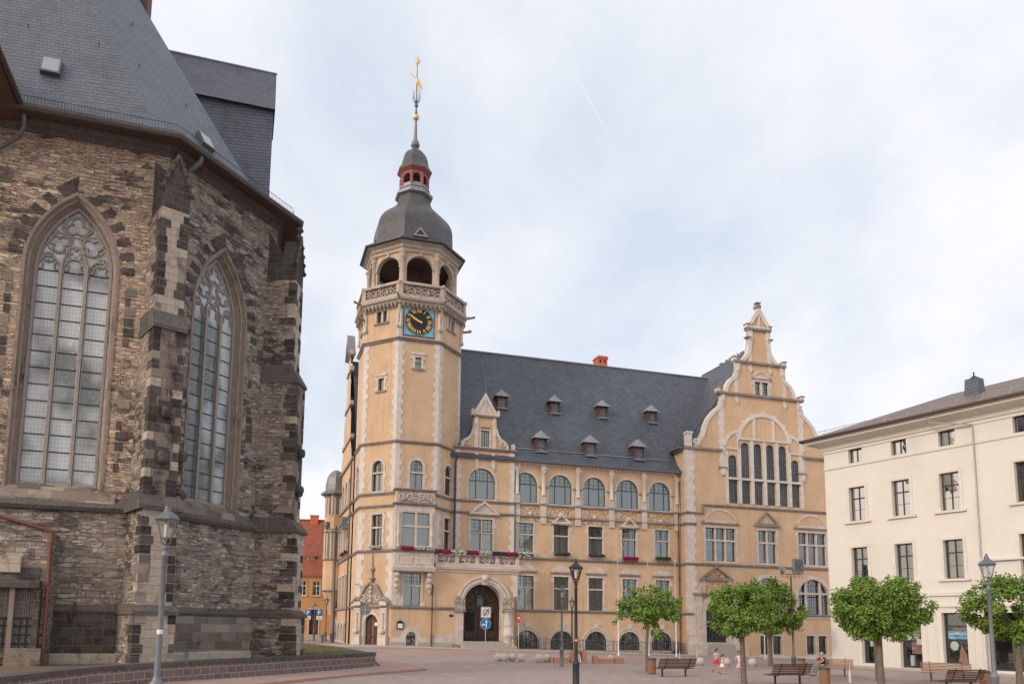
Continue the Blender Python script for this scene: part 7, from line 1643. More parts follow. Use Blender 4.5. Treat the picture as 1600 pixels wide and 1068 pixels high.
lamp(4.16, 30.54, ('iron', 'iron'), 'dark iron lantern street lamp with red sticker near the middle of the square', sticker=True)
lamp(17.58, 26.07, ('iron_light', 'lamp_cap'), 'grey lantern street lamp before the tree at the right edge')
lamp(5.86, 49.74, ('iron_light', 'iron_grey'), 'grey lantern street lamp just behind the dark iron one, beside the red stone blocks')
lamp(8.9, 67.9, ('iron', 'iron_grey'), 'distant dark lantern street lamp on the kerb before the second basement window', T=4.9)
lamp(-16.6, 88.5, ('iron_grey', 'lamp_cap'), 'far grey lantern street lamp behind the right parking sign', T=5.0)
lamp(-18.1, 89.3, ('iron_grey', 'lamp_cap'), 'far grey lantern street lamp before the door of the orange house', T=4.2)
def floodlight(x, y, Hh, label, boxes, s=1.0):
    z = gz(x, y); r = empty('floodlight_mast', (x, y, z), label, 'floodlight mast', 'floodlight masts'); c = Vector((x, y, z))
    p = MB(); p.lathe(c, [(.24 * s, 0), (.24 * s, .9 * s), (.29 * s, .95 * s), (.26 * s, 1.1 * s), (.14 * s, 1.3 * s), (.12 * s, Hh * .6), (.08 * s, Hh - .4), (.12 * s, Hh - .38), (.05 * s, Hh)], 'iron_grey', 14)
    f_ = Fr(c, (1, 0)); L = 1.25 * s; p.tube([f_(-L, 0, Hh - .02), f_(L, 0, Hh - .02)], .05 * s, 'iron_grey', 6)
    for sg in (-1, 1):
        scroll(p, f_, sg * .45 * s, Hh - .32 * s, .25 * s, 0, 'iron_grey', 1.4, sg, PI / 2, .03 * s, 5); scroll(p, f_, sg * .9 * s, Hh - .25 * s, .17 * s, 0, 'iron_grey', 1.3, -sg, PI / 2, .025 * s, 5)
    p.build('mast', 'iron_grey', r)
    for (u, w, h, ang) in boxes:
        b = MB(); a = R(ang); d = Vector((math.cos(a), math.sin(a), 0)); g = Fr(c + Vector((u * s, 0, 0)), d); b.box(g, -w / 2, w / 2, -.14, .14, Hh + .12, Hh + .12 + h, 'sign_grey'); b.box(g, -w / 2 + .06, w / 2 - .06, .14, .15, Hh + .18, Hh + .06 + h, 'glass_hall_lead'); b.tube([g(0, 0, Hh), g(0, 0, Hh + .14)], .05, 'iron_grey', 6); b.tube([g(-w / 2 - .04, 0, Hh + .4), g(-w / 2 - .04, 0, Hh + .05), g(w / 2 + .04, 0, Hh + .05), g(w / 2 + .04, 0, Hh + .4)], .025, 'iron_grey', 5)
        b.build('floodlight', 'sign_grey', r)
    return r
floodlight(-14.9, 83.3, 12.75, 'tall grey mast with two floodlights by the corner of the town hall', ((-1.0, .75, .65, 70), (1.1, 1.1, 1.25, -10)))
floodlight(22.6, 54.2, 6.5, 'shorter grey mast with two floodlights behind the trees on the right', ((-.95, .55, .35, 55), (.85, .75, .95, 10)), .62)
# flagpoles
def pole(x, y, h, label, r0=.06, grp='white flagpoles before the town hall', name='flagpole'):
    z = gz(x, y); b = MB(); b.lathe((x, y, z), [(.11, 0), (.11, .12), (r0, .14), (r0 * .8, h - .1), (r0 * 1.3, h - .08), (r0 * 1.2, h), (.005, h + .06)], 'white_pole', 10); return single(b, name, 'white_pole', (x, y, z), label, 'flagpole', grp)
pole(13.6, 71.2, 9.1, 'white flagpole left of the small tree, first from the portal'); pole(16.8, 73.0, 9.1, 'white flagpole rising out of the small tree crown'); pole(19.9, 74.9, 9.3, 'white flagpole right of the small tree, before the last basement window')
pole(26.6, 70.0, 5.2, 'thin white pole half hidden between the two trunks near the wing', .045)
# bollards
bx = [(779, 1032.4), (788, 1032.8), (800, 1032.6), (814.3, 1033.3), (842.4, 1034.8), (854, 1034.2), (953.7, 1035), (1094.6, 1039.4), (1135.6, 1039.9), (1176, 1040.4)]
lb = ['leftmost stone ball of the row before the portal steps', 'second stone ball from the left, touching the leftmost one', 'third stone ball from the left before the town hall', 'fourth stone ball from the left, under the first basement arch', 'fifth stone ball from the left, the largest and darkest', 'sixth stone ball from the left, tucked behind the largest', 'stone ball beside the low red stone blocks, below the first flagpole', 'stone ball left of the running children', 'stone ball between the running children and the girl by the trunk', 'stone ball just right of the tree trunk near the middle tree']
for (x, y), l_ in zip(bx, lb):
    d = FW_ + RT * ((x - CX) / FPX) - UP * ((y - CY) / FPX); t = 0
    for _ in range(12): t_ = 0
    zg_ = 0
    for _ in range(6): t_ = (zg_ - H) / d.z; P = CAM + d * t_; zg_ = gz(P.x, P.y)
    b = MB(); r_ = .305 * (1.06 if 'largest and' in l_ else 1); b.ball(Vector((P.x, P.y, zg_ + r_ * .94)), r_, 'granite', 24, 14); b.lathe((P.x, P.y, zg_), [(.16, 0), (.15, .05), (.1, .08)], 'granite', 12); single(b, 'stone_ball', 'granite', (P.x, P.y, zg_), l_, 'bollard', 'round stone bollards before the town hall')
# traffic signs
def post_sign(x, y, zt, name, label, cat='sign', grp=None, z=None):
    z = gz(x, y) if z is None else z; r = empty(name, (x, y, z), label, cat, grp); b = MB(); b.lathe((x, y, z), [(.03, 0), (.03, zt), (.005, zt + .02)], 'galvanised', 8); b.lathe((x, y, z), [(.07, 0), (.07, .03), (.03, .05)], 'galvanised', 8); b.build('post', 'galvanised', r)
    d = CAM - Vector((x, y, z)); d.z = 0; d.normalize(); return r, Fr(Vector((x, y, 0)) + d * .05, (-d.y, d.x)), z
def disc(fr, cu, cz, r, o0, o1, m, mb, n=32): mb.prism(fr, [(cu + r * math.cos(2 * PI * i / n), cz + r * math.sin(2 * PI * i / n)) for i in range(n)], o0, o1, m)
r, f_, z = post_sign(1.05, 54.61, 3.8, 'direction_sign', 'blue round sign with white straight and left arrows under a white board', 'traffic sign')
b = MB(); zc = 2.64; disc(f_, 0, zc, .385, 0, .012, 'white_paint', b); disc(f_, 0, zc, .365, .0125, .016, 'sign_blue', b); b.build('blue_disc', 'sign_blue', r)
b = MB(); b.box(f_, .01, .09, .017, .02, zc - .28, zc + .14, 'white_paint'); b.prism(f_, [(-.06, zc + .12), (.16, zc + .12), (.05, zc + .31)], .017, .02, 'white_paint'); b.box(f_, -.17, .01, .017, .02, zc - .1, zc - .02, 'white_paint'); b.prism(f_, [(-.15, zc - .17), (-.15, zc + .05), (-.31, zc - .06)], .017, .02, 'white_paint'); b.build('arrows', 'white_paint', r)
b = MB(); b.box(f_, -.35, .37, 0, .012, 3.06, 3.84, 'white_paint'); bo_ = b.build('board', 'white_paint', r)
b = MB(); b.ring(f_, [(.02 + .22 * math.cos(2 * PI * i / 24), 3.46 + .22 * math.sin(2 * PI * i / 24)) for i in range(24)], [(.02 + .17 * math.cos(2 * PI * i / 24), 3.46 + .17 * math.sin(2 * PI * i / 24)) for i in range(24)], .013, .017, 'iron'); b.prism(f_, [(-.2, 3.2), (-.15, 3.18), (.28, 3.7), (.23, 3.74)], .0175, .02, 'iron'); b.prism(f_, [(-.05, 3.42), (.02, 3.38), (.12, 3.5), (.05, 3.55)], .0205, .022, 'iron'); b.ring(f_, rect(-.33, .35, 3.08, 3.82), rect(-.31, .33, 3.10, 3.80), .013, .015, 'iron'); b.build('pictogram', 'iron', bo_)
r, f_, z = post_sign(-9.6, 70.0, 3.75, 'round_sign', 'round traffic sign seen from its grey back before the small corner door', 'traffic sign'); b = MB(); disc(f_, 0, z + 3.36, .50, -.1, -.085, 'sign_grey', b); b.box(f_, -.46, .46, -.083, -.06, z + 3.33, z + 3.39, 'galvanised'); b.build('disc_back', 'sign_grey', r)
r, f_, z = post_sign(4.29, 69.13, 3.55, 'warning_post', 'slim post with a red and white narrow sign right of the portal', 'traffic sign', None); b = MB(); b.box(f_, -.11, .11, 0, .02, z + 2.7, z + 3.5, 'sign_red'); disc(f_, 0, z + 3.1, .085, .0205, .024, 'white_paint', b, 12); b.build('plate', 'sign_red', r)
for x, y, lbx, s_ in ((-17.0, 86.5, 'blue parking sign with white plate, nearer the floodlight mast', 1.15), (-18.3, 86.8, 'blue parking sign on a dark post before the door of the orange house', 1.0)):
    r, f_, z = post_sign(x, y, 3.6, 'parking_sign', lbx, 'traffic sign', 'blue parking signs'); z += .08
    b = MB(); b.box(f_, -.31 * s_, .31 * s_, 0, .02, z + 2.85, z + 3.5, 'sign_blue'); b.box(f_, -.28 * s_, .28 * s_, 0, .02, z + 2.42, z + 2.8, 'white_paint'); b.box(f_, -.12, .12, .0205, .024, z + 2.55, z + 2.62, 'iron'); pl = b.build('plate', 'sign_blue', r); text_mesh('P', .62, f_, -.17, .026, z + 2.96, 'white_paint', 'lettering', r, 'LEFT', bold=.015)
for nm_, n0_ in (('paving_band', 27.5), ('paving_band', 38.0)):
    kerb(nm_, [h2(-4 + i * 3, n0_ + .5 * math.sin(i * .3)) for i in range(17)], .32, .007, 'pavement_slabs', 0)
# small capped post beside the parking signs
b = MB(); b.lathe((-15.9, 83.0, .42), [(.16, 0), (.16, .75), (.2, .8), (.18, .9), (.05, .98)], 'iron_light', 12); single(b, 'bollard_post', 'iron_light', (-15.9, 83.0, .42), 'short light grey capped bollard at the foot of the floodlight mast', 'bollard')
# red sandstone fountain blocks with a ball
b = MB(); r = empty('stone_fountain', (7.6, 54.9, 0), 'low fountain of red sandstone blocks with a stone ball between two uprights', 'fountain')
fr = Fr((7.6, 54.9), (.98, .12))
b.box(fr, -.55, -.25, -.35, .35, 0, .88, 'red_sandstone'); b.box(fr, .25, .58, -.35, .35, 0, .84, 'red_sandstone'); b.box(fr, -1.75, -.6, -.1, .2, 0, .38, 'red_sandstone'); b.box(fr, -2.0, -1.85, -.1, .2, 0, .42, 'red_sandstone'); b.build('block', 'red_sandstone', r)
b = MB(); b.box(fr, 1.1, 1.4, -.3, .3, 0, .52, 'red_sandstone'); b.box(fr, 1.45, 2.6, -.1, .2, 0, .32, 'red_sandstone'); b.box(fr, 2.65, 3.3, -.2, .25, 0, .4, 'red_sandstone'); b.build('block', 'red_sandstone', r)
b = MB(); b.ball(fr(0, 0, .86), .22, 'red_sandstone', 20, 12); b.build('ball', 'red_sandstone', r); b = MB()
for q in (-.08, .06): b.tube([fr(q, .1, .62), fr(q * 1.5, .3, .4), fr(q * 2, .4, .02)], [.02, .03, .05], 'water_white', 6)
b.build('water_jet', 'water_white', r)
for k_, ((x, y), l_) in enumerate((((17.67, 65.5), 'small white water jet behind the left bench, left of the flagpole'), ((19.3, 66.0), 'small white water jet behind the left bench, right of the flagpole'), ((18.85, 38.6), 'white water jet rising from the paving left of the big tree trunk'), ((19.9, 37.9), 'low white water jet rising from the paving right of the big tree trunk'))):
    z = gz(x, y); h = (.75, .72, .85, .5)[k_]; b = MB(); b.tube([(x, y, z), (x, y, z + h * .6), (x + .02, y, z + h)], [.025, .018, .008], 'water_white', 7)
    for q in range(7): a = q * .9; b.tube([(x, y, z + h * .8), (x + .03 * math.cos(a), y + .03 * math.sin(a), z + h * .5), (x + .05 * math.cos(a), y + .05 * math.sin(a), z)], [.012, .016, .01], 'water_white', 4)
    single(b, 'water_jet', 'water_white', (x, y, z), l_, 'water jet', 'ground water jets')
# benches
def bench(x, y, ang, label, m='slat_dark', L=2.3):
    """ang: the direction (degrees clockwise from the view axis) the sitter looks at"""
    z = gz(x, y); r = empty('bench', (x, y, z), label, 'bench', 'wooden slat benches'); a = R(ang); n = Vector((math.sin(a), math.cos(a), 0)); d = Vector((-n.y, n.x, 0)); F_ = Fr((x, y), (d.x, d.y))
    s = MB()
    for i in range(6): o = .40 - i * .088; s.box(F_, -L / 2, L / 2, o - .064, o, z + .43 - .004 * i, z + .465 - .004 * i, m)
    s.build('seat', m, r)
    s = MB()
    for i in range(6):
        zz = z + .50 + i * .078; o = -.12 - i * .032; V = [F_(u, oo, zq) for u in (-L / 2, L / 2) for oo, zq in ((o, zz), (o - .03, zz + .008), (o - .05, zz + .058), (o - .02, zz + .054))]; s.add(V, [(0, 1, 2, 3), (4, 7, 6, 5), (0, 4, 5, 1), (1, 5, 6, 2), (2, 6, 7, 3), (3, 7, 4, 0)], m)
    s.build('backrest', m, r)
    for u in (-L / 2 + .42, L / 2 - .42):
        s = MB(); s.box(F_, u - .03, u + .03, .08, .16, z, z + .42, 'iron'); s.box(F_, u - .03, u + .03, -.10, .40, z + .385, z + .425, 'iron'); s.tube([F_(u, -.08, z + .42), F_(u, -.2, z + .62), F_(u, -.38, z + 1.0)], .022, 'iron', 6); s.box(F_, u - .05, u + .05, -.0, .24, z - .0, z + .02, 'iron'); s.build('leg', 'iron', r)
    return r, F_, z
bench(10.9, 41.3, -20 + 0, 'dark slat bench seen from behind beside the small left tree')
bench(15.1, 36.8, -20, 'dark slat bench seen from behind, in front of the seated man')
benchC = bench(20.55, 43.9, 212, 'brown slat bench facing the viewer on which the man sits', 'slat_light', 1.95)
bench(24.9, 40.6, 205, 'light brown slat bench facing the viewer under the shop window', 'slat_light')
bench(21.4, 33.9, -20, 'dark slat bench seen from behind at the bottom right, before the shop bench')
def bin_(x, y, label):
    z = gz(x, y); r = empty('litter_bin', (x, y, z), label, 'litter bin', 'round wooden litter bins'); c = Vector((x, y, z)); b = MB()
    for i in range(22): a = 2 * PI * i / 22; d = Vector((math.cos(a), math.sin(a), 0)); f = Fr(c + d * .21, (-d.y, d.x)); b.box(f, -.026, .026, -.01, .012, z + .05, z + .76, 'bin_wood')
    b.build('slat_shell', 'bin_wood', r); b = MB(); b.lathe(c, [(.16, 0), (.19, .03), (.195, .78), (.195, .80)], 'bin_top', 20); b.lathe(c, [(.235, .77), (.24, .80), (.235, .87), (.17, .88), (.165, .84)], 'bin_top', 24); b.build('liner', 'bin_top', r)
bin_(10.05, 43.0, 'round wooden litter bin between the small left tree and the dark bench'); bin_(19.75, 46.3, 'round wooden litter bin beside the knees of the seated man'); bin_(16.05, 35.2, 'round wooden litter bin in front of the seated man, cut by the lower edge'); bin_(22.9, 34.6, 'round wooden litter bin left of the lamp at the right edge')
# distribution box and small plinth at the hall corner
b = MB(); f_ = Fr(hal(31.2, WO + .9), D1); zq = gz(*h2(31.2, WO + 1)); b.box(FM, uWL - 1.4, uWL - .75, .3, .7, zq + .55, zq + 1.5, 'sign_grey'); b.box(FM, uWL - 1.4, uWL - .75, .3, .7, zq + .1, zq + .5, 'iron'); single(b, 'grey_box', 'sign_grey', tuple(FM(uWL - 1, .5, zq)), 'small grey cabinet at the end of the railing beside the wing', 'cabinet')
# flower boxes
def flowers(fr, u0, u1, o, z, label, cols, hang=.25, up=.22, n=260, box=True):
    p = fr((u0 + u1) / 2, o, z); r = empty('flower_box', tuple(p), label, 'flower box', 'window flower boxes')
    b = MB(); b.box(fr, u0, u1, o - .12, o + .1, z - .02, z + .18, 'trough_brown'); b.build('trough', 'trough_brown', r); b = MB(); random.seed(int(abs(u0) * 97 + z * 31))
    for i in range(n):
        u = random.uniform(u0 - .05, u1 + .05); k = (u - u0) / (u1 - u0); m = cols[min(len(cols) - 1, max(0, int(k * len(cols))))]
        if random.random() < .25: m = 'bloom_leaf'
        a = random.uniform(-.5, PI * .62); rr_ = random.uniform(.5, 1.0); oo = o + .02 + .3 * math.cos(a) * rr_; zz = z + .12 + (up if math.sin(a) > 0 else hang * 2) * math.sin(a) * rr_
        c = fr(u, oo, zz); s = random.uniform(.045, .085); v1 = Vector((random.gauss(0, 1), random.gauss(0, 1), random.gauss(0, 1))).normalized(); v2 = v1.orthogonal().normalized(); b.add([c + v1 * s, c + v2 * s, c - v1 * s, c - v2 * s], [(0, 1, 2, 3)], m)
    b.build('blooms', cols[0], r, fixn=False); return r
M_, W_, P_, G_ = 'bloom_magenta', 'bloom_white', 'bloom_purple', 'bloom_leaf'
for xa, xb, cols, l_ in ((681, 704, [M_], 'magenta petunias at the left end of the balcony'), (705, 727, [W_], 'white petunias on the balcony beside the left magenta ones'), (728, 747, [M_], 'magenta petunias in the middle of the balcony'), (748, 767, [W_], 'white petunias right of the middle of the balcony'), (768, 789, [P_], 'dark purple petunias on the balcony'), (790, 808, [M_], 'magenta petunias at the right end of the balcony')):
    flowers(FBB, FBB.u(xa, 865), FBB.u(xb, 865), .02, ztb, l_, cols, .3, .25, 520 if cols != [P_] else 380)
flowers(FO, FO.u(627, 857), FO.u(645, 857), .12, FO.z(640, 858.5), 'magenta petunias under the left light of the oriel window', [M_], .25, .22, 380); flowers(FO, FO.u(650, 857), FO.u(671, 857), .12, FO.z(660, 858), 'white petunias under the right light of the oriel window', [W_], .22, .22, 380)
flowers(FA, cA * .5 - w1_, cA * .5 + w1_, .1, Z2 + .22, 'white petunias in the tower window left of the oriel', [W_], .15, .2, 300)
zfw = zB0 + .02
for i, (cols, l_, hg, n_) in enumerate((([W_], 'large hanging white petunias under the window beside the balcony', .5, 650), ([G_, P_], 'dark leafy flower box under the second window of the long front', .1, 300), ([P_, G_], 'purple and green flower box under the third window of the long front', .1, 300), ([M_], 'bright magenta hanging petunias on the long front', .55, 700), ([G_], 'plain green flower box under the last window before the wing', .3, 420))):
    u = BAY[i][1]; flowers(FM, u - .85, u + .85, .22, zB0 + (.0 if hg < .4 else -.15), l_, cols, hg, .2, n_)
for n_, l_ in ((-5.2, 'magenta petunias in the lane window nearest the tower'), (-8.0, 'magenta petunias in the second lane window behind the tower')): flowers(FE, n_ - .7, n_ + .7, .15, zB0 + .0, l_, [M_], .25, .2, 200)
# pigeons on the wing roof
for i in range(13):
    n = lerp(-3.6, WO - 1.0, (i + .5 * random.random()) / 13); p = hal(uWC, n); b = MB(); c = Vector((p.x, p.y, zRw + .10)); s = 1.25; dq = Vector((math.cos(i * 2.3), math.sin(i * 2.3), 0))
    b.tube([c - dq * .19 * s + Vector((0, 0, .04)), c - dq * .06 * s + Vector((0, 0, .09)), c + dq * .06 * s + Vector((0, 0, .13)), c + dq * .10 * s + Vector((0, 0, .21)), c + dq * .13 * s + Vector((0, 0, .235)), c + dq * .18 * s + Vector((0, 0, .22))], [.015, .075, .075, .04, .042, .008], 'pigeon', 7); single(b, 'pigeon', 'pigeon', (p.x, p.y, zRw), 'pigeon perched in the row along the ridge of the wing roof', 'pigeon', 'pigeons on the wing ridge')

# ================================================================ trees
def tree(x, y, zb, zt, rad, label, seed, n_leaf=5200, lean=0, s=1.0, sq=1.0, tr=.12, arms=9, flat=1.0, lob=.25):
    random.seed(seed); z = gz(x, y); r = empty('catalpa_tree', (x, y, z), label, 'tree', 'round-crowned catalpa trees'); c = Vector((x, y, z)); zf = zb + .25 * (zt - zb)
    t = MB(); pts = [c, c + Vector((0, 0, .12)), c + Vector((lean * .3, 0, zf * .4)), c + Vector((lean * .7, .02, zf * .75)), c + Vector((lean, 0, zf))]
    t.tube(pts, [tr * 1.45, tr * 1.12, tr, tr * .93, tr * 1.15], 'bark', 14)
    V0 = 0
    for i in range(len(t.v)): v = t.v[i]; q = noise.noise(v * 5) * .02 + noise.noise(v * 1.8) * .03; t.v[i] = v + Vector((q, q * .5, 0))
    cen = c + Vector((lean, 0, (zb + zt) / 2)); hh_ = (zt - zb) / 2
    clumps = []
    for i in range(arms):
        a = 2 * PI * i / arms + random.uniform(-.3, .3); q = random.uniform(.45, .85); e = cen + Vector((rad * q * math.cos(a), rad * q * math.sin(a), hh_ * random.uniform(-.45, .35)))
        s0 = c + Vector((lean, 0, zf - .05)); m = s0.lerp(e, .5) + Vector((0, 0, -.05 * rad)); t.tube([s0, m, e], [tr * .5, tr * .3, tr * .1], 'bark', 6)
        for k in range(3): e2 = e + Vector((random.gauss(0, .25), random.gauss(0, .25), random.uniform(-.1, .35))) * rad * .6; t.tube([m.lerp(e, .4), e, e2], [tr * .2, tr * .12, tr * .04], 'bark', 4)
    t.build('trunk', 'bark', r)
    for i in range(150):
        u_, v_ = random.uniform(-1, 1), random.uniform(0, 2 * PI); q = random.uniform(.62, 1.0); h = math.sqrt(1 - u_ * u_)
        bump_ = 1 + lob * noise.noise(Vector((h * math.cos(v_) * 1.6 + seed, h * math.sin(v_) * 1.6, u_ * 1.6)))
        zz = u_ * (1.0 if u_ > 0 else flat); clumps.append((cen + Vector((rad * q * h * math.cos(v_) * bump_, rad * q * h * math.sin(v_) * bump_, hh_ * q * zz * bump_)), random.uniform(.15, .27) * rad ** .6))
    l = MB(); V = []; F = []
    for i in range(n_leaf):
        cc, cr_ = random.choice(clumps); d = Vector((random.gauss(0, 1), random.gauss(0, 1), random.gauss(0, .75))).normalized(); p = cc + d * cr_ * random.random() ** .4
        out_ = (p - cen); out_.z *= .7; out_ = out_.normalized() if out_.length > .01 else Vector((0, 0, 1))
        dr_ = (out_ * .8 + Vector((random.gauss(0, .45), random.gauss(0, .45), random.gauss(-.45, .35)))).normalized(); sd_ = dr_.cross(Vector((random.gauss(0, .3), random.gauss(0, .3), 1))).normalized(); up_ = sd_.cross(dr_)
        L = random.uniform(.13, .24) * s; w = L * .40; b_ = len(V)
        V += [p, p + dr_ * L * .3 + sd_ * w - up_ * .02, p + dr_ * L * .7 + sd_ * w * .6 - up_ * .02, p + dr_ * L - up_ * L * .22, p + dr_ * L * .7 - sd_ * w * .6 - up_ * .02, p + dr_ * L * .3 - sd_ * w - up_ * .02, p + dr_ * L * .5 + up_ * .015]
        F += [(b_, b_ + 1, b_ + 6), (b_ + 1, b_ + 2, b_ + 6), (b_ + 2, b_ + 3, b_ + 6), (b_ + 3, b_ + 4, b_ + 6), (b_ + 4, b_ + 5, b_ + 6), (b_ + 5, b_, b_ + 6)]
    l.add(V, F, 'leaf'); l.build('crown', 'leaf', r, fixn=False)
    return r
def tz(x, y, py, Y=None):   # height seen at photo row py above plan point (x, y)
    pc = CAM.copy(); best = None
    lo, hi = -2, 20
    for _ in range(30):
        m = (lo + hi) / 2; v = Vector((x, y, m)) - CAM; row = CY - FPX * v.dot(UP) / v.dot(FW_)
        if row > py: lo = m
        else: hi = m
    return m
def T_(x, y, top, bot): return tz(x, y, bot) - gz(x, y), tz(x, y, top) - gz(x, y)
a, b = T_(10.15, 44.66, 920, 976); tree(10.15, 44.66, a, b, 1.5, 'small lopsided catalpa tree behind the left dark bench', 4, 4600, .1, .8, tr=.085, lob=1.0)
a, b = T_(12.89, 36.66, 908, 994); tree(12.89, 36.66, a, b, 1.55, 'round catalpa tree with the girl beside its trunk', 9, 9500, -.03, .64, tr=.12, lob=.15)
a, b = T_(21.13, 54.62, 906, 994); tree(21.13, 54.62, a, b, 2.3, 'catalpa tree farther back whose crown merges with the middle one', 12, 8500, .05, .95, tr=.14, lob=.15)
a, b = T_(17.95, 34.0, 898, 998); tree(17.95, 34.0, a, b, 1.98, 'large round catalpa tree before the cream house', 21, 15500, .0, .64, tr=.145, lob=.08)
a, b = T_(21.2, 40.4, 910, 990); tree(21.2, 40.4, a, b, 1.9, 'catalpa tree directly behind the large round one', 33, 5500, -.05, .85, tr=.12, lob=.15)
a, b = T_(24.95, 35.3, 893, 1006); tree(24.95, 35.3, a, b, 2.1, 'catalpa tree at the right edge behind the grey lamp', 41, 13500, .05, .66, tr=.14, lob=.15)

# ================================================================ people
def skin_mesh(name, chains, mat, parent, sub=1, loc=None):
    """chains: [(point, radius), ...] joined where points coincide; grown with a Skin modifier"""
    vs = []; es = []; rs = []
    def idx(p, r):
        for i, q in enumerate(vs):
            if (Vector(q) - Vector(p)).length < 1e-4: return i
        vs.append(tuple(p)); rs.append(r); return len(vs) - 1
    for ch_ in chains:
        last = None
        for p, r in ch_:
            i = idx(p, r)
            if last is not None and last != i: es.append((last, i))
            last = i
    me = bpy.data.meshes.new(name); me.from_pydata(vs, es, []); ob = bpy.data.objects.new(name, me); COL.objects.link(ob)
    m = ob.modifiers.new('s', 'SKIN'); m.use_smooth_shade = True
    for i, r in enumerate(rs):
        r = r if isinstance(r, tuple) else (r, r); me.skin_vertices[0].data[i].radius = r
    me.skin_vertices[0].data[0].use_root = True
    s = ob.modifiers.new('b', 'SUBSURF'); s.levels = sub; s.render_levels = sub
    dg = bpy.context.evaluated_depsgraph_get(); m2 = bpy.data.meshes.new_from_object(ob.evaluated_get(dg)); bpy.data.objects.remove(ob)
    m2.name = name; m2.materials.clear(); m2.materials.append(MATS[mat])
    for p in m2.polygons: p.use_smooth = True; p.material_index = 0
    o = bpy.data.objects.new(name, m2); COL.objects.link(o); o.parent = parent; return o
def person(x, y, ang, label, hgt, pose, shirt, low, hair, seatz=None):
    """ang: heading in degrees clockwise from the view axis; coordinates inside: x right, y forward, z up, for a height of 1"""
    z = gz(x, y); r = empty('person', (x, y, z), label, 'person', None, -R(ang)); k = hgt
    J = {a: Vector(b) * k for a, b in pose.items() if isinstance(b, tuple)}
    def V(n): return J[n]
    sk = []; S = lambda q: q * k
    hd = V('head'); nk = V('neck'); ch_ = V('chest'); pe = V('pelvis')
    body = [[(pe, (S(.078), S(.06))), (pe.lerp(ch_, .5), (S(.07), S(.055))), (ch_, (S(.085), S(.062))), (nk, S(.032)), (nk.lerp(hd, .4), S(.034)), (hd, (S(.050), S(.060))), (hd + Vector((0, 0, S(.045))), (S(.044), S(.052)))]]
    for s in 'lr':
        sh, el, wr, ha = V('sh' + s), V('el' + s), V('wr' + s), V('ha' + s); body.append([(ch_, (S(.085), S(.062))), (sh, S(.038)), (sh.lerp(el, .5), S(.033)), (el, S(.026)), (el.lerp(wr, .5), S(.024)), (wr, S(.017)), (ha, (S(.022), S(.014)))])
        fd_ = (ha - wr).normalized(); sdv = fd_.orthogonal().normalized()
        for q in range(4): f0 = ha + sdv * S(.009) * (q - 1.5); body.append([(ha, (S(.022), S(.014))), (f0 + fd_ * S(.02), S(.0062)), (f0 + fd_ * S(.046 if q in (1, 2) else .038), S(.005))])
        body.append([(ha, (S(.022), S(.014))), (ha + sdv * S(.026) + fd_ * S(.006), S(.007)), (ha + sdv * S(.034) + fd_ * S(.024), S(.0055))])
        hp, kn, an, to = V('hp' + s), V('kn' + s), V('an' + s), V('to' + s); body.append([(pe, (S(.078), S(.06))), (hp, S(.056)), (hp.lerp(kn, .5), S(.047)), (kn, S(.034)), (kn.lerp(an, .4), S(.034)), (an, S(.021)), (an + (to - an) * .3 - Vector((0, 0, S(.012))), S(.022)), (to, S(.015))])
    bo2 = skin_mesh('body', body, 'skin', r)
    fw = Vector((0, 1, 0)); 
    if 'look' in pose: fw = Vector(pose['look']).normalized()
    rt_ = fw.cross(Vector((0, 0, 1))).normalized(); f = MB(); b0 = rootloc(r)
    def fp(a, b_, c_): return hd + rt_ * S(a) + fw * S(b_) + Vector((0, 0, S(c_)))
    F0 = Matrix.Translation(b0)
    f.tube([b0 + fp(0, .052, .022), b0 + fp(0, .066, .0), b0 + fp(0, .055, -.004)], [S(.005), S(.009), S(.006)], 'skin', 6)
    for sg in (-1, 1): f.ball(b0 + fp(sg * .02, .050, .018), S(.0065), 'hair_brown', 8, 5); f.ball(b0 + fp(sg * .053, 0, .008), S(.013), 'skin', 8, 5)
    f.tube([b0 + fp(-.014, .053, -.022), b0 + fp(0, .057, -.023), b0 + fp(.014, .053, -.022)], S(.004), 'timber_red', 5)
    f.build('face', 'skin', r)
    h = MB(); hs_, kd, lng = hair
    V0 = []; h.ball(b0 + hd + Vector((0, 0, S(.030))) - fw * S(.010), S(.066), kd, 16, 10, 1.02)
    for i in range(len(h.v)):
        v = h.v[i] - b0 - hd
        if v.dot(fw) > S(.02) and v.z < S(.045): h.v[i] = h.v[i] - fw * (v.dot(fw) - S(.02))
        h.v[i] += Vector((noise.noise(h.v[i] * 30), noise.noise(h.v[i] * 30 + Vector((5, 5, 5))), 0)) * S(.006)
    if lng: h.tube([b0 + hd - fw * S(.045) + Vector((0, 0, S(.03))), b0 + hd - fw * S(.085) - Vector((0, 0, S(.02))), b0 + hd - fw * S(.075) - Vector((0, 0, S(lng)))], [S(.04), S(.036), S(.012)], kd, 8)
    h.build('hair', kd, r)
    # clothing: thin shells a little outside the body
    e = 1.16; sl = pose.get('sleeve', .35)
    tp = [[(pe.lerp(ch_, .05), (S(.086), S(.068))), (pe.lerp(ch_, .5), (S(.080), S(.065))), (ch_, (S(.096), S(.072))), (nk.lerp(ch_, .25), S(.045))]]
    for s in 'lr':
        sh, el = V('sh' + s), V('el' + s); tp.append([(ch_, (S(.096), S(.072))), (sh, S(.046)), (sh.lerp(el, sl), S(.043))])
    skin_mesh('shirt', tp, shirt, r)
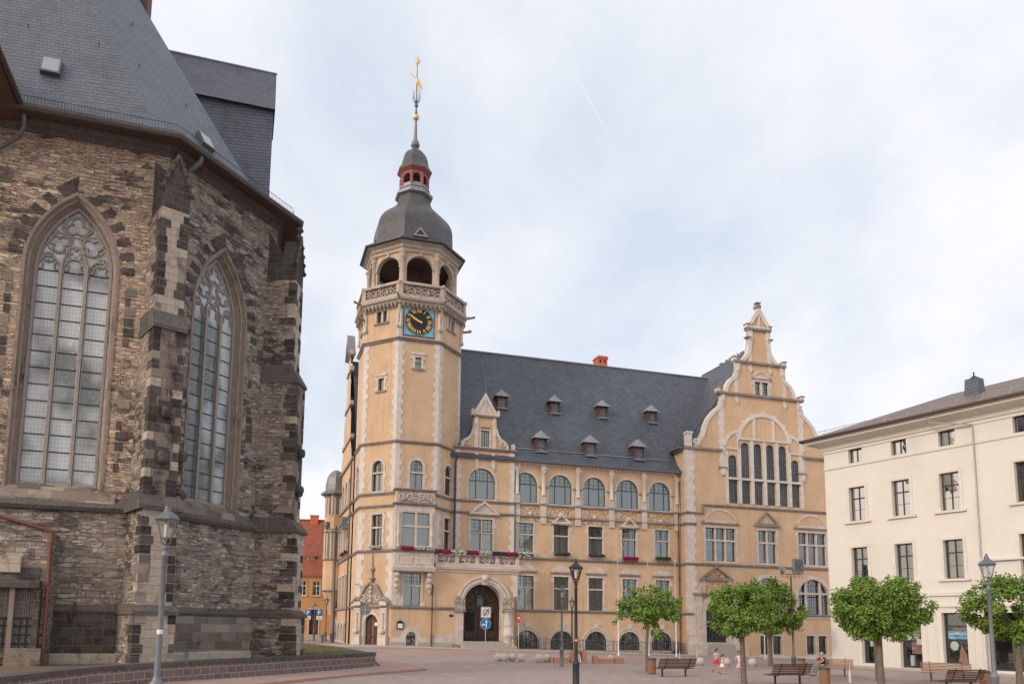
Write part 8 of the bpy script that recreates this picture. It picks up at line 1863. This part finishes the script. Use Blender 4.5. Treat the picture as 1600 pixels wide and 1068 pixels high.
    if low[0] == 'skirt':
        w = MB(); a0 = pe + Vector((0, 0, S(.03))); n_ = 20; Vv = []
        for zz, rr_ in ((0, .082), (-.06, .105), (-.12, .125), (-.165, .15)):
            for q in range(n_): a = 2 * PI * q / n_; Vv.append(b0 + a0 + Vector((S(rr_ * (1 + .08 * math.sin(q * 2.5)) * math.cos(a)), S(rr_ * .85 * math.sin(a)), S(zz))))
        w.add(Vv, [(i * n_ + q, i * n_ + (q + 1) % n_, (i + 1) * n_ + (q + 1) % n_, (i + 1) * n_ + q) for i in range(3) for q in range(n_)], low[1], True); w.build('skirt', low[1], r, fixn=False)
    else:
        tr_ = [[(pe + Vector((0, 0, S(.03))), (S(.085), S(.068))), (pe - Vector((0, 0, S(.01))), (S(.086), S(.07)))]]
        for s in 'lr':
            hp, kn, an = V('hp' + s), V('kn' + s), V('an' + s); q = [(pe - Vector((0, 0, S(.01))), (S(.086), S(.07))), (hp, S(.064)), (hp.lerp(kn, .45), S(.056))]
            if low[0] == 'long': q += [(kn, S(.044)), (kn.lerp(an, .5), S(.040)), (an + (kn - an) * .06, S(.033))]
            tr_.append(q)
        skin_mesh('trousers' if low[0] == 'long' else 'shorts', tr_, low[1], r)
    for s in 'lr':
        an, to = V('an' + s), V('to' + s); skin_mesh('shoe', [[(an - (to - an) * .25 - Vector((0, 0, S(.022))), S(.022)), (an + (to - an) * .3 - Vector((0, 0, S(.022))), S(.027)), (to - Vector((0, 0, S(.004))), S(.021)), (to + (to - an) * .2 - Vector((0, 0, S(.004))), S(.014))]], low[2], r)
    return r
# seated man, legs crossed at the ankles, hand at the mouth
sitp = dict(pelvis=(0, 0, .29), chest=(0, -.03, .50), neck=(0, -.02, .60), head=(.0, .01, .675), look=(.1, 1, -.12),
    shl=(-.105, -.03, .565), ell=(-.12, .10, .46), wrl=(.0, .19, .43), hal=(.055, .20, .43), shr=(.105, -.03, .565), elr=(.12, .14, .47), wrr=(.05, .15, .60), har=(.02, .12, .645),
    hpl=(-.055, .03, .275), knl=(-.08, .27, .295), anl=(-.06, .36, .05), tol=(-.07, .47, .022), hpr=(.055, .03, .275), knr=(.06, .27, .29), anr=(.02, .40, .05), tor=(.03, .51, .022), sleeve=.55)
rB, FB_, zB_ = benchC
pp = FB_(-.6, .02, 0)
mz = gz(pp.x, pp.y)
person(pp.x, pp.y, 250, 'grey-haired man in dark t-shirt and grey jeans sitting on a bench, hand at mouth', 1.72, sitp, 'shirt_navy', ('long', 'denim', 'shoe_dark'), (0, 'hair_grey', 0))
run1 = dict(pelvis=(0, 0, .50), chest=(0, .02, .71), neck=(0, .03, .81), head=(0, .05, .895), shl=(-.10, .02, .775), ell=(-.15, -.06, .64), wrl=(-.13, .02, .53), hal=(-.12, .06, .51), shr=(.10, .02, .775), elr=(.14, .08, .65), wrr=(.10, .17, .60), har=(.08, .21, .61),
    hpl=(-.05, 0, .47), knl=(-.055, .12, .28), anl=(-.05, .06, .05), tol=(-.05, .14, .02), hpr=(.05, 0, .47), knr=(.055, -.02, .26), anr=(.05, -.17, .12), tor=(.05, -.12, .035), sleeve=.12)
person(14.45, 45.6, 150, 'dark-haired girl in lilac top and red skirt walking beside a smaller child', 1.42, run1, 'shirt_lilac', ('skirt', 'shorts_red', 'shoe_dark'), (0, 'hair_brown', .10))
run2 = {k_: (v_ if k_ in ('sleeve', 'look') else (v_[0], v_[1] * (-1 if k_[:2] in ('kn', 'an', 'to', 'el', 'wr', 'ha') and False else 1), v_[2])) for k_, v_ in run1.items()}
run2.update(elr=(.17, .04, .72), wrr=(.24, .12, .74), har=(.27, .15, .75), hpl=(-.05, 0, .47), knl=(-.06, .02, .26), anl=(-.055, -.1, .06), tol=(-.05, -.02, .02), knr=(.06, .10, .27), anr=(.05, .12, .05), tor=(.05, .2, .02))
person(14.25, 43.9, 120, 'small child in white dress running before the girl in the red skirt', 1.15, run2, 'shirt_white', ('skirt', 'shirt_white', 'shoe_dark'), (0, 'hair_brown', .05))
run3 = dict(run1); run3.update(wrr=(.13, .02, .60), har=(.12, .08, .60), anr=(.05, -.03, .05), tor=(.05, .06, .02), knr=(.055, .03, .26), knl=(-.055, .03, .27), anl=(-.05, .03, .05), tol=(-.05, .12, .02))
person(14.3, 41.2, 200, 'girl in lilac top and pink skirt standing left of the tree trunk', 1.42, run3, 'shirt_lilac', ('skirt', 'shirt_pink', 'shoe_dark'), (0, 'hair_brown', .08))
